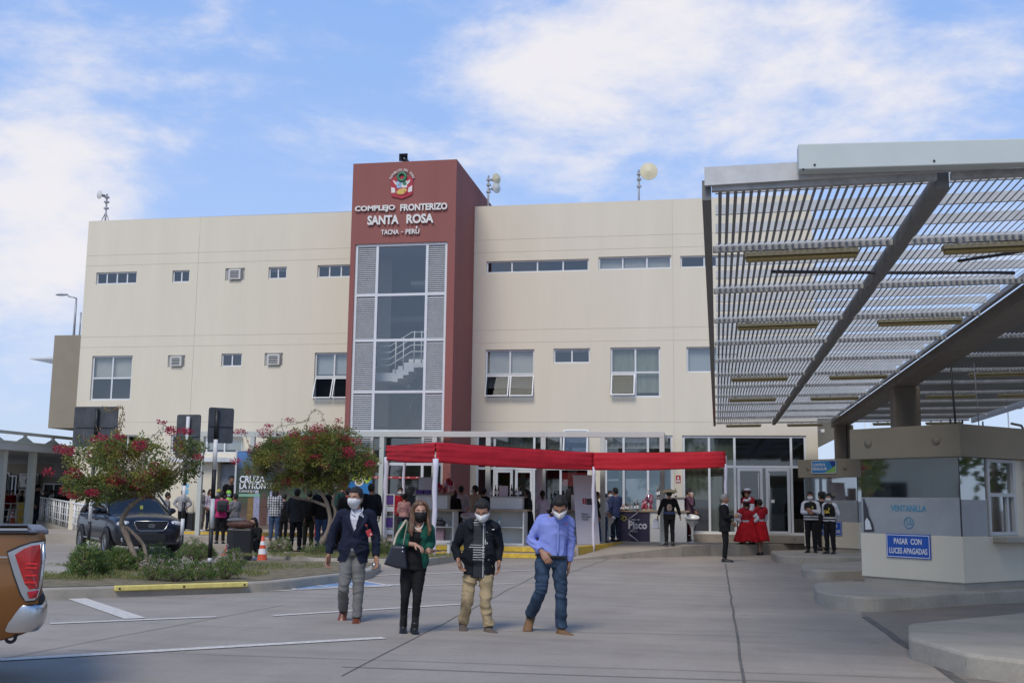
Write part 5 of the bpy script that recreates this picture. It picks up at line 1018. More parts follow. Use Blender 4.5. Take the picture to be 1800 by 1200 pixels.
def bougainvillea(name, label, base, blobs, trunks, sprays, n_clump, seed, red_clusters, shoots=()):
    r = random.Random(seed); t = thing(name, label, 'tree', tuple(base), group=None); lv = Leaves(); br = MB()
    for pts, ra in trunks: br.tube(*catmull_(pts, [x*.86*(1+.08*math.sin(i*2.7+seed)) for i, x in enumerate(ra)]), 10)
    vols = [b[1][0]*b[1][1]*b[1][2] for b in blobs]; cl = []
    hub = Vector(trunks[0][0][-1])
    for i in range(n_clump):
        b = r.choices(blobs, vols)[0]; d = rv(r).normalized()*(r.random()**.42); p = Vector(b[0])+Vector((d.x*b[1][0], d.y*b[1][1], d.z*b[1][2]))
        if noise.noise(p*1.7+Vector((seed, 0, 0))) < -.06: continue
        cl.append((p, d))
    for i, (p, d) in enumerate(cl):
        if i % 6 == 0:
            q = hub.lerp(p, .5)+rv(r)*.08; q.z -= .06; br.tube([hub+rv(r)*.03, q, p], [.016, .010, .003], 4)
        cs = r.uniform(.07, .14); k = 1 if noise.noise(p*1.7+Vector((0, seed, 0)))+r.uniform(-.3, .3) > .0 else 0
        for _ in range(r.randint(20, 30)):
            dd = rv(r); q = p+dd*cs; lv.quad(q, (dd+d*.8+Vector((0, 0, -.1))), r.uniform(.024, .040), r.uniform(.040, .066), k, r)
        if r.random() < .09:
            for _ in range(14): dd = rv(r); lv.quad(p+d*.06+dd*.07, dd, .03, .04, 2, r)
    for (c, s, n) in red_clusters:
        c = Vector(c); s = (s[0]*1.35, s[1]*1.2, s[2]*1.35)
        for _ in range(int(n*1.8)): dd = rv(r); lv.quad(c+Vector((dd.x*s[0], dd.y*s[1], dd.z*s[2])), rv(r), r.uniform(.022, .036), r.uniform(.03, .045), 2 if r.random() < .75 else 3, r)
    for pts, leafy, mi in sprays:
        br.tube(pts, [.007]*(len(pts)-1)+[.003], 4)
        for a, b in zip(pts[:-1], pts[1:]):
            a = Vector(a); b = Vector(b)
            for _ in range(int(leafy*(b-a).length)): q = a.lerp(b, r.random())+rv(r)*.05; lv.quad(q, rv(r), .025, .045, mi if r.random() < .8 else 1, r)
    br.build('trunk', M_bark, t); lv.build('crown', [L_green, L_yel, L_red, L_red2, L_dry], t); return t
def LP(base, v, x, y, dy=0): p = V(x, y, v); return (p.x-base.x, dy, p.z-base.z)
# left tree
tb_ = G(248, 1003, .17); tv = tb_.y; print('TREE1', tb_)
q = lambda x, y, dy=0: LP(tb_, tv, x, y, dy); sc1 = (V(1000, 800, tv).x-V(900, 800, tv).x)/100
blobs = [(q(175, 850), (60*sc1, .75, 36*sc1)), (q(235, 825), (80*sc1, .9, 50*sc1)), (q(290, 815), (62*sc1, .75, 42*sc1)), (q(335, 790), (26*sc1, .4, 22*sc1)), (q(140, 800), (30*sc1, .5, 28*sc1)), (q(215, 785), (60*sc1, .5, 22*sc1)), (q(145, 855), (30*sc1, .5, 20*sc1))]
tr = [([q(252, 1008), q(236, 975), q(216, 930, .05), q(214, 915), q(226, 893), q(250, 875, -.05), q(272, 862, -.1)], [.075, .065, .06, .06, .055, .045, .035]), ([q(256, 1008, .05), q(250, 965, .1), q(240, 945, .05), q(222, 925)], [.045, .04, .038, .03]),
      ([q(250, 875, -.05), q(238, 850), q(200, 835, .1)], [.035, .028, .015]), ([q(272, 862, -.1), q(300, 845), q(325, 820, .1)], [.03, .02, .012]), ([q(272, 862), q(262, 830, -.2), q(250, 800)], [.03, .02, .01]), ([q(216, 905), q(228, 900, -.1), q(228, 880)], [.016, .01, .006])]
red = []
rr_ = random.Random(5)
for x, y, w, h, n in ((122, 790, 11, 7, 90), (141, 833, 14, 9, 130), (130, 862, 12, 9, 110), (190, 810, 9, 6, 70), (212, 795, 15, 9, 150), (175, 775, 8, 6, 60), (238, 770, 5, 4, 40), (262, 785, 10, 8, 100), (307, 757, 9, 7, 100), (338, 759, 10, 5, 80), (291, 743, 3, 3, 24), (232, 846, 15, 8, 150), (250, 850, 12, 7, 140), (185, 866, 9, 6, 70), (270, 838, 9, 7, 70), (290, 832, 12, 5, 80), (208, 772, 6, 5, 50), (112, 830, 6, 6, 40), (145, 795, 8, 7, 60), (355, 803, 6, 4, 40), (282, 818, 8, 6, 60), (158, 870, 9, 6, 80), (222, 855, 10, 6, 80)):
    red.append((q(x, y, rr_.uniform(-.6, -.1)), (w*sc1, .15, h*sc1), n))
spr = [([q(270, 775), q(285, 760), q(300, 752, -.05)], 60, 0), ([q(262, 800), q(255, 780), q(291, 746)], 50, 0), ([q(205, 770), q(208, 745), q(216, 728), q(214, 715), q(195, 722), q(182, 718)], 130, 4), ([q(205, 770), q(215, 745), q(216, 735)], 160, 4), ([q(330, 830), q(355, 805)], 40, 0), ([q(175, 765), q(168, 745)], 20, 4), ([q(150, 790), q(146, 760)], 16, 2)]
bougainvillea('bougainvillea_tree', 'left bougainvillea tree with yellow green leaves, red bracts and a curved forked trunk', tb_, blobs, tr, spr, 1500, 3, red)
t2 = G(586, 958, .17); tv2 = 27.8; t2 = Vector((V(586, 958, tv2).x, tv2, .17)); sc2 = (V(1000, 800, tv2).x-V(900, 800, tv2).x)/100
q = lambda x, y, dy=0: LP(t2, tv2, x, y, dy)
blobs = [(q(545, 805), (105*sc2, 1.3, 38*sc2)), (q(475, 815), (48*sc2, .9, 32*sc2)), (q(610, 808), (52*sc2, .9, 36*sc2)), (q(540, 775), (80*sc2, 1.0, 22*sc2)), (q(560, 845, .1), (60*sc2, .9, 18*sc2)), (q(475, 845), (38*sc2, .7, 16*sc2)), (q(590, 768), (50*sc2, .8, 18*sc2)), (q(640, 820), (24*sc2, .5, 22*sc2))]
tr = [([q(566, 955), q(580, 920), q(575, 885), q(562, 860), q(560, 840)], [.09, .07, .06, .05, .035]), ([q(572, 940, .05), q(590, 905), q(585, 880), q(600, 850)], [.07, .055, .045, .03]), ([q(576, 890), q(545, 878), q(515, 873), q(480, 850)], [.05, .045, .035, .02]), ([q(562, 860), q(520, 830), q(480, 815)], [.03, .02, .01]), ([q(600, 850), q(625, 825), q(640, 815)], [.03, .02, .01])]
red = []
for x, y, w, h, n in ((445, 762, 11, 4, 90), (480, 762, 14, 6, 130), (494, 752, 6, 3, 40), (532, 742, 6, 4, 45), (568, 758, 14, 10, 260), (562, 778, 12, 7, 140), (535, 765, 8, 5, 70), (453, 793, 10, 7, 100), (468, 785, 8, 6, 60), (434, 812, 7, 5, 60), (614, 772, 9, 6, 110), (610, 790, 5, 3, 30), (622, 800, 12, 6, 110), (630, 793, 8, 5, 70), (657, 815, 8, 5, 70), (530, 810, 7, 8, 90), (518, 846, 12, 5, 110), (600, 752, 5, 4, 30), (611, 742, 5, 4, 30), (504, 805, 8, 4, 40), (575, 805, 9, 4, 60), (510, 780, 8, 5, 50), (645, 778, 6, 5, 40), (590, 820, 7, 4, 40)):
    red.append((q(x, y, rr_.uniform(-.9, -.3)), (w*sc2, .2, h*sc2), n))
spr = [([q(540, 765), q(538, 745), q(545, 728), q(556, 719), q(566, 728), q(570, 745)], 75, 0), ([q(500, 765), q(494, 745), q(495, 735)], 14, 0), ([q(440, 790), q(432, 765), q(428, 757)], 50, 2), ([q(605, 770), q(612, 750), q(618, 736)], 26, 2), ([q(585, 765), q(590, 745), q(610, 740)], 30, 0), ([q(460, 770), q(490, 750), q(530, 742), q(545, 735)], 40, 0), ([q(640, 790), q(655, 775), q(668, 790)], 40, 0)]
bougainvillea('bougainvillea_tree', 'right bougainvillea tree with dense red flecked crown and several trunks over the queue', t2, blobs, tr, spr, 3000, 8, red)
def shrub(x, y, w, h, d, label, seed, flowers=0, z=.17, big=False, v=None):
    h *= .78
    r = random.Random(seed); p = G(x, y, z) if v is None else Vector((V(x, y, v).x, v, z)); t = thing('flowering_shrub' if flowers else 'oleander_shrub', label, 'shrub', tuple(p), group='shrubs of the planted islands'); lv = Leaves(); st = MB(); n = int(120*w*h*d/.12)
    n = max(60, min(n, 330))
    for i in range(n//5): a = r.random()*6.3; e = r.random()**.6; q = Vector((w/2*e*math.cos(a), d/2*e*math.sin(a), h*r.uniform(.6, 1.0)*(1-.4*e))); st.tube([(q.x*.2, q.y*.2, 0), (q.x*.7, q.y*.7, q.z*.6), tuple(q)], [.010, .007, .003], 4)
    for i in range(n):
        a = r.random()*6.3; e = r.random()**.5; q = Vector((w/2*e*math.cos(a), d/2*e*math.sin(a), 0)); top = h*(1-.55*e*e)*(1+.35*noise.noise(Vector((q.x*3+seed, q.y*3, 0)))); q.z = top*r.random()**.6
        for _ in range(14):
            dd = rv(r); dd.z = abs(dd.z)*.9+.15; dd += Vector((q.x, q.y, 0))*.5; lv.quad(q+rv(r)*.04, dd, .014 if big else .012, r.uniform(.06, .12) if big else r.uniform(.035, .07), 0 if r.random() < .8 else 1, r)
    for i in range(flowers):
        a = r.random()*6.3; e = r.random()**.5; q = Vector((w/2*e*math.cos(a), d/2*e*math.sin(a), 0)); q.z = h*(1-.5*e*e)*r.uniform(.75, 1.02); q += Vector((0, -.03, .02))
        for _ in range(r.randint(5, 9)): lv.quad(q+rv(r)*.035, rv(r)+Vector((0, -.4, .3)), .02, .026, 2, r)
    st.build('stems', M_bark, t); lv.build('foliage', [L_ol, L_yel, L_pink], t); return t
shrub(146, 1016, .55, .78, .5, 'tall oleander shrub at the left end of the front island', 11, 0, big=True); shrub(172, 1014, .45, .58, .4, 'second tall shrub just right of the leftmost oleander', 12, 0, big=True)
shrub(205, 1003, .8, .5, .6, 'low dark green shrub behind the trunk of the left tree, leftmost', 13, 4, big=True); shrub(270, 996, .9, .55, .7, 'low shrub with reddish tips right behind the left tree trunk', 14, 14); shrub(345, 994, .9, .6, .7, 'round shrub between the two right hand striped poles', 15, 6, v=23.0); shrub(237, 1002, .7, .45, .5, 'small shrub directly left of the forked trunk', 24, 3)
shrub(272, 1020, .62, .52, .45, 'pink flowering shrub right of the left tree trunk base', 16, 34); shrub(305, 1022, .6, .45, .45, 'flowering shrub second from the left along the front kerb', 17, 14); shrub(345, 1020, .7, .46, .45, 'bushy shrub in the middle of the front kerb planting', 18, 8); shrub(395, 1018, .62, .5, .5, 'shrub at the right end of the front island', 19, 10); shrub(405, 1006, .55, .62, .45, 'pink tipped shrub behind the rightmost striped pole', 20, 26)
shrub(492, 978, .62, .52, .5, 'pink flowering shrub at the left end of the rear island', 21, 30, v=27.2); shrub(556, 978, .7, .36, .5, 'low shrub under the right tree', 22, 8, v=27.0); shrub(674, 976, .8, .62, .6, 'pink flowering shrub between the blazer man and the woman in green', 23, 42, v=27.3)
def grasspatch(name, cx, cy, rx, ry, z, n, seed, mats, rot=0):
    r = random.Random(seed); lv = Leaves()
    for i in range(n):
        a = r.random()*6.3; e = r.random()**.5; x = rx*e*math.cos(a); y = ry*e*math.sin(a)
        if noise.noise(Vector((x*2+seed, y*2, 0))) < -.1: continue
        X = cx+x*math.cos(rot)-y*math.sin(rot); Y = cy+x*math.sin(rot)+y*math.cos(rot); lv.quad(Vector((X, Y, z)), Vector((r.uniform(-.5, .5), r.uniform(-.5, .5), 1)), .008, r.uniform(.04, .11), 0 if r.random() < .7 else 1, r)
    o = lv.build(name, mats); o['kind'] = 'stuff'; tag(o, 'dry yellowing grass on the planted island', 'grass')
p = G(215, 1015, .17); grasspatch('island_grass', p.x, p.y+.3, 2.4, 1.0, .178, 9000, 1, [L_grass, L_gr2], .55)
p = G(250, 1000, .17); grasspatch('island_grass', p.x+.5, p.y+.6, 3.0, 1.3, .178, 7000, 5, [L_grass, L_gr2], .5)
p = G(620, 980, .17); grasspatch('rear_island_grass', p.x, p.y+.6, 3.0, .9, .178, 6000, 2, [L_grass, L_gr2], .3)
# ================================================================ vehicles
def paint(name, col, metal=.4, rough=.25):
    m = mat(name, col, rough, metal=metal, var=0, coat=.5); return m
M_navy = paint('dark_blue_paint', (.003, .004, .009), .0, .38); M_brz = paint('bronze_paint', (.27, .112, .028), .6, .32); M_chr = mat('chrome', (.55, .56, .57), .28, metal=1, var=0); M_tyre = mat('tyre_rubber', (.02, .02, .021), .85, var=.1); M_cglass = mat('car_glass', (.012, .016, .02), .06, var=0, spec=.5)
M_blkp = mat('black_plastic', (.018, .018, .02), .55, var=.1); M_rim = mat('alloy_rim', (.45, .46, .47), .3, metal=.8, var=0); M_lampg = mat('headlamp_glass', (.55, .56, .57), .08, var=0, spec=.8); M_tail = mat('tail_lamp_red', (.38, .006, .008), .08, var=.2, vscale=20, spec=.9)
def stations(par, name, st, sec, m, mats=None, pick=None):
    """lofted shell: st = list of (y, dict) ; sec(dict) -> list of (x, z) for the right half, mirrored"""
    rings = []
    for y, d in st:
        h = sec(d); rings.append([(x, y, z) for x, z in h]+[(-x, y, z) for x, z in h[::-1]])
    return rings
def hull(rings):
    n = len(rings[0]); vs = [v for r in rings for v in r]; fs = [(i*n+k, i*n+(k+1) % n, (i+1)*n+(k+1) % n, (i+1)*n+k) for i in range(len(rings)-1) for k in range(n)]
    return vs, fs, n
def finish(o, lv=2, crease=None):
    for p in o.data.polygons: p.use_smooth = True
    md = o.modifiers.new('sub', 'SUBSURF'); md.levels = lv; md.render_levels = lv
    return o
def wheel(par, x, y, r, w, side):
    W_ = thing('wheel', None, None); W_.parent = par; W_.location = (x, y, r); W_.rotation_euler = (0, 0, 0 if side > 0 else math.pi)
    M = Matrix.Rotation(math.pi/2, 4, 'Y')
    MB().lathe([(r*.62, -w/2), (r*.93, -w/2), (r, -w*.38), (r, w*.38), (r*.93, w/2), (r*.62, w/2), (r*.6, w*.4), (r*.6, -w*.4), (r*.62, -w/2)], 32, M=M).build('tyre', M_tyre, W_)
    q = MB(); q.lathe([(r*.62, w*.42), (r*.57, w*.44), (r*.55, w*.2), (r*.15, w*.25)], 32, M=M); q.lathe([(0, w*.42), (r*.14, w*.40), (r*.16, w*.3)], 16, M=M)
    for k in range(10): a = k*math.pi/5; R = Matrix.Rotation(a, 4, 'X'); q.box((w*.30, -r*.035, r*.1), (w*.38, r*.035, r*.58), 0, R)
    q.build('rim', M_rim, W_); q = MB(); q.lathe([(0, w*.18), (r*.56, w*.18)], 24, M=M); q.build('brake_disc', M_blkp, W_); return W_
def suv():
    r = thing('parked_suv', 'dark blue sport utility vehicle parked behind the left bougainvillea tree, facing the viewer', 'car')
    # y: front is -y. lower body
    def sec(d): w = d['w']; return [(0, d['b']), (w*.80, d['b']), (w*.97, d['b']+.10), (w, d['b']+.30), (w*1.0, (d['b']+d['t'])/2+.12), (w*.965, d['t']-.10), (w*.90, d['t']-.02), (w*.5, d['t']+d.get('c', .02)), (0, d['t']+d.get('c', .02)*1.5)]
    st = [(-2.30, dict(w=.62, b=.34, t=.62)), (-2.27, dict(w=.74, b=.28, t=.80)), (-2.12, dict(w=.88, b=.25, t=.97)), (-1.85, dict(w=.925, b=.25, t=1.04, c=.035)), (-1.4, dict(w=.945, b=.25, t=1.08, c=.04)), (-.95, dict(w=.95, b=.25, t=1.10, c=.03)), (0, dict(w=.95, b=.25, t=1.10)), (1.0, dict(w=.945, b=.25, t=1.12)), (1.8, dict(w=.93, b=.27, t=1.14)), (2.2, dict(w=.88, b=.32, t=1.12)), (2.32, dict(w=.80, b=.4, t=1.05))]
    vs, fs, n = hull(stations(r, 'b', st, sec, None)); q = MB(); q.add(vs, fs+[tuple(range(n))[::-1], tuple((len(st)-1)*n+k for k in range(n))]); finish(q.build('body', M_navy, r, recalc=True), 2)
    def gsec(d): w = d['w']; t = d['t']; return [(0, 1.06), (w, 1.06), (w-(t-1.06)*.30, 1.06+(t-1.06)*.85), (w-(t-1.06)*.44, t), (0, t+.03)]
    gst = [(-1.22, dict(w=.84, t=1.075)), (-.95, dict(w=.86, t=1.22)), (-.45, dict(w=.885, t=1.60)), (-.1, dict(w=.89, t=1.68)), (.6, dict(w=.89, t=1.71)), (1.5, dict(w=.875, t=1.66)), (1.95, dict(w=.85, t=1.52)), (2.2, dict(w=.82, t=1.10))]
    vs, fs, n = hull(stations(r, 'g', gst, gsec, None)); q = MB(); q.add(vs, fs); finish(q.build('greenhouse', M_cglass, r, recalc=True), 1)
    rf = MB(); rr = []
    for y, w, t in ((-.50, .58, 1.60), (-.38, .62, 1.655), (-.1, .65, 1.715), (.6, .66, 1.745), (1.5, .65, 1.70), (2.0, .60, 1.55)): rr.append([(-w-.02, y, t-.06), (-w, y, t), (0, y, t+.03), (w, y, t), (w+.02, y, t-.06)])
    rf.add([p for a in rr for p in a], [(i*5+k, i*5+k+1, (i+1)*5+k+1, (i+1)*5+k) for i in range(5) for k in range(4)]); o = rf.build('roof', M_navy, r); finish(o, 2); md = o.modifiers.new('s', 'SOLIDIFY'); md.thickness = .03
    for s in (-1, 1):
        MB().tube([(s*.845, -1.18, 1.08), (s*.80, -.80, 1.35), (s*.68, -.40, 1.66)], [.035, .032, .03], 8).build('windscreen_pillar', M_navy, r)
        for y0, y1 in ((.30, .34), (1.25, 1.33)): MB().tube([(s*.895, y0, 1.08), (s*.72, y1, 1.67)], .035, 8).build('door_pillar', M_blkp, r)
        MB().tube([(s*.62, -.2, 1.77), (s*.62, .6, 1.80), (s*.61, 1.6, 1.74)], .018, 6).build('roof_rail', M_blkp, r)
        m_ = MB(); m_.ball((s*1.03, -.62, 1.17), (.13, .07, .085)); o = m_.build('wing_mirror', M_navy, r); MB().tube([(s*.88, -.6, 1.12), (s*.98, -.62, 1.14)], .025, 6).build('mirror_stalk', M_blkp, o)
        h = MB(); h.ball((s*.66, -2.115, .845), (.21, .10, .085), M=None); o = h.build('headlight', M_lampg, r); o.rotation_euler = (0, 0, 0)
        k = MB(); k.ball((s*.62, -2.19, .845), (.05, .03, .05)); k.build('lamp_bulb', M_chr, o); k = MB(); k.ball((s*.80, -2.11, .85), (.05, .05, .04)); k.build('amber_lens', mat('amber_lens', (.5, .16, .05), .2), o)
        f = MB(); f.lathe([(0, 0), (.062, .005), (.08, -.005), (.08, -.03)], 20, M=Matrix.Translation((s*.68, -2.245, .44)) @ Matrix.Rotation(math.pi/2, 4, 'X')); f.build('fog_lamp', M_chr, r)
        for y in (-1.42, 1.30):
            a = MB(); vs = [];
            for i in range(17): th = math.pi*i/16; vs += [(s*.956, y+.42*math.cos(th), .36+.42*math.sin(th)), (s*.965, y+.36*math.cos(th), .36+.36*math.sin(th))]
            a.add(vs, [(2*i, 2*i+1, 2*i+3, 2*i+2) for i in range(16)]); a.build('wheel_arch', M_blkp, r); MB().lathe([(0, 0), (.365, 0)], 28, M=Matrix.Translation((s*.953, y, .36)) @ Matrix.Rotation(math.pi/2, 4, 'Y')).build('arch_well', M_blkp, r)
            wheel(r, s*.875, y, .36, .22, s)
        d = MB(); d.box((s*.955-.006, -.85, .40), (s*.955+.006, 1.0, .45)); d.build('side_moulding', M_chr, r); 
        for y in (-.30, .70): MB().box((s*.955-.012, y, .92), (s*.955+.012, y+.16, .95)).build('door_handle', M_navy, r)
    g = MB(); pl = [(-.42, .92), (.42, .92), (.45, .88), (.38, .72), (.30, .67), (-.30, .67), (-.38, .72), (-.45, .88)]; g.add([(x, -2.285, z) for x, z in pl], [tuple(range(8))]); g = g.build('grille', M_blkp, r)
    c = MB(); c.tube([(x, -2.29, z) for x, z in pl+[pl[0]]], .014, 6); c.build('grille_surround', M_chr, g); c = MB(); [c.box((-.38, -2.297, z), (.38, -2.288, z+.012)) for z in (.74, .79, .84)]; c.build('grille_bar', mat('dark_chrome', (.10, .10, .11), .3, metal=.7), g)
    e = MB(); vs = []; n = 28
    for i in range(n):
        th = 2*math.pi*i/n
        for a in (1.0, .84): vs.append((.085*a*math.cos(th), -2.31, .80+.050*a*math.sin(th)))
    e.add(vs, [(2*i, 2*i+1, (2*i+3) % (2*n), (2*i+2) % (2*n)) for i in range(n)]); 
    for x0 in (-.035, .022): e.add([(x0, -2.31, .768), (x0+.014, -2.31, .768), (x0+.028, -2.31, .832), (x0+.012, -2.31, .832)], [(0, 1, 2, 3)])
    e.add([(-.025, -2.311, .793), (.03, -2.311, .800), (.03, -2.311, .810), (-.025, -2.311, .803)], [(0, 1, 2, 3)]); e.build('front_emblem', M_chr, g)
    MB().box((-.75, -2.29, .30), (.75, -2.2, .36)).box((-.40, -2.30, .40), (.40, -2.24, .60)).build('lower_intake', M_blkp, r, bevel=.02)
    MB().box((.05, -1.0, 1.12), (.12, -.96, 1.32)).build('windscreen_ornament', mat('lime_trophy', (.45, .50, .12), .4), r)
    return r
sv = suv(); a = G(254, 977, 0); d = Vector((.70, -.71, 0)).normalized(); c = Vector((a.x, a.y, 0))-d*2.2; sv.location = (c.x+.12, c.y, 0); sv.rotation_euler = (0, 0, math.atan2(d.y, d.x)+math.pi/2)
# bronze pickup whose rear corner shows at the left edge
def D(px, py, depth): return EYEP+ray(px, py)*depth
def pickup():
    r = thing('bronze_pickup', 'bronze pickup truck of which only the rear corner shows at the left edge', 'pickup truck')
    # local: x along the truck (rear at x=0, cab towards -x), y across (near side y=0, far side y=1.82), z up
    def side(x, zt): return [(x, .10, .40), (x, .03, .50), (x, -.005, .62), (x, -.03, .78), (x, -.02, .92), (x, .0, 1.06), (x, .012, 1.16), (x, .04, zt)]
    zt = 1.27; prof = []
    for x, dy, db in ((0.0, .07, .14), (-.05, .02, .10), (-.18, 0, .05), (-.45, 0, .0), (-.9, 0, -.01), (-1.5, 0, -.02), (-2.2, 0, -.02)): prof.append([(p[0], p[1]+dy, (p[2]+db*(1.3-p[2])/.9) if p[2] < 1.2 else p[2]) for p in side(x, zt)])
    q = MB(); n = 8; q.add([p for a in prof for p in a], [(i*n+k, i*n+k+1, (i+1)*n+k+1, (i+1)*n+k) for i in range(6) for k in range(7)]); o = q.build('bed_side', M_brz, r, recalc=True); finish(o, 2); md = o.modifiers.new('t', 'SOLIDIFY'); md.thickness = .03
    q = MB(); q.box((-.06, .10, .50), (.005, 1.78, 1.25)); q.build('tailgate', M_brz, r, bevel=.03)
    q = MB(); q.box((-2.2, 1.72, .45), (-.02, 1.80, 1.27)); q.build('far_bed_side', M_brz, r, bevel=.03)
    q = MB(); q.box((-2.2, .02, 1.262), (-.06, .12, 1.285)); q.box((-2.2, 1.70, 1.272), (-.06, 1.82, 1.295)); q.box((-.10, .10, 1.252), (.02, 1.75, 1.292)); q.build('bed_rail', mat('bed_rail_plastic', (.09, .10, .125), .45, var=.1), r, bevel=.012)
    q = MB(); q.box((-2.2, .0, 1.285), (-.14, .05, 1.30)); q.build('rail_trim', M_chr, r); q = MB(); q.box((-2.18, .12, .60), (-.06, 1.70, .66)); q.box((-2.2, .13, .66), (-2.14, 1.69, 1.25)); q.build('bed_floor', M_blkp, r)
    # tail lamp wraps round the corner: chrome surround, red lens
    def wrap(pts, off): 
        out_ = []
        for x, z in pts: y = -.022-off+(.0 if x < -.10 else (x+.10)**2*5.0); out_.append((x, y, z))
        return out_
    S = 1/224.0
    def P_(px, py): return (-(77-px)*S*1.09, 1.32-(py-925)*S)
    outer = [P_(21.5, 971), P_(40, 961), P_(55, 955), P_(75, 952), P_(78, 975), P_(77, 1005), P_(75, 1030), P_(71, 1048), P_(66, 1053), P_(53, 1054), P_(46, 1042), P_(34, 1010)]
    inner = [P_(32, 974), P_(45, 964), P_(56, 959), P_(69, 957), P_(71, 985), P_(69.5, 1028), P_(67, 1033), P_(58, 1034), P_(50, 1025), P_(42, 1003)]
    def lampplate(name, pts, off, m, par, dep=.03):
        a = wrap(pts, off); n = len(a); q = MB(); c = (sum(p[0] for p in a)/n, min(p[1] for p in a)-.004, sum(p[2] for p in a)/n); q.add(a+[(p[0], p[1]+dep, p[2]) for p in a]+[c], [(i, (i+1) % n, 2*n) for i in range(n)]+[(i, i+n, (i+1) % n+n, (i+1) % n) for i in range(n)]); return q.build(name, m, par, recalc=True)
    tl_ = lampplate('tail_lamp', inner, .028, M_tail, r); lampplate('chrome_surround', outer, .012, M_chr, tl_, .05); sm = [(x*1.03-.0, z) for x, z in outer]
    lampplate('reflector', [P_(55, 1038), P_(72, 1036), P_(69, 1049), P_(59, 1050)], .03, M_tail, tl_); lampplate('dark_seal', [(x-.008 if x < -.15 else x+.004, z+(.012 if z > 1.1 else -.012)) for x, z in outer], .002, M_blkp, tl_, .02)
    q = MB()
    for y_ in (990, 997, 1010, 1022): a = P_(49, y_); b = P_(66, y_); q.box((a[0], -.062, a[1]-.004), (b[0], -.056, a[1]+.006))
    q.build('lamp_rib', mat('bright_red_lens', (.75, .03, .03), .15), tl_)
    q = MB(); q.tube([(x, y-.035, z) for x, y, z in wrap([P_(74, 956), P_(75.5, 985), P_(74.5, 1010), P_(72, 1034)], 0)], .013, 8); q.build('chrome_bar', M_chr, tl_)
    # bumper
    q = MB(); bz0, bz1 = .50, .72
    bp_ = [(-.22, .02), (-.09, -.03), (.0, .0), (.055, .12), (.07, .4), (.07, 1.42), (.05, 1.70), (.0, 1.82)]
    vs = []
    for i, (x, y) in enumerate(bp_): vs += [(x-.05, y+.03, bz0), (x, y, bz0+.06), (x, y, bz1-.03), (x-.02, y+.02, bz1), (x-.12, y+.05, bz1)]
    q.add(vs, [(i*5+k, i*5+k+1, (i+1)*5+k+1, (i+1)*5+k) for i in range(7) for k in range(4)]); o = q.build('rear_bumper', M_chr, r, recalc=True); finish(o, 2)
    q = MB(); q.box((-.14, .04, .70), (.03, 1.78, .80)); q.build('bumper_step', M_blkp, r, bevel=.04)
    q = MB(); ring(q, (-.20, .14, .45), .034, .013); q.tube([(-.16, .1, .46), (-.2, .12, .52)], .02, 6); q.build('tow_hook', M_blkp, r)
    MB().box((-.50, -.036, 1.075), (-.27, -.028, 1.088)).build('side_badge', M_chr, r)
    # cab, bonnet and wheels
    def sec(d): w = .90; return [(0, d['b']), (w*.9, d['b']), (w, d['b']+.15), (w, d['t']-.12), (w*.95, d['t']), (0, d['t']+.03)]
    st = [(2.2, dict(b=.40, t=1.15)), (2.5, dict(b=.35, t=1.15)), (4.2, dict(b=.35, t=1.12)), (5.0, dict(b=.38, t=1.05)), (5.2, dict(b=.45, t=.90))]
    vs, fs, n = hull(stations(r, 'c', st, sec, None)); q = MB(); q.add([(-y, x+.90, z) for x, y, z in vs], fs+[tuple(range(n))[::-1], tuple((len(st)-1)*n+k for k in range(n))]); finish(q.build('cab_body', M_brz, r, recalc=True), 2)
    def g2(d): w = .84; t = d['t']; return [(0, 1.1), (w, 1.1), (w-.12, t-.06), (w-.2, t), (0, t+.02)]
    gs = [(2.25, dict(t=1.15)), (2.45, dict(t=1.75)), (3.6, dict(t=1.78)), (4.3, dict(t=1.13))]; vs, fs, n = hull(stations(r, 'c', gs, g2, None)); q = MB(); q.add([(-y, x+.90, z) for x, y, z in vs], fs); finish(q.build('cab_glass', M_cglass, r, recalc=True), 1)
    for x in (-1.15, -4.25):
        for y, s in ((.13, -1), (1.69, 1)):
            w_ = wheel(r, x, y, .38, .25, 1); w_.rotation_euler = (0, 0, -math.pi/2 if s < 0 else math.pi/2)
    return r
pk = pickup(); a = D(77, 1000, 8.75); fw = -(CR*1.0+Vector((CF.x, CF.y, 0))*-.0).normalized()
hx = Vector((CR.x, CR.y, 0)).normalized(); hy = Vector((CF.x, CF.y, 0)).normalized(); tx = (hx+hy*.46).normalized()       # local +x (rearwards)
pk.location = (a.x, a.y, 0); pk.rotation_euler = (0, 0, math.atan2(tx.y, tx.x))

# trees and a low building outside the frame, seen only as reflections in the glass
def reflected_tree(u, v, h, w, seed, label):
    r = random.Random(seed); t = thing('roadside_tree', label, 'tree', (u, v, 0), group='roadside trees around the plaza'); MB().tube([(0, 0, 0), (.1, 0, h*.3), (0, .1, h*.6)], [.22, .17, .08], 8).build('trunk', M_bark, t); lv = Leaves()
    for _ in range(260):
        d = rv(r); p = Vector((d.x*w, d.y*w, h*.62+d.z*h*.36))
        for _ in range(7): lv.quad(p+rv(r)*.5, rv(r), .28, .5, 0 if r.random() < .75 else 1, r)
    lv.build('crown', [L_green, L_yel], t)
for i, (u, v, h, w) in enumerate(((30, 16, 8, 3.6), (34, 27, 9, 4), (31, 38, 8, 3.5), (-38, 6, 7, 3.2), (-42, 17, 6, 2.8), (-18, -28, 9, 4), (-4, -32, 8, 4), (12, -30, 9, 4.2), (26, -22, 8, 4))):
    reflected_tree(u, v, h, w, 60+i, 'tall leafy roadside tree %s the plaza, seen only in reflections' % ('right of', 'right of', 'right of', 'left of', 'left of', 'behind', 'behind', 'behind', 'behind')[i])
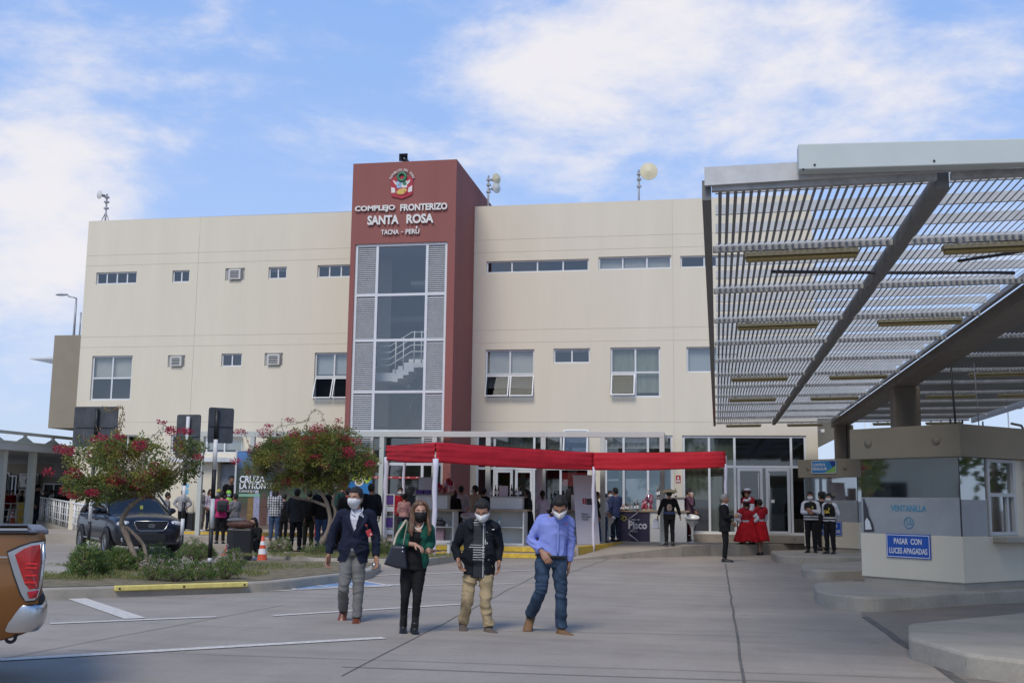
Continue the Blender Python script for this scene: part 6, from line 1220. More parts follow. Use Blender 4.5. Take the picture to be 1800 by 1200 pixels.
ob = thing('opposite_building', 'long low cream building left of the plaza, seen only in reflections', 'building', (-48, 0, 0)); MB().box((-6, -14, 0), (0, 26, 5.0)).build('wall', M_cream, ob); MB().box((-6.3, -14.3, 5.001), (.6, 26.3, 5.4)).build('roof', M_taupe, ob)
for k in range(6): MB().box((.001, -12+k*6, 1.0), (.04, -9+k*6, 3.0)).build('window', M_int, ob)
# ================================================================ people
def skinmat(name, c):
    m = mat(name, c, .5, var=.08, vscale=30); b = m.node_tree.nodes['Principled BSDF']; b.inputs['Subsurface Weight'].default_value = .08; b.inputs['Subsurface Radius'].default_value = (.02, .008, .005); return m
SK1, SK2 = skinmat('skin_brown', (.34, .175, .11)), skinmat('skin_light_brown', (.44, .25, .17))
def cloth(name, col, var=.14, rough=.85, **k): return mat('cloth_'+name, col, rough, var=var, vscale=7, bump=.35, bscale=28, spec=.25, **k)
HAIRB = mat('hair_black', (.011, .010, .009), .7, var=.7, vscale=45, bump=1.0, bscale=90); HAIRBR = mat('hair_brown', (.12, .060, .030), .45, var=.45, vscale=40, streak=True); HAIRG = mat('hair_grey', (.22, .21, .20), .6, var=.3, vscale=50)
EYEW = mat('eye_white', (.6, .58, .55), .2, var=0); EYED = mat('eye_dark', (.01, .008, .006), .15, var=0); MASKW = mat('mask_white', (.68, .68, .67), .8, var=.03, bump=.2, bscale=60); MASKB = mat('mask_black', (.012, .012, .013), .8, var=.1); MASKC = mat('mask_light_blue', (.35, .52, .62), .8, var=.05)
def catmull(P, R, sub=3):
    P = [Vector(p) for p in P]; out = []; ro = []; n = len(P); tup = [r if isinstance(r, (tuple, list)) else (r, r) for r in R]
    for i in range(n-1):
        p0, p1, p2, p3 = P[max(i-1, 0)], P[i], P[i+1], P[min(i+2, n-1)]
        for k in range(sub):
            t = k/sub; out.append(.5*((2*p1)+(p2-p0)*t+(2*p0-5*p1+4*p2-p3)*t*t+(3*p1-p0-3*p2+p3)*t**3)); s = t*t*(3-2*t); ro.append(tuple(tup[i][j]*(1-s)+tup[i+1][j]*s for j in (0, 1)))
    out.append(P[-1]); ro.append(tup[-1]); return out, ro
def vox(mb, size, smooth=4, name='m'):
    me = mb.mesh(name); o = bpy.data.objects.new(name, me); SC.collection.objects.link(o); r = o.modifiers.new('r', 'REMESH'); r.mode = 'VOXEL'; r.voxel_size = size; r.use_smooth_shade = True
    if smooth: s = o.modifiers.new('s', 'SMOOTH'); s.iterations = smooth; s.factor = .5
    dg = bpy.context.evaluated_depsgraph_get(); out = bpy.data.meshes.new_from_object(o.evaluated_get(dg)); bpy.data.objects.remove(o); bpy.data.meshes.remove(me); out.materials.clear(); return out
def folds(me, amp, seed, fz=16, fx=5):
    n = len(me.vertices); co = np.empty(n*3); me.vertices.foreach_get('co', co); co = co.reshape(-1, 3); no = np.empty(n*3, dtype=np.float32); me.vertices.foreach_get('normal', no); no = no.reshape(-1, 3); NW = lambda c: 2.2*noise.noise(Vector((c[0]*3.1+seed*1.7, c[1]*3.1, c[2]*3.1)))
    d = np.array([(1-2.4*abs(noise.noise(Vector((c[0]*fx*.9+seed+c[2]*2, c[1]*fx, c[2]*fz*.8+c[0]*3+NW(c))))))*.75-.45+noise.noise(Vector((c[0]*9, c[1]*9+seed, c[2]*9)))*.6 for c in co]); co += no*(d*amp)[:, None]; me.vertices.foreach_set('co', co.ravel()); me.update()
def addmesh(me, name, m, parent, cut=None, thick=0, label=None):
    for x in (m if isinstance(m, list) else [m]): me.materials.append(x)
    if cut:
        bm = bmesh.new(); bm.from_mesh(me); bmesh.ops.delete(bm, geom=[f for f in bm.faces if cut(f.calc_center_median())], context='FACES'); bm.to_mesh(me); bm.free()
    o = link(bpy.data.objects.new(name, me)); o.parent = parent
    if thick: md = o.modifiers.new('t', 'SOLIDIFY'); md.thickness = thick; md.offset = -1
    if label: o['label'] = label
    return o
def head_shape(nu, nv, infl=0.0, fem=False):
    """head-local verts, face towards -y, centre at eye level; about 0.235 m tall"""
    vs = []
    for i in range(nv+1):
        ph = math.pi*i/nv; z = -math.cos(ph); s = math.sin(ph)
        for k in range(nu):
            th = 2*math.pi*k/nu-math.pi/2; s = math.sin(ph)**(.84 if z > 0 else 1) if 0 < i < nv else 0; x, y = s*math.cos(th), s*math.sin(th); X, Y, Z = x*.076, y*.096, z*.118; t = max(0, -z)
            X *= 1-.30*t**1.6; 
            if y > 0: Y *= 1-.42*t**1.3; Z += .004
            else: Y *= 1-.04*t; Y -= .010*t
            if z > 0: X *= 1+.03*z; Y *= 1+.02*z
            f = 1 if y < 0 else 0
            Y -= f*.024*math.exp(-(X/.012)**2)*math.exp(-((Z+.024)/.019)**2); Y -= f*.010*math.exp(-(X/.009)**2)*math.exp(-((Z-.0)/.02)**2)
            for sx in (-1, 1): Y += f*.010*math.exp(-((X-sx*.031)/.017)**2-((Z-.004)/.011)**2)
            Y -= f*.005*math.exp(-((Z-.026)/.009)**2)*(abs(X) < .055); Y -= f*.006*math.exp(-(X/.020)**2-((Z+.062)/.006)**2); Y += f*.003*math.exp(-(X/.02)**2-((Z+.070)/.003)**2); Y -= f*.005*math.exp(-(X/.02)**2-((Z+.098)/.014)**2)
            v = Vector((X, Y, Z)); 
            if infl: n = Vector((X/.076**2, Y/.096**2, Z/.118**2)).normalized(); v += n*infl
            vs.append(v)
    fs = [(i*nu+k, i*nu+(k+1) % nu, (i+1)*nu+(k+1) % nu, (i+1)*nu+k) for i in range(nv) for k in range(nu)]; return vs, fs
def hand(mb, w, d, nrm, s=1, curl=.5, seg=8, thumb=1):
    """w wrist, d direction of the hand, nrm palm normal, thumb side = d x nrm * thumb"""
    d = Vector(d).normalized(); nrm = Vector(nrm); nrm = (nrm-d*nrm.dot(d)).normalized(); a = d.cross(nrm)*thumb; w = Vector(w)
    mb.tube([w-d*.03*s, w, w+d*.03*s, w+d*.065*s, w+d*.098*s], [(.026*s, .021*s), (.028*s, .019*s), (.039*s, .018*s), (.044*s, .016*s), (.040*s, .011*s)], 12, side=a)
    for j, (off, L, r) in enumerate(((.031, .074, .0092), (.010, .083, .0096), (-.011, .076, .0092), (-.031, .060, .0082))):
        p = w+d*.088*s+a*off*s; dd = (d+a*off*1.4).normalized(); pts = [p-d*.01*s, p]; cur = dd
        for k, fr in enumerate((.45, .30, .25)):
            ang = curl*(.45+.25*k+.05*j); cur = (cur*math.cos(ang)+nrm*math.sin(ang)).normalized(); p = p+cur*L*fr*s; pts.append(p)
        mb.tube(pts, [r*s, r*s*1.05, r*s, r*s*.92, r*s*.72], seg)
    p = w+d*.018*s+a*.026*s; t = (d*.62+a*.70+nrm*.35).normalized(); t2 = (d*.86+a*.22+nrm*.45).normalized(); mb.tube([p-t*.01*s, p, p+t*.036*s, p+t*.036*s+t2*.030*s, p+t*.036*s+t2*.052*s], [.013*s, .0135*s, .0115*s, .0105*s, .0078*s], seg)
def foot(mb, ank, d, up=(0, 0, 1), s=1, grow=0, heel=0):
    """ank = ankle joint, d = toe direction"""
    d = Vector(d).normalized(); up = Vector(up); up = (up-d*up.dot(d)).normalized(); side = d.cross(up); A = Vector(ank); g = grow; pts = []; rad = []
    for t, h, w_, zc in ((-.062, .022, .024, -.048), (-.045, .036, .034, -.047), (-.01, .040, .036, -.045), (.05, .036, .038, -.049), (.10, .028, .044, -.056), (.145, .023, .044, -.060), (.178, .017, .034, -.065), (.192, .009, .018, -.070)):
        pts.append(A+d*t*s+up*(zc+heel*(-.3 if t > .08 else 0))*s); rad.append(((w_+g)*s, (h+g*.8)*s))
    mb.tube(pts, rad, 14, side=side)
    mb.tube([A+up*.06*s, A+up*.0*s-d*.005, A-up*.045*s], [(.038+g)*s, (.040+g)*s, (.036+g)*s], 12)
def sole(mb, ank, d, up=(0, 0, 1), s=1, heel=0):
    d = Vector(d).normalized(); up = Vector(up); up = (up-d*up.dot(d)).normalized(); a = d.cross(up); A = Vector(ank)
    pl = [(-.076, .018), (-.07, .032), (-.03, .038), (.05, .036), (.11, .048), (.16, .046), (.195, .026), (.204, 0)]; pl = pl+[(t, -w) for t, w in pl[-2::-1]]
    n = len(pl); vs = [A+d*t*s+a*w*s+up*(-.090)*s for t, w in pl]+[A+d*t*s+a*w*s+up*(-.066)*s for t, w in pl]; mb.add(vs, [tuple(range(n))[::-1], tuple(range(n, 2*n))]+[(i, (i+1) % n, (i+1) % n+n, i+n) for i in range(n)])
    if heel: mb.tube([A-d*.05*s-up*.06*s, A-d*.056*s-up*(.07+heel)*s], [.022*s, .014*s], 8)
def stand(H=1.70, fem=False, armA=None, armB=None, lean=0, legs=0, turn=0, spread=1.0):
    """default standing joints, facing -y; side a is -x, side b is +x"""
    k = H/1.72; sw = .158 if fem else .182; hw = .088
    J = dict(pel=(0, 0, .93), nek=(0, .02-lean, 1.465), head=(0, -.012-lean*1.25, 1.605))
    for s, n in ((-1, 'a'), (1, 'b')):
        J['sh'+n] = (s*sw, .015-lean, 1.40); J['el'+n] = (s*(sw+.055), .04-lean*.5, 1.135); J['wr'+n] = (s*(sw+.05), -.03, .90); J['hip'+n] = (s*hw, 0, .90); J['kn'+n] = (s*.095*spread, -.02+s*legs*.10, .49); J['an'+n] = (s*.10*spread, .02+s*legs*.22, .085); J['toe'+n] = (s*.18, -1, 0)
        arm = armA if n == 'a' else armB
        if arm == 'fold': J['el'+n] = (s*(sw+.05), .0, 1.15); J['wr'+n] = (s*.04, -.17, 1.17+.03*s)
        elif arm == 'fwd': J['el'+n] = (s*(sw+.04), -.03, 1.15); J['wr'+n] = (s*(sw-.03), -.26, 1.17)
        elif arm == 'phone': J['el'+n] = (s*(sw+.09), -.08, 1.19); J['wr'+n] = (s*.11, -.10, 1.46)
        elif arm == 'hip': J['el'+n] = (s*(sw+.17), .04, 1.17); J['wr'+n] = (s*(sw+.02), -.02, 1.00)
        elif arm == 'out': J['el'+n] = (s*(sw+.10), .0, 1.16); J['wr'+n] = (s*(sw+.17), -.06, .93)
        elif arm == 'back': J['el'+n] = (s*(sw+.06), .10, 1.15); J['wr'+n] = (s*.05, .15, .98)
        elif arm == 'low': J['el'+n] = (s*(sw+.04), -.02, 1.12); J['wr'+n] = (s*.08, -.20, .98)
    return {n: (Vector(v)*k if not n.startswith('toe') else Vector(v)) for n, v in J.items()}
PAT = {}
def person(loc, rz, J, L, label, group=None, q='mid', head_rot=(0, 0, 0), seed=1, cat='person', hs=1.0, bld=1.0, belly=0, k=None):
    """L: look dict - skin, hair, hairc, mask, top, topm, sleeve, trousers, ..."""
    t = thing('person', label, cat, loc, rz, group); vs = {'near': .0065, 'mid': .011, 'far': .016}[q]; r = random.Random(seed)
    fem = L.get('fem', False); k = k or (J['nek']-J['pel']).length/.535; skin = L.get('skin', SK1)
    P, Nk = J['pel'], J['nek']; ax = (J['shb']-J['sha']).normalized(); hx_ = (J['hipb']-J['hipa']).normalized(); up = (Nk-P).normalized()
    R_M = [(-.13, .150, .105), (0, .166, .115), (.13, .156, .110), (.28, .142, .104), (.46, .150, .110), (.65, .166, .117), (.80, .172, .112), (.91, .150, .090), (.97, .10, .07), (1.02, .058, .056)]
    R_F = [(-.13, .158, .110), (0, .172, .120), (.13, .155, .108), (.28, .125, .092), (.46, .130, .098), (.65, .148, .122), (.80, .150, .105), (.91, .128, .082), (.97, .085, .062), (1.02, .052, .05)]
    RR = R_F if fem else R_M
    def torso(mb, off, f0=-.13, f1=1.02, flare=0, seg=22, offd=None):
        pts = []; rad = []; fr = [x for x in RR if f0 <= x[0] <= f1]
        def itp(f):
            for i in range(len(RR)-1):
                if RR[i][0] <= f <= RR[i+1][0]: u = (f-RR[i][0])/(RR[i+1][0]-RR[i][0]); return tuple(RR[i][j]*(1-u)+RR[i+1][j]*u for j in (1, 2))
            return RR[0][1:] if f < RR[0][0] else RR[-1][1:]
        fl = sorted(set([f0, f1]+[x[0] for x in fr]+[f0+(f1-f0)*i/10 for i in range(11)]))
        for f in fl:
            a, b = itp(f); bl = belly*math.exp(-((f-.22)/.22)**2); o2 = off+flare*max(0, (.35-f))
            pts.append(P+(Nk-P)*f+Vector((0, -1, 0))*bl*.5*k); rad.append(((a*bld+o2+bl*.3)*k, (b*bld+o2*.9+bl*.6)*k))
        mb.tube(pts, rad, seg, side=ax)
    def arm(mb, n, r0, r1, r2, r3, f_end=1.0, cuff=0):
        sh, el, wr = J['sh'+n], J['el'+n], J['wr'+n]; inn = Nk*.45+sh*.55-up*.03*k; end = el.lerp(wr, max(0, (f_end-.5)*2)) if f_end >= .5 else sh.lerp(el, f_end*2)
        if f_end >= .5: pts, ra = catmull([inn, sh, sh.lerp(el, .45), el, el.lerp(end, .5), end], [r0*k, r0*k, r1*k, r2*k, (r2+r3)/2*k, r3*k], 4)
        else: pts, ra = catmull([inn, sh, end], [r0*k, r0*k, r1*k], 4)
        mb.tube(pts, ra, 16)
    def leg(mb, n, rr, f_end=1.0, kk=1):
        h, kn, an = J['hip'+n], J['kn'+n], J['an'+n]; end = kn.lerp(an, f_end); P0 = h+Vector((0, 0, .03))
        pts, ra = catmull([P0, h.lerp(kn, .35), h.lerp(kn, .75), kn, kn.lerp(end, .35), kn.lerp(end, .8), end], [x*k for x in rr], 3); mb.tube(pts, ra, 16)
    # ---- body (skin)
    mb = MB(); torso(mb, -.012)
    for n in 'ab': arm(mb, n, .052*bld, .043*bld, .036, .026); leg(mb, n, [x*(.86 if fem else 1) for x in (.080, .074, .058, .050, .050, .034, .032)])
    H = J['head']; Rh = Matrix.Rotation(head_rot[2], 3, 'Z') @ Matrix.Rotation(head_rot[0], 3, 'X') @ Matrix.Rotation(head_rot[1], 3, 'Y'); s = k*hs
    HM = lambda v: H+Rh @ (Vector(v)*s)
    jaw = HM((0, .012, -.07)); mb.tube([Nk-up*.05*k, Nk+up*.01*k, jaw, HM((0, .01, -.03))], [.058*k*bld, .054*k*bld, .052*k, .045*k], 14)
    hv, hf = head_shape(*((44, 34) if q == 'near' else (28, 20)), fem=fem); mb.add([HM(v) for v in hv], hf, 0, True)
    for sx in (-1, 1):
        if L.get('hair') not in ('long',) or q == 'near': mb.ball((0, 0, 0), (.008, .017, .030), 0, 10, Matrix.Translation(HM((sx*.078, .012, -.012))) @ Rh.to_4x4() @ Matrix.Diagonal((s, s, s, 1)))
    hands = L.get('hands', {}); hb = MB()
    for n, sg_ in (('a', 1), ('b', -1)):
        hd = hands.get(n, {}); dr = hd.get('d', (J['wr'+n]-J['el'+n]).normalized()); hand(mb if q == 'near' else hb, J['wr'+n], dr, hd.get('n', (-sg_*-1.0, 0, 0) if n == 'a' else (-1, 0, 0)), k*(1.0 if fem else 1.08), hd.get('curl', .55), 8 if q == 'near' else 6, hd.get('t', 1 if n == 'a' else -1))
    for n in 'ab': foot(mb, J['an'+n], J['toe'+n], L.get('footup', {}).get(n, (0, 0, 1)), k*.98, -.009)
    me = vox(mb, vs if q != 'near' else .0048, 2 if q == 'near' else 3, 'body')
    if q != 'near':
        bm = bmesh.new(); bm.from_mesh(me); tmp = hb.mesh('h'); bm.from_mesh(tmp); bm.to_mesh(me); bm.free(); bpy.data.meshes.remove(tmp)
        me.polygons.foreach_set('use_smooth', [True]*len(me.polygons))
    body = addmesh(me, 'body', skin, t)
    # ---- face
    if q != 'far':
        for sx in (-1, 1):
            Mh = lambda c: Matrix.Translation(HM(c)) @ Rh.to_4x4() @ Matrix.Diagonal((s, s, s, 1))
            e = MB(); e.ball((0, 0, 0), (.013, .008, .0065), 0, 12, Mh((sx*.031, -.079, .003))); e.ball((0, -.0042, 0), (.0062, .0052, .0060), 1, 10, Mh((sx*.031, -.079, .003))); e.build('eye', [EYEW, EYED], t)
            e = MB(); e.tube([HM((sx*.014, -.093, .022)), HM((sx*.030, -.092, .028)), HM((sx*.048, -.078, .022))], [.0028*s, .0040*s, .0018*s], 6); e.build('eyebrow', L.get('hairc', HAIRB), t)
    # ---- hair
    hv, hf = head_shape(44, 34) if q == 'near' else head_shape(28, 20); hc = L.get('hairc', HAIRB); style = L.get('hair', 'short')
    def hl(c):   # height of a head point above the hairline
        x, y, z = c; ax_ = abs(x); front = .066 if style not in ('long', 'longfront') else .074
        if y < -.052: h = front+.06*max(0, ax_-.025)
        elif y < -.018: h = front+(-.012-front)*((y+.052)/.034)**.8
        elif y < .022: h = .012 if style in ('short', 'grey') else -.03
        else: h = .012-.078*min(1, (y-.022)/.03)
        return z-h
    if style != 'none':
        vv = []; thick = (.021 if style in ('short', 'grey') else .019)*(.45 if L.get('hat') else 1)
        for v in hv:
            n = Vector((v.x/.076**2, v.y/.096**2, v.z/.118**2)).normalized(); tp = max(0, min(1, (hl(v)+.004)/.030)); tp = tp**.6; vv.append(v+n*(-.001+thick*tp*(.6+.4*max(0, n.z))+tp*(.007*noise.noise(v*34+Vector((seed, 0, 0)))+.004*noise.noise(v*85))))
        fs = [f for f in hf if hl(sum((hv[i] for i in f), Vector())/4) > -.006]; m_ = MB(); m_.add([HM(v) for v in vv], fs, 0, True); o = m_.build('hair', hc, t); bm = bmesh.new(); bm.from_mesh(o.data); bmesh.ops.delete(bm, geom=[v for v in bm.verts if not v.link_faces], context='VERTS'); bm.to_mesh(o.data); bm.free()
        hp = o
        if style in ('long', 'longfront'):
            m_ = MB(); ln = L.get('hairlen', .30)
            for a, w in ((2.5, .034), (2.0, .040), (1.57, .045), (1.1, .040), (.64, .034)): m_.tube(*(lambda p, rr: (p, rr))(*catmull([HM((.070*math.cos(a), .080*math.sin(a)-.01, .05)), HM((.085*math.cos(a), .092*math.sin(a), -.03)), HM((.085*math.cos(a), .085*math.sin(a)+.01, -.03-ln*.5))+Vector((0, 0, 0)), HM((.095*math.cos(a), .09*math.sin(a)+.015, -.03-ln))], [(w*.7*s, .016), (w*s, .024), (w*s, .024), (w*.45*s, .010)], 4)), 10)
            if style == 'longfront':
                for sx in (-1, 1): m_.tube(*catmull([HM((sx*.02, -.06, .115)), HM((sx*.066, -.062, .075)), HM((sx*.088, -.035, .0)), HM((sx*.092, -.045, -.09)), HM((sx*.105, -.075, -.20)), HM((sx*.09, -.09, -.27))], [(.016*s, .012), (.026*s, .018), (.030*s, .022), (.036*s, .026), (.038*s, .026), (.012*s, .01)], 4), 10)
            me = vox(m_, .009 if q != 'near' else .006, 3, 'long_hair'); folds(me, .010, seed, 4, 26); addmesh(me, 'long_hair', hc, t)
        if style == 'pony': MB().tube(*catmull([HM((0, .085, .03)), HM((0, .125, .0)), HM((0, .12, -.10)), HM((0, .105, -.20))], [.020*s, .032*s, .030*s, .008*s], 4), 10).build('ponytail', hc, hp)
        if style == 'bun': m_ = MB(); m_.ball(tuple(HM((0, .11, .02))), (.042*s, .036*s, .042*s), 0, 14); m_.build('hair_bun', hc, hp)
    # ---- mask
    if L.get('mask'):
        hv2, hf2 = head_shape(44, 34); vv = []
        for v in hv2:
            g = math.exp(-(v.x/.045)**2-((v.z+.045)/.035)**2) if v.y < 0 else 0; n = Vector((v.x/.076**2, v.y/.096**2, v.z/.118**2)).normalized(); vv.append(v+n*.009+Vector((0, -.030*g, -.010*g)))
        fs = [f for f in hf2 if (lambda c: c.y < -.012 and c.z < .0-.14*abs(c.x)-.10*max(0, abs(c.x)-.05)+.004 and c.z > -.119+.55*max(0, abs(c.x)-.034))(sum((hv2[i] for i in f), Vector())/4)]
        m_ = MB(); m_.add([HM(v) for v in vv], fs, 0, True); o = m_.build('face_mask', L['mask'], t); bm = bmesh.new(); bm.from_mesh(o.data); bmesh.ops.delete(bm, geom=[v for v in bm.verts if not v.link_faces], context='VERTS'); bm.to_mesh(o.data); bm.free(); md = o.modifiers.new('s', 'SOLIDIFY'); md.thickness = .004
        if q != 'far':
            e = MB()
            for sx in (-1, 1): e.tube([HM((sx*.060, -.062, -.015)), HM((sx*.083, -.0, .010))], .0018*s, 5); e.tube([HM((sx*.052, -.068, -.075)), HM((sx*.080, .01, -.035))], .0018*s, 5)
            e.build('mask_strap', L['mask'], o)
    # ---- trousers
    tr = L.get('trousers')
    if tr:
        mb = MB(); w = tr.get('w', 1.0); off = tr.get('off', .010)
        torso(mb, off, -.13, tr.get('top', .10))
        base = [.092, .090, .078, .070, .066, .062, .060]; sc_ = tr.get('r', [1, 1, 1, 1, 1, 1, 1]); fe = tr.get('fe', .955)
        for n in 'ab': leg(mb, n, [b*c*w for b, c in zip(base, sc_)], fe)
        me = vox(mb, vs, 3, 'trousers'); folds(me, tr.get('fold', .009), seed+3, 15, 5); addmesh(me, tr.get('name', 'trousers'), tr['m'], t)
    # ---- skirt
    sk = L.get('skirt')
    if sk:
        mb = MB(); n = 54; vv = []; z0 = P.z+.12*k; z1 = sk['z']; rows = 14
        for i in range(rows+1):
            u = i/rows; rad = .15*k+(sk['r']-.15*k)*(u**.62); fold = .012+.045*u
            for kk in range(n): th = 2*math.pi*kk/n; R_ = rad*(1+fold*math.sin(th*11+1.5*math.sin(u*2)+seed)+.03*math.sin(th*3+seed)); vv.append((P.x+R_*math.cos(th), P.y+R_*.92*math.sin(th), z0+(z1-z0)*u+.02*math.sin(th*5+seed)*u))
        mb.add(vv, [(i*n+kk, i*n+(kk+1) % n, (i+1)*n+(kk+1) % n, (i+1)*n+kk) for i in range(rows) for kk in range(n)], 0, True); o = mb.build('skirt', sk['m'], t); md = o.modifiers.new('t', 'SOLIDIFY'); md.thickness = .008
    # ---- tops: list of garments from the inside out
    for gi, g in enumerate(L.get('tops', [])):
        mb = MB(); off = g.get('off', .012); torso(mb, off, g.get('f0', -.05), g.get('f1', .985), g.get('flare', 0)); w = g.get('sw', 1.0)
        if g.get('sleeve', 1) > 0:
            for n in 'ab': arm(mb, n, (.060+off*.6)*w*bld, (.056+off*.6)*w*bld, (.050+off*.5)*w, (.040+off*.4)*w, g.get('sleeve', .97))
        if g.get('hood'): mb.ball(tuple(Nk+Vector((0, .05, .02))), (.11*k, .08*k, .07*k))
        me = vox(mb, vs, 3, 'top'); folds(me, g.get('fold', .009), seed+7*gi, 12, 6); cut = g.get('cut')
        if cut:
            cf = lambda c, cut=cut: cut(((c-P).dot(ax))/k, (c-P).dot(up)/(Nk-P).length, ((c-P)-up*(c-P).dot(up)-ax*(c-P).dot(ax)).y)
        else: cf = None
        o = addmesh(me, g['name'], g['m'], t, cf, .008 if cut else 0, g.get('label'))
        g['obj'] = o
    if L.get('belt'): mb = MB(); f = .10; a = P+(Nk-P)*f; mb.tube([a-up*.018*k, a+up*.018*k], [((.164*bld+.026)*k, (.116*bld+.026+belly*.55)*k)]*2, 30, side=ax); mb.build('belt', L['belt'], t)
    if L.get('collar'): mb = MB(); c = Nk; mb.tube([c-up*.015*k, c+up*.028*k], [(.070*k, .068*k), (.060*k, .060*k)], 22, side=ax, cap=False); o = mb.build('collar', L['collar'], t); md = o.modifiers.new('t', 'SOLIDIFY'); md.thickness = .006
    # ---- shoes
    sh = L.get('shoes')
    if sh:
        for n in 'ab':
            mb = MB(); fu = L.get('footup', {}).get(n, (0, 0, 1)); foot(mb, J['an'+n], J['toe'+n], fu, k*(1.06 if fem else 1.14), .008, 0); 
            if sh.get('boot'): mb.tube([J['an'+n]+Vector((0, 0, -.03)), J['an'+n]+(J['kn'+n]-J['an'+n]).normalized()*.14*k], [.046*k, .048*k], 12)
            me = vox(mb, .008 if q == 'near' else .012, 2, 'shoe'); cutf = None
            if not sh.get('boot'): A = J['an'+n]; cutf = lambda c, A=A, u=Vector(fu): (c-A).dot(u) > .005
            o = addmesh(me, 'shoe', sh['m'], t, cutf, .004); mb = MB(); sole(mb, J['an'+n], J['toe'+n], fu, k*(1.10 if fem else 1.18), sh.get('heel', 0)); mb.build('sole', sh.get('sole', M_dark), o)
            if q == 'near' and not sh.get('boot'):
                A = J['an'+n]; d_ = J['toe'+n].normalized(); u_ = Vector(fu); u_ = (u_-d_*u_.dot(d_)).normalized(); a_s = d_.cross(u_); ks = k*1.14
                for j_ in range(4): c_l = A+d_*(.040+.021*j_)*ks+u_*(-.006-.0095*j_)*ks; MB().tube([c_l-a_s*.024*ks-u_*.006, c_l+u_*.002, c_l+a_s*.024*ks-u_*.006], .0032, 5).build('lace', M_dark, o)
                MB().tube([A+u_*.004*ks, A+u_*.022*ks], [(.047*ks, .049*ks)]*2, 16).build('shoe_collar', M_dark, o)
    # ---- headgear
    hat = L.get('hat')
    if hat:
        Mh = Matrix.Translation(H) @ Rh.to_4x4() @ Matrix.Diagonal((s, s, s, 1)); mb = MB()
        if hat['kind'] == 'cap':
            mb.lathe([(.106, .026), (.106, .05), (.096, .10), (.06, .138), (0, .150)], 24, M=Mh @ Matrix.Translation((0, .005, 0))); n = 14; vv = []
            for i in range(n+1): th = math.pi*(1+i/n); vv += [(.088*math.cos(th), .094*math.sin(th), .036), (.080*math.cos(th), -.03+.150*math.sin(th), .026)]
            mb.add([Mh @ Vector(v) for v in vv], [(2*i, 2*i+1, 2*i+3, 2*i+2) for i in range(n)]); o = mb.build('cap', hat['m'], t); md = o.modifiers.new('t', 'SOLIDIFY'); md.thickness = .006
        else:
            b_ = hat.get('brim', .19); mb.lathe([(b_, .058+hat.get('up', 0)), (b_*.8, .050), (.110, .048), (.108, .10), (.096, .150), (.05, .162), (0, .158)], 30, M=Mh); o = mb.build('hat', hat['m'], t); md = o.modifiers.new('t', 'SOLIDIFY'); md.thickness = .006
            if hat.get('band'): b2 = MB(); b2.lathe([(.112, .052), (.112, .082)], 30, M=Mh); b2.build('hat_band', hat['band'], o)
            if hat.get('crown'): b2 = MB(); b2.lathe([(.108, .112), (.100, .150), (.05, .168), (0, .166)], 30, M=Mh); b2.build('hat_crown', hat['crown'], o)
    return t, J, k
# ---------------------------------------------------------------- the four walkers in front
HX = Vector((CR.x, CR.y, 0)).normalized(); HY = Vector((-HX.y, HX.x, 0)); RZC = math.atan2(HX.y, HX.x)
def pxpose(base, tab):
    B = G(*base, 0); J = {}
    for n, (x, y, dy) in tab.items():
        if n.startswith('toe'): J[n] = Vector((x, y, dy)).normalized(); continue
        d = ray(x, y); t_ = ((B-EYEP).dot(HY)+dy)/d.dot(HY); p = EYEP+d*t_-B; J[n] = Vector((p.dot(HX), p.dot(HY), p.z))
    return B, J
m_shoe_br = mat('brown_leather', (.16, .045, .022), .35, var=.15); m_suede = mat('tan_suede', (.17, .095, .045), .8, var=.15); m_shoe_grey = mat('grey_brown_shoe', (.115, .088, .07), .7, var=.15); m_blackl = mat('black_leather', (.012, .012, .013), .35, var=.1)
c_navy = cloth('navy_wool', (.010, .014, .032)); c_white = cloth('white_shirt', (.60, .61, .66), .05); c_grey = cloth('grey_trouser', (.165, .165, .160)); c_green = cloth('green_jacket', (.010, .085, .055)); c_black = cloth('black_fabric', (.010, .010, .011)); c_khaki = cloth('khaki_trouser', (.36, .28, .165)); c_lblue = cloth('light_blue_shirt', (.22, .27, .62), .06); c_jean = cloth('blue_jean', (.020, .040, .082), .45, col2=(.050, .085, .14)); c_blk2 = cloth('black_jacket', (.008, .010, .015))
def V_open(top_w, f_low, f0=-.9, low_w=0.0, center=0.0):
    def c(x, f, y):
        if y > -.01: return False
        x = abs(x-center)
        if f > f_low: return x < top_w*(f-f_low)/(1-f_low)+.004 and f > f_low
        return x < low_w*max(0, (.12-f))*2.2
    return c
B, J = pxpose((615, 1092), dict(head=(625, 876, -.05), nek=(628, 898, .0), sha=(601, 904, .02), shb=(652, 904, .02), ela=(584, 938, .06), wra=(578, 976, .0), elb=(661, 942, .06), wrb=(661, 981, -.06), pel=(622, 966, 0),
   hipa=(611, 972, 0), hipb=(632, 972, 0), kna=(604, 1033, -.10), ana=(603, 1071, .18), knb=(629.5, 1037, -.04), anb=(627, 1086, -.04), toea=(-.05, -.62, -.78), toeb=(.08, -1, 0)))
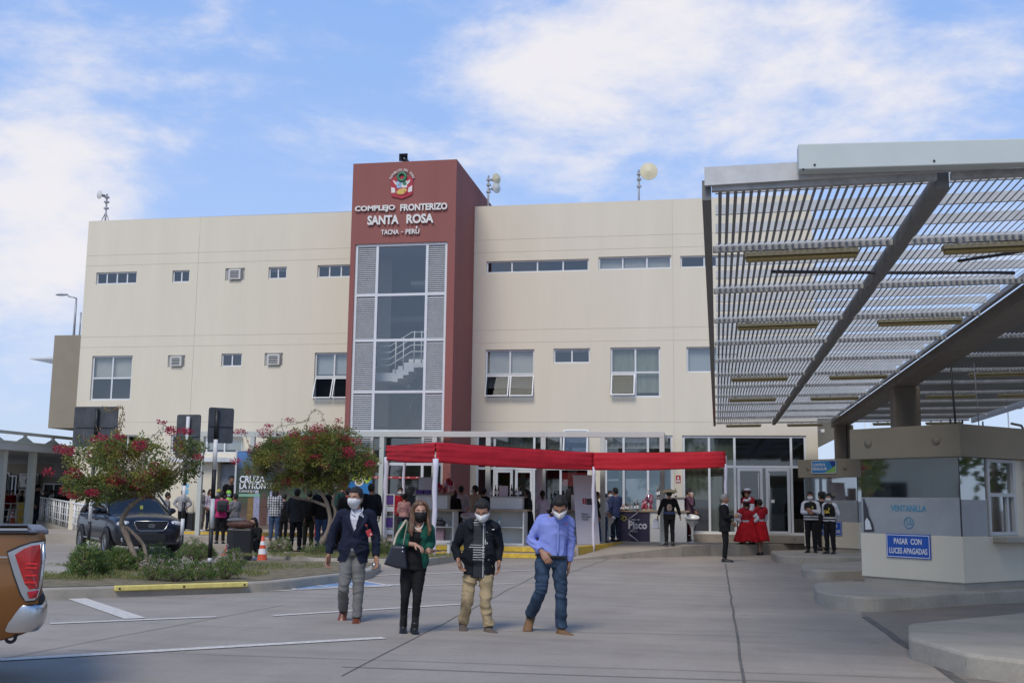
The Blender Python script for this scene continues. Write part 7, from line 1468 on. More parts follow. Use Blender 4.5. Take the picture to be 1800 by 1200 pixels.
t1, J1, k1_ = person(tuple(B), RZC, J, dict(skin=SK1, hair='short', mask=MASKW, trousers=dict(m=c_grey, w=.97, r=[1, 1.02, 1.03, 1.03, 1.05, 1.1, 1.16], fold=.012), belt=m_blackl, collar=c_white, footup=dict(a=(0, -.78, .62)),
   tops=[dict(name='shirt', m=c_white, off=.008, f0=.0, f1=1.0, sleeve=0, fold=.006), dict(name='blazer', m=c_navy, off=.020, f0=-.30, flare=.05, sleeve=.95, sw=1.0, fold=.013, cut=V_open(.085, .40, low_w=.10))],
   shoes=dict(m=m_shoe_br), hands=dict(a=dict(n=(.6, -.4, 0), curl=.7), b=dict(n=(-.5, -.7, 0), curl=.9))), 'man in navy blazer, white shirt and grey trousers walking with a white mask', 'people walking in the foreground', 'near', (-.05, .03, -.38), 3, hs=1.09, bld=.97, belly=.03, k=1.03)
def ppx(T, B, x, y, dy): # point in the local frame of a walker
    d = ray(x, y); u = ((B-EYEP).dot(HY)+dy)/d.dot(HY); p = EYEP+d*u-B; return Vector((p.dot(HX), p.dot(HY), p.z))
# lapels, badge and plastic cup
m_ = MB()
for sx, pts in ((-1, [(614.5, 897), (611, 908), (617, 928), (624, 942)]), (1, [(640, 899), (643, 911), (633, 929), (626, 942)])):
    P_ = [ppx(t1, B, x, y, (-.03, -.125, -.168, -.175)[i]) for i, (x, y) in enumerate(pts)]; m_.tube(*catmull(P_, [(.020, .006), (.030, .006), (.024, .006), (.008, .005)], 4), 8, side=(1, .2*sx, 0))
m_.build('lapel', c_navy, t1)
m_ = MB()
for pts in ([(619, 892, -.02), (618, 899, -.09), (624, 906, -.135)], [(637, 893, -.02), (637, 899, -.09), (630, 906, -.135)]): m_.tube(*catmull([ppx(t1, B, x, y, d) for x, y, d in pts], [(.020, .005), (.022, .006), (.006, .004)], 4), 8, side=(.3, 0, 1))
m_.build('shirt_collar', c_white, t1)
b_ = thing('id_badge', 'red rectangular badge clipped to the chest of the man in the navy blazer', 'badge', tuple(B), RZC); c = ppx(t1, B, 649, 936.5, -.175); M = Matrix.Translation(c) @ Matrix.Rotation(-.45, 4, 'Y'); MB().box((-.034, -.004, -.045), (.034, .004, .045), 0, M).build('card', m_redp, b_, bevel=.004); MB().box((.005, -.0055, -.03), (.022, -.0045, -.012), 0, M).build('emblem', cW, b_)
c2_ = ppx(t1, B, 644, 923, -.165); MB().lathe([(0, 0), (.014, 0), (.014, .004), (0, .004)], 14, M=Matrix.Translation(c2_) @ Matrix.Rotation(math.pi/2, 4, 'X')).build('clip', m_redp, b_); MB().tube([c2_, c2_.lerp(c, .75)], .003, 5).build('strap', M_dark, b_)
cu = thing('plastic_cup', 'clear plastic cup carried by the man in the navy blazer', 'cup', tuple(B), RZC); c = ppx(t1, B, 658, 994, -.10); MB().lathe([(0, -.05), (.025, -.05), (.033, .04), (.030, .04), (.023, -.046), (0, -.046)], 16, M=Matrix.Translation(c)).build('cup_body', glass('clear_plastic', (.85, .9, .93), .2), cu)
# woman in green
B, J = pxpose((722, 1112), dict(head=(738, 899, -.03), nek=(736, 921, .01), sha=(711, 926, .02), shb=(753, 929, .0), ela=(701, 953, .02), wra=(731, 957, -.22), elb=(757, 954, .05), wrb=(752, 970, -.20), pel=(727, 985, 0),
   hipa=(716, 991, 0), hipb=(737, 991, 0), kna=(712, 1049, -.06), ana=(709, 1097, .05), knb=(733, 1051, -.08), anb=(729, 1101, -.04), toea=(.12, -.9, -.35), toeb=(.35, -1, -.35)))
t2_, J2, k2_ = person(tuple(B), RZC, J, dict(fem=True, skin=SK2, hair='longfront', hairc=HAIRBR, hairlen=.28, mask=MASKB, trousers=dict(m=c_black, w=.98, r=[1.02, .98, .90, .82, .80, .72, .68], fold=.005, name='leggings'),
   tops=[dict(name='top', m=c_black, off=.010, f0=-.24, f1=.80, sleeve=0), dict(name='green_jacket', m=c_green, off=.018, f0=-.16, sleeve=.86, fold=.011, cut=lambda x, f, y: y < .0 and abs(x-.012) < (.072 if f > .3 else .085+.1*(.3-f)) or (f > .93 and y < .03 and abs(x) < .07))],
   shoes=dict(m=m_blackl, boot=True, heel=.04), hands=dict(a=dict(d=(.75, -.55, -.35), n=(0, -.1, -1), curl=.8, t=-1), b=dict(d=(.55, -.8, .0), n=(0, 0, 1), curl=.75, t=1))), 'woman in green open jacket, black top and black leggings walking with a black mask', 'people walking in the foreground', 'near', (.02, .0, .22), 5, hs=1.12, bld=1.06, k=.95)
nk_ = MB(); P_ = [ppx(t2_, B, x, y, dy) for x, y, dy in ((725, 918, -.03), (728, 925, -.085), (733, 929.5, -.12), (738, 929, -.125), (742, 925, -.10), (745, 918, -.04))]; pts, _ = catmull(P_, [1]*6, 5)
for p in pts: nk_.ball(tuple(p), .0075, 0, 8)
nc = thing('pearl_necklace', 'white pearl necklace worn by the woman in the green jacket', 'necklace', tuple(B), RZC); o = nk_.build('pearls', mat('pearl', (.72, .68, .60), .25, var=0), nc)
bg = thing('shoulder_bag', 'large black leather shoulder bag with a beige strap carried by the woman in green', 'handbag', tuple(B), RZC); F_ = [ppx(t2_, B, x, y, -.16) for x, y in ((690, 957), (713, 958), (717, 1000), (698, 998), (675, 991))]
cpt = sum(F_, Vector())/5; mb = MB(); vs_ = []
for dy in (-.075, -.05, .05, .075):
    for p in F_: vs_.append((p if abs(dy) < .06 else p.lerp(cpt, .14))+Vector((0, dy, 0)))
mb.add(vs_, [tuple(range(5))[::-1], tuple(range(15, 20))]+[(r_*5+i, r_*5+(i+1) % 5, (r_+1)*5+(i+1) % 5, (r_+1)*5+i) for r_ in range(3) for i in range(5)]); mb.build('bag_body', mat('bag_leather', (.018, .02, .03), .4, var=.15), bg, bevel=.02, recalc=True)
m_strap = mat('beige_strap', (.42, .36, .27), .6); S_ = [ppx(t2_, B, x, y, dy) for x, y, dy in ((692, 958, -.16), (697, 940, -.12), (709, 921, -.08), (714, 914, .0), (716, 921, -.10), (712, 940, -.14), (709, 958, -.16))]; MB().tube(*catmull(S_, [(.014, .004)]*7, 4), 8).build('strap', m_strap, bg)
mb = MB(); [mb.ball(tuple(ppx(t2_, B, x, y, -.24)), .013, 0, 8) for x, y in ((708, 962), (708, 969))]; mb.build('clasp', M_chr, bg)
c = ppx(t2_, B, 766, 968, -.34); ph = thing('mobile_phone', 'dark phone held flat by the woman in the green jacket', 'phone', tuple(B), RZC); MB().box((-.06, -.035, -.004), (.06, .035, .004), 0, Matrix.Translation(c) @ Matrix.Rotation(.1, 4, 'Y')).build('phone_body', m_blackl, ph, bevel=.003)
m_ = MB(); [m_.ball(tuple(ppx(t2_, B, x, y, -.085)), .008, 0, 8) for x, y in ((724.5, 905), (724.5, 908))]; m_.build('earring', mat('pearl', (.7, .7, .7)), t2_)
# man in black jacket
pm = bpy.data.materials.new('patterned_shirt'); pm.use_nodes = True; n_ = pm.node_tree.nodes; l_ = pm.node_tree.links; pb = n_['Principled BSDF']; pb.inputs['Roughness'].default_value = .85; c_ = n_.new('ShaderNodeTexCoord'); sp = n_.new('ShaderNodeSeparateXYZ'); l_.new(c_.outputs['Object'], sp.inputs[0])
def mth(op, a, b=None):
    x = n_.new('ShaderNodeMath'); x.operation = op
    for i, y in enumerate((a, b)):
        if y is None: continue
        if isinstance(y, (int, float)): x.inputs[i].default_value = y
        else: l_.new(y, x.inputs[i])
    return x.outputs[0]
B, J = pxpose((840, 1108), dict(head=(848, 898, -.10), nek=(843, 916, .01), sha=(816, 925, .02), shb=(869, 926, .02), ela=(801, 961, .05), wra=(806, 985, -.08), elb=(878, 962, .05), wrb=(877, 988, -.02), pel=(842, 983, 0),
   hipa=(830, 990, 0), hipb=(854, 990, 0), kna=(821, 1056, -.04), ana=(814, 1094, .12), knb=(854, 1056, -.06), anb=(859, 1102, -.06), toea=(.1, -1, -.12), toeb=(.6, -1, 0)))
xs_c = ppx(None, B, 852, 960, -.1).x
chkx = mth('LESS_THAN', mth('FRACT', mth('MULTIPLY', sp.outputs[0], 42.0)), .42); chkz = mth('LESS_THAN', mth('FRACT', mth('MULTIPLY', sp.outputs[2], 26.0)), .30); band = mth('GREATER_THAN', mth('SINE', mth('MULTIPLY', sp.outputs[2], 15.0)), .2)
isr = mth('MULTIPLY', mth('GREATER_THAN', sp.outputs[0], xs_c-.035), mth('LESS_THAN', sp.outputs[0], xs_c+.06)); right = mth('MULTIPLY', isr, mth('MAXIMUM', chkx, mth('MULTIPLY', chkz, band))); left = mth('MULTIPLY', mth('MULTIPLY', mth('LESS_THAN', mth('FRACT', mth('MULTIPLY', sp.outputs[2], 34.0)), .28), band), mth('LESS_THAN', sp.outputs[0], xs_c-.035))
tot = mth('MAXIMUM', right, left); mx = n_.new('ShaderNodeMixRGB'); l_.new(tot, mx.inputs[0]); mx.inputs[1].default_value = (.020, .022, .028, 1); mx.inputs[2].default_value = (.50, .50, .48, 1); l_.new(mx.outputs[0], pb.inputs['Base Color'])
t3_, J3, k3_ = person(tuple(B), RZC, J, dict(skin=SK1, hair='short', mask=MASKW, trousers=dict(m=c_khaki, w=1.05, top=.04, off=.0, r=[1.02, 1.0, 1.0, 1.02, 1.05, 1.08, 1.12], fold=.019), collar=pm,
   tops=[dict(name='patterned_shirt', m=pm, off=.016, f0=-.46, f1=1.0, sleeve=0, fold=.005), dict(name='black_jacket', m=c_blk2, off=.026, f0=-.38, flare=.02, sleeve=.93, sw=.98, fold=.015, hood=False, cut=lambda x, f, y: y < .0 and (-.075 < x < .075) or (f > .9 and y < .05 and abs(x) < .075))],
   shoes=dict(m=m_shoe_grey), hands=dict(a=dict(d=(.35, -.25, -1), n=(.8, -.5, 0), curl=.85), b=dict(n=(-.8, -.3, 0), curl=.6))), 'man in open black jacket, striped and checked shirt and khaki trousers looking down', 'people walking in the foreground', 'near', (.42, .0, -.12), 9, hs=1.14, bld=1.06, belly=.06, k=.98)
for pts in (((829, 912, .0), (826, 920, -.09), (829, 930, -.16)), ((860, 914, .0), (870, 922, -.08), (872, 930, -.12))): MB().tube(*catmull([ppx(None, B, x, y, dy) for x, y, dy in pts], [(.035, .010), (.045, .012), (.02, .008)], 4), 8, side=(1, 0, 0)).build('jacket_collar', c_blk2, t3_)
MB().box(tuple(ppx(None, B, 867, 930, -.165)+Vector((-.014, -.004, -.005))), tuple(ppx(None, B, 867, 930, -.165)+Vector((.014, 0, .005)))).build('chest_logo', M_swhite, t3_)
# man in light blue shirt
B, J = pxpose((965, 1112), dict(head=(984, 891, -.16), nek=(975, 906, -.02), sha=(954, 913, .02), shb=(999, 917, .02), ela=(933, 949, .03), wra=(953, 970, -.16), elb=(1003, 953, .06), wrb=(1000, 991, .06), pel=(968, 984, 0),
   hipa=(954, 990, 0), hipb=(983, 990, 0), kna=(951, 1037, -.08), ana=(932, 1081, .20), knb=(986, 1043, -.05), anb=(987, 1105, -.04), toea=(-.25, -.62, -.75), toeb=(.75, -1, 0)))
t4_, J4, k4_ = person(tuple(B), RZC, J, dict(skin=SK1, hair='short', mask=MASKW, trousers=dict(m=c_jean, w=1.06, r=[1.02, 1, 1, 1.02, 1.05, 1.1, 1.12], fold=.013, top=.12), belt=m_blackl, collar=c_navy, footup=dict(a=(-.1, -.72, .62)),
   tops=[dict(name='light_blue_shirt', m=c_lblue, off=.020, f0=.12, f1=.99, flare=-.05, sleeve=.93, sw=1.0, fold=.016)],
   shoes=dict(m=m_suede, sole=M_dark), hands=dict(a=dict(d=(.55, -.35, -.8), n=(.4, .6, -.5), curl=.6), b=dict(n=(-.9, 0, 0), curl=.5))), 'man in light blue long sleeved shirt, jeans and tan shoes with his head bent down', 'people walking in the foreground', 'near', (.60, .0, -.10), 12, hs=1.12, bld=1.02, belly=.03, k=1.0)
m_ = MB(); m_.tube(*catmull([ppx(None, B, x, y, -.150) for x, y in ((981, 918), (981, 945), (980, 975))], [(.012, .003)]*3, 3), 6, side=(1, 0, 0)); m_.build('button_placket', c_lblue, t4_)
p = ppx(None, B, 994, 919.5, -.135); text('chest_lettering', 'Selva', .028, Matrix.Translation(p) @ Matrix.Rotation(math.pi/2, 4, 'X') @ Matrix.Rotation(-.15, 4, 'Z'), m_redp, t4_, .004, .02, .8)
# ---------------------------------------------------------------- people further back
C_ = {n: cloth(n, c) for n, c in dict(charcoal=(.030, .031, .035), dkgrey=(.06, .06, .063), grey=(.20, .20, .20), ltgrey=(.30, .30, .30), pink=(.50, .035, .15), rose=(.40, .22, .21), white=(.60, .59, .62), beige=(.46, .38, .28), plum=(.115, .055, .085), red=(.34, .012, .022), dred=(.09, .010, .016), denim=(.045, .075, .14), dknavy=(.018, .024, .045), maroon=(.10, .015, .02), lilac=(.48, .42, .50), olive=(.05, .05, .03), teal=(.02, .07, .06), hivis=(.30, .60, .10), sweat=(.26, .235, .215), blue2=(.05, .07, .15)).items()}
plaid = bpy.data.materials.new('plaid_shirt'); plaid.use_nodes = True; n_ = plaid.node_tree.nodes; l_ = plaid.node_tree.links; pb = n_['Principled BSDF']; pb.inputs['Roughness'].default_value = .85; c_ = n_.new('ShaderNodeTexCoord'); sp = n_.new('ShaderNodeSeparateXYZ'); l_.new(c_.outputs['Object'], sp.inputs[0])
a_ = mth('LESS_THAN', mth('FRACT', mth('MULTIPLY', sp.outputs[0], 14.0)), .5); b_ = mth('LESS_THAN', mth('FRACT', mth('MULTIPLY', sp.outputs[2], 14.0)), .5); v_ = mth('MULTIPLY', mth('ADD', a_, b_), .5); mx = n_.new('ShaderNodeMixRGB'); l_.new(v_, mx.inputs[0]); mx.inputs[1].default_value = (.55, .55, .55, 1); mx.inputs[2].default_value = (.015, .02, .03, 1); l_.new(mx.outputs[0], pb.inputs['Base Color'])
redsk = cloth('embroidered_red_skirt', (.42, .008, .014), .35); tt = redsk.node_tree; shoeb = dict(m=m_blackl)
def FRI(px, py_feet, py_head=None, z=None, v=None):
    """place by the feet pixel on height z, or on depth v; returns the point and the height that reaches py_head"""
    p = G(px, py_feet, z) if v is None else Vector((V(px, py_feet, v).x, v, z))
    H = V(px, py_head, p.y).z-p.z if py_head else 1.65
    return p, H
def fig(px, pyf, pyh, z, label, face=0, v=None, group='people at the stalls and in the queue', q='far', fem=False, arms=(None, None), Hh=None, legs=0, lean=0, hr=(0, 0, 0), seed=None, **L):
    """face: heading in degrees, 0 = towards the camera, 90 = towards picture right, 180 = away"""
    p, H = FRI(px, pyf, pyh, z, v); H = Hh or max(1.35, min(1.92, H-(.05 if L.get('hat') else 0))); L['fem'] = fem
    J = stand(H, fem, arms[0], arms[1], lean=lean, legs=legs); L.setdefault('shoes', dict(m=m_blackl)); L.setdefault('skin', SK1)
    return person((p.x, p.y, z), RZC+math.radians(face), J, L, label, group, q, hr, seed or int(px), hs=1.06, k=H/1.72)
def top(m, **k): d = dict(name='jacket', m=m, off=.018, f0=-.18, fold=.010); d.update(k); return d
def tro(m, **k): d = dict(m=m, w=1.02, fold=.010); d.update(k); return d
# -- right hand group
t_, J_, kk = fig(1275, 987, 869, 0, 'grey haired man in a black suit and white shirt standing in profile by the dancers', 78, q='mid', arms=('fwd', 'low'), hair='grey', hairc=HAIRG, group='staff and dancers by the entrance', trousers=tro(c_black), collar=c_white, tops=[top(c_white, off=.006, f1=1.0, sleeve=0, fold=.004), top(c_black, name='suit_jacket', off=.022, f0=-.30, flare=.05, sleeve=.93, cut=V_open(.08, .45, low_w=.08))])
GD = 'staff and dancers by the entrance'
def dancer(px, pyf, pyh, z, label, face, sr, szb, hat, v=None, hair='short', arms=('hip', 'hip')):
    p, H = FRI(px, pyf, pyh, z, v); H = min(1.75, max(1.5, H-(.06 if hat else .0))); k = H/1.72; J = stand(H, True, arms[0], arms[1], legs=.5)
    L = dict(fem=True, skin=SK1, hair=hair, shoes=dict(m=m_blackl, heel=.04), skirt=dict(m=redsk, z=szb, r=sr), tops=[dict(name='white_blouse', m=c_white, off=.020, f0=.0, f1=.97, sw=1.35, sleeve=.85, fold=.012), dict(name='red_shawl', m=C_['red'], off=.045, f0=.36, f1=.95, sw=1.25, sleeve=.22, fold=.012, flare=.1)], belt=c_white)
    if hat: L['hat'] = dict(kind='hat', m=m_blackl, brim=.155, crown=C_['white'], band=C_['red'], up=.01)
    t, J, k = person((p.x, p.y, z), RZC+math.radians(face), J, L, label, GD, 'mid', (0, 0, 0), int(px), hs=1.06, k=k)
    m_ = MB(); m_.tube([J['nek']+Vector((0, 0, -.12)), J['nek']+Vector((0, .0, -.03)), J['nek']+Vector((0, 0, .03))], [(.15*k, .11*k), (.12*k, .10*k), (.08*k, .08*k)], 18, side=(1, 0, 0)); m_.build('dark_red_collar', C_['dred'], t); return t
dancer(1314, 975, 877, 0, 'dancer in the widest red skirt and white crowned black hat, seen from behind', 180, .40, .42, True)
dancer(1337, 975, 878, 0, 'hatless dark haired dancer in red skirt and shawl at the right of the group', 200, .28, .44, False, hair='bun', arms=('low', 'low'))
dancer(1316, 958, 858, PZ, 'dancer standing highest on the platform behind the others, in a white crowned hat', 300, .30, .42, True, v=35.9, arms=('fold', 'low'))
vest = cloth('black_vest', (.014, .014, .015)); refl = mat('reflective_grey', (.42, .42, .43), .4, var=.05)
def officer(px, pyf, pyh, label, face, arms, v=None, txt=None, fem=False, hair='short', mask=MASKW):
    t, J, k = fig(px, pyf, pyh, .22, label, face, v=v, group=GD, q='mid', fem=fem, arms=arms, mask=mask, hair=hair, trousers=tro(c_black, w=1.08), tops=[top(c_white, name='white_shirt', off=.014, f0=.0, f1=1.0, sw=1.05), top(vest, name='black_vest', off=.034, f0=-.02, f1=.97, sleeve=0)], bld=1) if False else fig(px, pyf, pyh, .22, label, face, v=v, group=GD, q='mid', fem=fem, arms=arms, mask=mask, hair=hair, trousers=tro(c_black, w=1.08), tops=[top(c_white, name='white_shirt', off=.014, f0=.0, f1=1.0, sw=1.05), top(vest, name='black_vest', off=.034, f0=-.02, f1=.97, sleeve=0)])
    for f in (.05, .20):
        a = J['pel']+(J['nek']-J['pel'])*f; mb = MB(); w_, d_ = ((.165, .120) if not fem else (.150, .108)); mb.tube([a-Vector((0, 0, .022)), a+Vector((0, 0, .022))], [((w_+.047)*k, (d_+.046)*k)]*2, 26, side=(1, 0, 0), cap=False); o = mb.build('reflective_band', refl, t)
    mb = MB(); mb.box((.05*k, -.168*k, J['nek'].z-.20*k), (.09*k, -.160*k, J['nek'].z-.14*k)); mb.build('vest_badge', mat('mustard_print', (.45, .38, .05)), t)
    if txt: text('vest_lettering', txt, .12, Matrix.Translation((.0, -.172*k, J['nek'].z-.26*k)) @ Matrix.Rotation(math.pi/2, 4, 'X'), mat('yellow_print', (.70, .52, .06), .5), t, .006, .03, .9)
    return t, J, k
officer(1427, 971, 865, 'broad officer in a black reflective vest looking at his hands, left of the two', 338, ('fold', 'fold'))
officer(1460, 973, 868, 'slim officer in a black vest with yellow letters, right of the pair by the booth', 318, ('back', 'back'), txt='OA', fem=True, hair='bun')
fig(1446, 966, 865, .22, 'third vested officer mostly hidden behind the other two', 200, v=34.6, group=GD, q='far', trousers=tro(c_black), tops=[top(vest, off=.03)])
p = G(1490, 950, .22); t_, J_, kk = fig(1489, 950, 868, .22, 'person sitting inside the farther booth seen through its glass', 200, v=36.2, group=None, Hh=1.62, trousers=tro(c_black), tops=[top(c_black)])
# straw hat man seen from behind
t_, J_, kk = fig(1177, 960, 869, PZ, 'man in a straw hat and black embroidered jacket, seen from behind with arms spread', 180, q='mid', arms=('out', 'out'), v=33.9, Hh=1.60, trousers=tro(c_black, w=1.05), hat=dict(kind='hat', m=mat('straw', (.72, .64, .42), .8, var=.12, vscale=40), brim=.24, band=None, up=.035), hr=(.22, 0, 0), tops=[top(c_black, name='black_jacket', off=.024, f0=-.24, flare=.04, sleeve=.95)])
m_ = MB(); m_.ball((.02, .185*kk, J_['pel'].z+.24), (.085, .012, .11), 0, 14); m_.build('orange_embroidery', mat('embroidery', (.40, .13, .02), .7, var=.8, vscale=25, col2=(.60, .45, .35)), t_)
m_ = MB(); a = J_['pel']+(J_['nek']-J_['pel'])*.17; m_.tube([a-Vector((0, 0, .035)), a+Vector((0, 0, .035))], [(.192*kk, .148*kk)]*2, 22, side=(1, 0, 0), cap=False); m_.build('blue_sash', C_['blue2'], t_)
hk = thing('white_handkerchief', 'white cloth held in the left hand of the straw hatted man', 'cloth', t_.location, t_.rotation_euler.z); w_ = J_['wrb']; m_ = MB(); vs_ = []
for i in range(7):
    for j in range(5): vs_.append((w_.x+.04+i*.006+(j-2)*.035*(1+.1*i)+.01*math.sin(i*2), w_.y-.06+.02*math.sin(j*2.2+i), w_.z-.10-i*.05))
m_.add(vs_, [(i*5+j, i*5+j+1, (i+1)*5+j+1, (i+1)*5+j) for i in range(6) for j in range(4)], 0, True); o = m_.build('cloth', c_white, hk); md = o.modifiers.new('t', 'SOLIDIFY'); md.thickness = .004
F = fig
F(1211, 946, 859, PZ, 'man in a plum shirt phoning behind the right hand counter', 90, v=37.15, q='mid', arms=('phone', 'low'), mask=MASKW, trousers=tro(C_['maroon']), tops=[top(C_['plum'])])
F(1082, 951, 858, PZ, 'tall man in a dark denim jacket seen from behind near the purple counter', 215, v=35.9, q='mid', arms=('fwd', None), trousers=tro(C_['dknavy']), tops=[top(C_['blue2'], f0=-.28)])
F(1062, 956, 865, PZ-.02, 'woman in a white T-shirt, jeans and blue cap leaning at the stool', 60, v=35.0, q='mid', fem=True, mask=MASKW, hair='pony', hat=dict(kind='cap', m=C_['blue2']), trousers=tro(C_['denim'], w=.98), arms=('low', 'low'), tops=[top(c_white, f0=-.05, sleeve=.45)])
F(1049, 955, 865, PZ-.05, 'long haired woman in black top and jeans beside the banner post', 85, v=34.4, q='mid', fem=True, hair='long', legs=.6, trousers=tro(C_['denim'], w=.95), tops=[top(c_black, f0=-.2)], shoes=dict(m=c_white))
F(1072, 948, 863, PZ, 'masked man half hidden behind the woman in the blue cap', 20, v=36.6, mask=MASKW, trousers=tro(c_black), tops=[top(C_['blue2'])])
F(953, 950, 863, PZ, 'woman in a lilac blouse with a black ponytail, seen from behind', 185, v=33.2, q='mid', fem=True, hair='pony', trousers=tro(C_['charcoal']), arms=('fwd', 'fwd'), tops=[top(C_['lilac'], f0=-.1)])
F(999, 948, 860, PZ, 'woman in black with long hair behind the red box', 170, v=35.4, fem=True, hair='long', trousers=tro(c_black), tops=[top(c_black)])
F(978, 948, 872, PZ, 'dark haired child sized figure left of the red box', 190, v=34.6, fem=True, hair='long', Hh=1.45, trousers=tro(c_black), tops=[top(C_['dkgrey'])])
F(927, 953, 862, PZ, 'woman in a long dark dress right of the second counter', 250, v=32.4, q='mid', fem=True, hair='long', skirt=dict(m=c_black, z=.12, r=.24), tops=[top(c_black)])
F(809, 952, 855, PZ, 'man in a pale lilac shirt seen from behind between the two counters', 175, v=33.4, q='mid', trousers=tro(c_black), arms=('fwd', 'fwd'), tops=[top(C_['white'], f0=.0)])
F(797, 952, 866, PZ, 'woman in black with long hair just left of the lilac shirted man', 175, v=33.0, fem=True, hair='long', Hh=1.52, trousers=tro(c_black), tops=[top(c_black)])
t_, J_, kk = F(834, 952, 854, PZ, 'masked person in a beige jacket with a thin bag strap, turned to the left', 235, v=33.2, q='mid', mask=MASKW, hair='short', trousers=tro(C_['beige']), tops=[top(C_['beige'], f0=-.2)])
m_ = MB(); m_.tube(*catmull([J_['shb']+Vector((-.05, .02, .06)), J_['pel']+Vector((.02, .175, .30)), J_['hipa']+Vector((-.08, .12, .08))], [(.010, .004)]*3, 6), 6); m_.build('bag_strap', M_blkp, t_)
F(849, 952, 858, PZ, 'dark haired woman in black behind the beige jacket', 160, v=34.2, fem=True, hair='bun', trousers=tro(c_black), tops=[top(c_black)])
F(701, 950, 857, PZ, 'masked woman in a red jacket facing the viewer behind the pink shirt', 20, v=32.6, q='mid', fem=True, mask=MASKW, hair='short', trousers=tro(C_['dkgrey']), tops=[top(C_['red'])])
F(709, 945, 866, PZ, 'woman in a pink shirt and black cap seen from behind', 185, v=31.3, q='mid', fem=True, hair='short', hat=dict(kind='cap', m=c_black), trousers=tro(C_['dknavy'], w=1.1), arms=('low', 'low'), tops=[top(C_['rose'], off=.026, f0=.0)])
F(650, 948, 851, .17, 'tall man in a black jacket and jeans, back turned, left of the brochure tower', 190, v=29.2, q='mid', trousers=tro(C_['denim']), tops=[top(c_blk2, off=.03, f0=-.28)])
F(742, 945, 857, PZ, 'seller in a black cap behind the purple boxes', 10, v=32.9, fem=True, hair='short', hat=dict(kind='cap', m=c_black), trousers=tro(c_black), tops=[top(C_['plum'])])
F(628, 948, 862, .17, 'person in dark clothes between the blazer man and the right tree trunk', 160, v=30.4, trousers=tro(C_['denim']), tops=[top(c_black)])
# -- queue under the right tree
F(481, 944, 857, .0, 'woman in a black and white plaid shirt and jeans seen from behind', 185, v=31.4, q='mid', fem=True, hair='long', hairlen=.12, arms=('low', 'low'), trousers=tro(C_['denim'], w=1.08), tops=[top(plaid, off=.030, f0=-.22)]) if False else F(481, 946, 857, .30, 'woman in a black and white plaid shirt and jeans seen from behind', 185, v=31.2, q='mid', fem=True, hair='long', hairlen=.12, arms=('low', 'low'), trousers=tro(C_['denim'], w=1.08), tops=[top(plaid, off=.030, f0=-.22)])
F(497, 948, 868, PZ, 'person in a long black coat right behind the plaid shirt', 170, v=32.0, trousers=tro(c_black), tops=[top(c_black, f0=-.5)])
F(519, 957, 860, .17, 'broad man in a charcoal jacket seen from behind at the left of the dark group', 175, v=29.3, q='mid', trousers=tro(c_black, w=1.08), legs=.4, tops=[top(C_['charcoal'], off=.04, f0=-.25)])
F(541, 955, 862, .17, 'person in a black padded jacket, second in the dark group', 190, v=30.0, trousers=tro(C_['olive']), tops=[top(c_black, off=.035)])
F(564, 955, 853, .17, 'person in black with light blue jeans under the right tree', 180, v=29.6, q='mid', trousers=tro(C_['denim'], w=1.05), tops=[top(c_black, off=.035, f0=-.2)])
F(579, 952, 858, .17, 'person in dark teal trousers behind the tree trunk', 170, v=30.8, trousers=tro(C_['teal']), tops=[top(C_['charcoal'])])
F(593, 952, 848, .17, 'white haired woman with a white scarf turned to the left', 250, v=31.0, fem=True, hair='short', hairc=HAIRG, mask=MASKW, trousers=tro(c_black), tops=[top(C_['teal'], off=.035, f0=-.25)])
F(609, 953, 858, .17, 'person in a dark coat with a red collar near the blazer man', 200, v=30.2, trousers=tro(c_black), collar=C_['red'], tops=[top(c_black, off=.03)])
F(551, 950, 866, PZ, 'person in red trousers deep in the dark group', 170, v=32.4, trousers=tro(C_['red']), tops=[top(C_['dkgrey'])])
# -- travellers on the left
t_, J_, kk = F(386, 956, 864, .18, 'traveller in a pink jacket with a grey backpack seen from behind', 200, v=31.9, q='mid', fem=True, trousers=tro(c_black, w=.96), arms=('fwd', 'fwd'), tops=[top(C_['pink'], off=.03, f0=-.12)])
bk_ = thing('grey_backpack', 'dark grey backpack on the back of the traveller in pink', 'backpack', t_.location, t_.rotation_euler.z); m_ = MB(); m_.box((-.16, .12, J_['pel'].z+.12), (.16, .32, J_['nek'].z-.02)); m_.build('pack_body', C_['dkgrey'], bk_, bevel=.06); m_ = MB(); m_.box((-.12, .321, J_['pel'].z+.16), (.12, .36, J_['pel'].z+.34)); m_.build('front_pocket', C_['charcoal'], bk_, bevel=.02)
F(398, 950, 861, .43, 'worker in a green high visibility vest and cap in the left queue', 40, v=35.6, q='mid', hat=dict(kind='cap', m=C_['hivis']), mask=MASKC, trousers=tro(c_black), tops=[top(c_black), top(C_['hivis'], name='vest', off=.03, f0=-.02, f1=.95, sleeve=0)])
F(402, 945, 845, .43, 'tall dark haired man towering over the left queue', 30, v=36.0, q='mid', Hh=1.86, trousers=tro(c_black), tops=[top(c_black)])
F(381, 945, 858, .43, 'masked worker with a yellow cap beside the green vest', 10, v=35.9, hat=dict(kind='cap', m=mat('cap_yellow', (.5, .42, .08), .7)), mask=MASKC, trousers=tro(C_['dkgrey']), tops=[top(C_['charcoal'])])
F(410, 953, 868, .18, 'person in a grey blue jacket at the right end of the left queue', 230, v=32.6, q='mid', fem=True, arms=('fwd', 'fwd'), trousers=tro(C_['dkgrey']), tops=[top(C_['grey'], off=.03)])
F(353, 932, 861, .43, 'woman in grey sweatshirt and pale jogging trousers with white shoes and mask', 80, v=35.6, q='mid', fem=True, hair='bun', mask=MASKW, arms=('low', 'low'), shoes=dict(m=c_white), trousers=tro(C_['sweat'], w=1.1), tops=[top(C_['grey'], off=.03)])
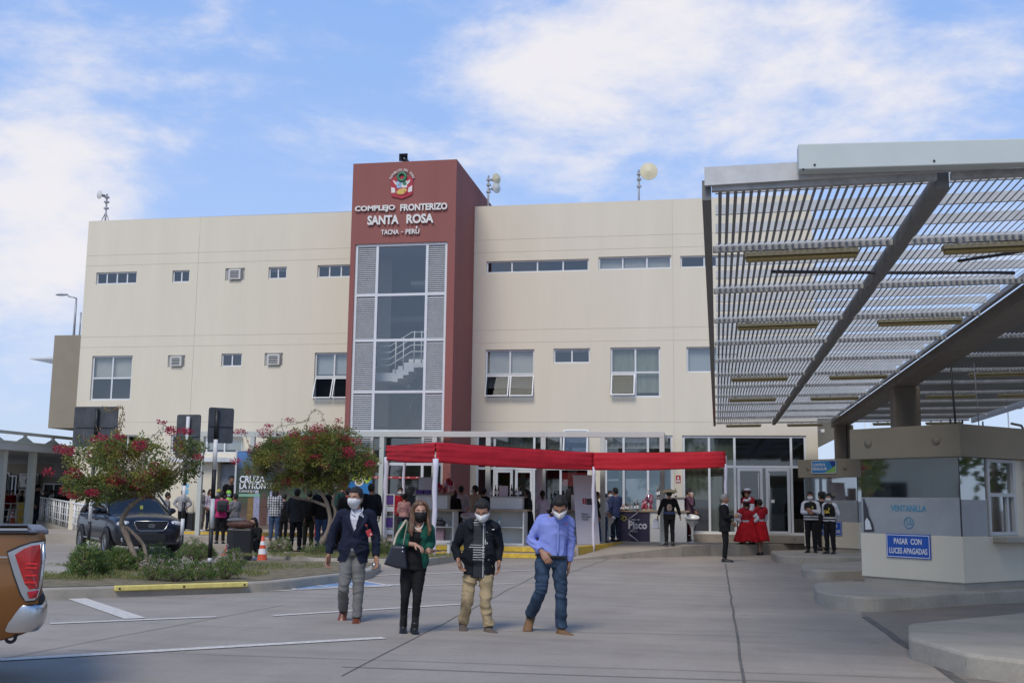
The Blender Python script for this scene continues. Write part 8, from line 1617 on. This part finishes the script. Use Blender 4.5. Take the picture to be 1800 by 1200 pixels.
F(366, 936, 868, .43, 'child in lilac beside the woman in grey', 60, v=35.8, fem=True, Hh=1.4, hair='pony', trousers=tro(C_['dknavy']), tops=[top(C_['lilac'])])
F(318, 938, 864, .43, 'person in a pale grey jacket behind the second striped pole', 10, v=35.7, q='mid', arms=('hip', 'hip'), trousers=tro(c_black), tops=[top(C_['ltgrey'], off=.035)])
F(291, 938, 866, .1, 'person with a dark backpack behind the parked suv', 120, v=36.3, trousers=tro(c_black), tops=[top(C_['grey'])])
# crouching woman
Jc = stand(1.6, True); Jc.update(pel=Vector((0, .10, .34)), nek=Vector((0, -.06, .80)), head=Vector((.0, -.10, .935)), sha=Vector((-.15, -.03, .74)), shb=Vector((.15, -.03, .74)), ela=Vector((-.20, -.16, .52)), elb=Vector((.20, -.16, .52)), wra=Vector((-.08, -.30, .66)), wrb=Vector((.06, -.34, .50)), hipa=Vector((-.09, .06, .32)), hipb=Vector((.09, .06, .32)), kna=Vector((-.15, -.34, .46)), knb=Vector((.16, -.32, .48)), ana=Vector((-.12, -.12, .085)), anb=Vector((.14, -.10, .085)))
p = G(447, 983, 0); person((p.x, p.y, 0), RZC-.35, Jc, dict(fem=True, skin=SK2, hair='long', hairlen=.3, mask=MASKB, trousers=tro(C_['charcoal'], w=.98), shoes=dict(m=c_white), tops=[top(c_black, f0=-.05, off=.02)]), 'woman with long dark hair crouching beside the black suitcases', None, 'mid', (.05, 0, -.2), 44, hs=1.1, k=.93)
# far crowd under the walkway
GF = 'crowd under the left walkway'
F(62, 913, 847, .16, 'tall man in a black cap and dark jacket in profile behind the railing', 90, v=46.0, group=GF, q='mid', hat=dict(kind='cap', m=c_black), Hh=1.85, trousers=tro(C_['dknavy']), tops=[top(C_['charcoal'], off=.04, f0=-.25)])
for i, (x, yh, m1, m2, lab, fc) in enumerate(((9, 864, C_['red'], c_black, 'person in a red top, leftmost in the far crowd', 90), (19, 865, C_['red'], C_['beige'], 'person in a red jacket second from the left in the far crowd', 60), (27, 864, C_['white'], C_['white'], 'person all in white in the far crowd', 200), (36, 866, c_black, c_black, 'person in black between the white figure and the yellow post', 100), (46, 867, C_['charcoal'], C_['charcoal'], 'person in charcoal right of the yellow post', 120),
     (88, 863, C_['white'], C_['dkgrey'], 'person in a white shirt with a dark backpack behind the railing', 120), (106, 866, c_black, C_['red'], 'person in black with a red bag behind the railing', 20), (118, 866, C_['maroon'], c_black, 'person in maroon at the right end of the far crowd', 150), (76, 872, C_['dkgrey'], c_black, 'short person in dark grey beside the tall man in the cap', 60))):
    F(x, 905, yh, .16, lab, fc, v=52.5+(i % 3)*.7, group=GF, Hh=1.62+.03*(i % 3), trousers=tro(m2), tops=[top(m1)])
p = V(39, 890, 50.5); yb = thing('yellow_post', 'yellow square post in the far crowd under the walkway', 'post', (p.x, 50.5, .16)); MB().box((-.22, -.15, 0), (.22, .15, 1.0)).build('post_body', m_yell, yb, bevel=.02); MB().box((-.26, -.19, 1.001), (.26, .19, 1.05)).build('post_cap', m_yell, yb)
# far barrier rails
fb = thing('queue_barrier', 'thin grey queue barrier rails in front of the far crowd', 'barrier', (0, 0, 0)); a = V(8, 880, 49.8).x; b = V(56, 880, 49.8).x
for z in (.5, .85, 1.15): MB().tube([(a, 49.8, z), (b, 49.8, z)], .02, 6).build('rail', M_alug, fb)
for k in range(5): u = a+(b-a)*k/4; MB().tube([(u, 49.8, .16), (u, 49.8, 1.15)], .025, 6).build('upright', M_alug, fb)
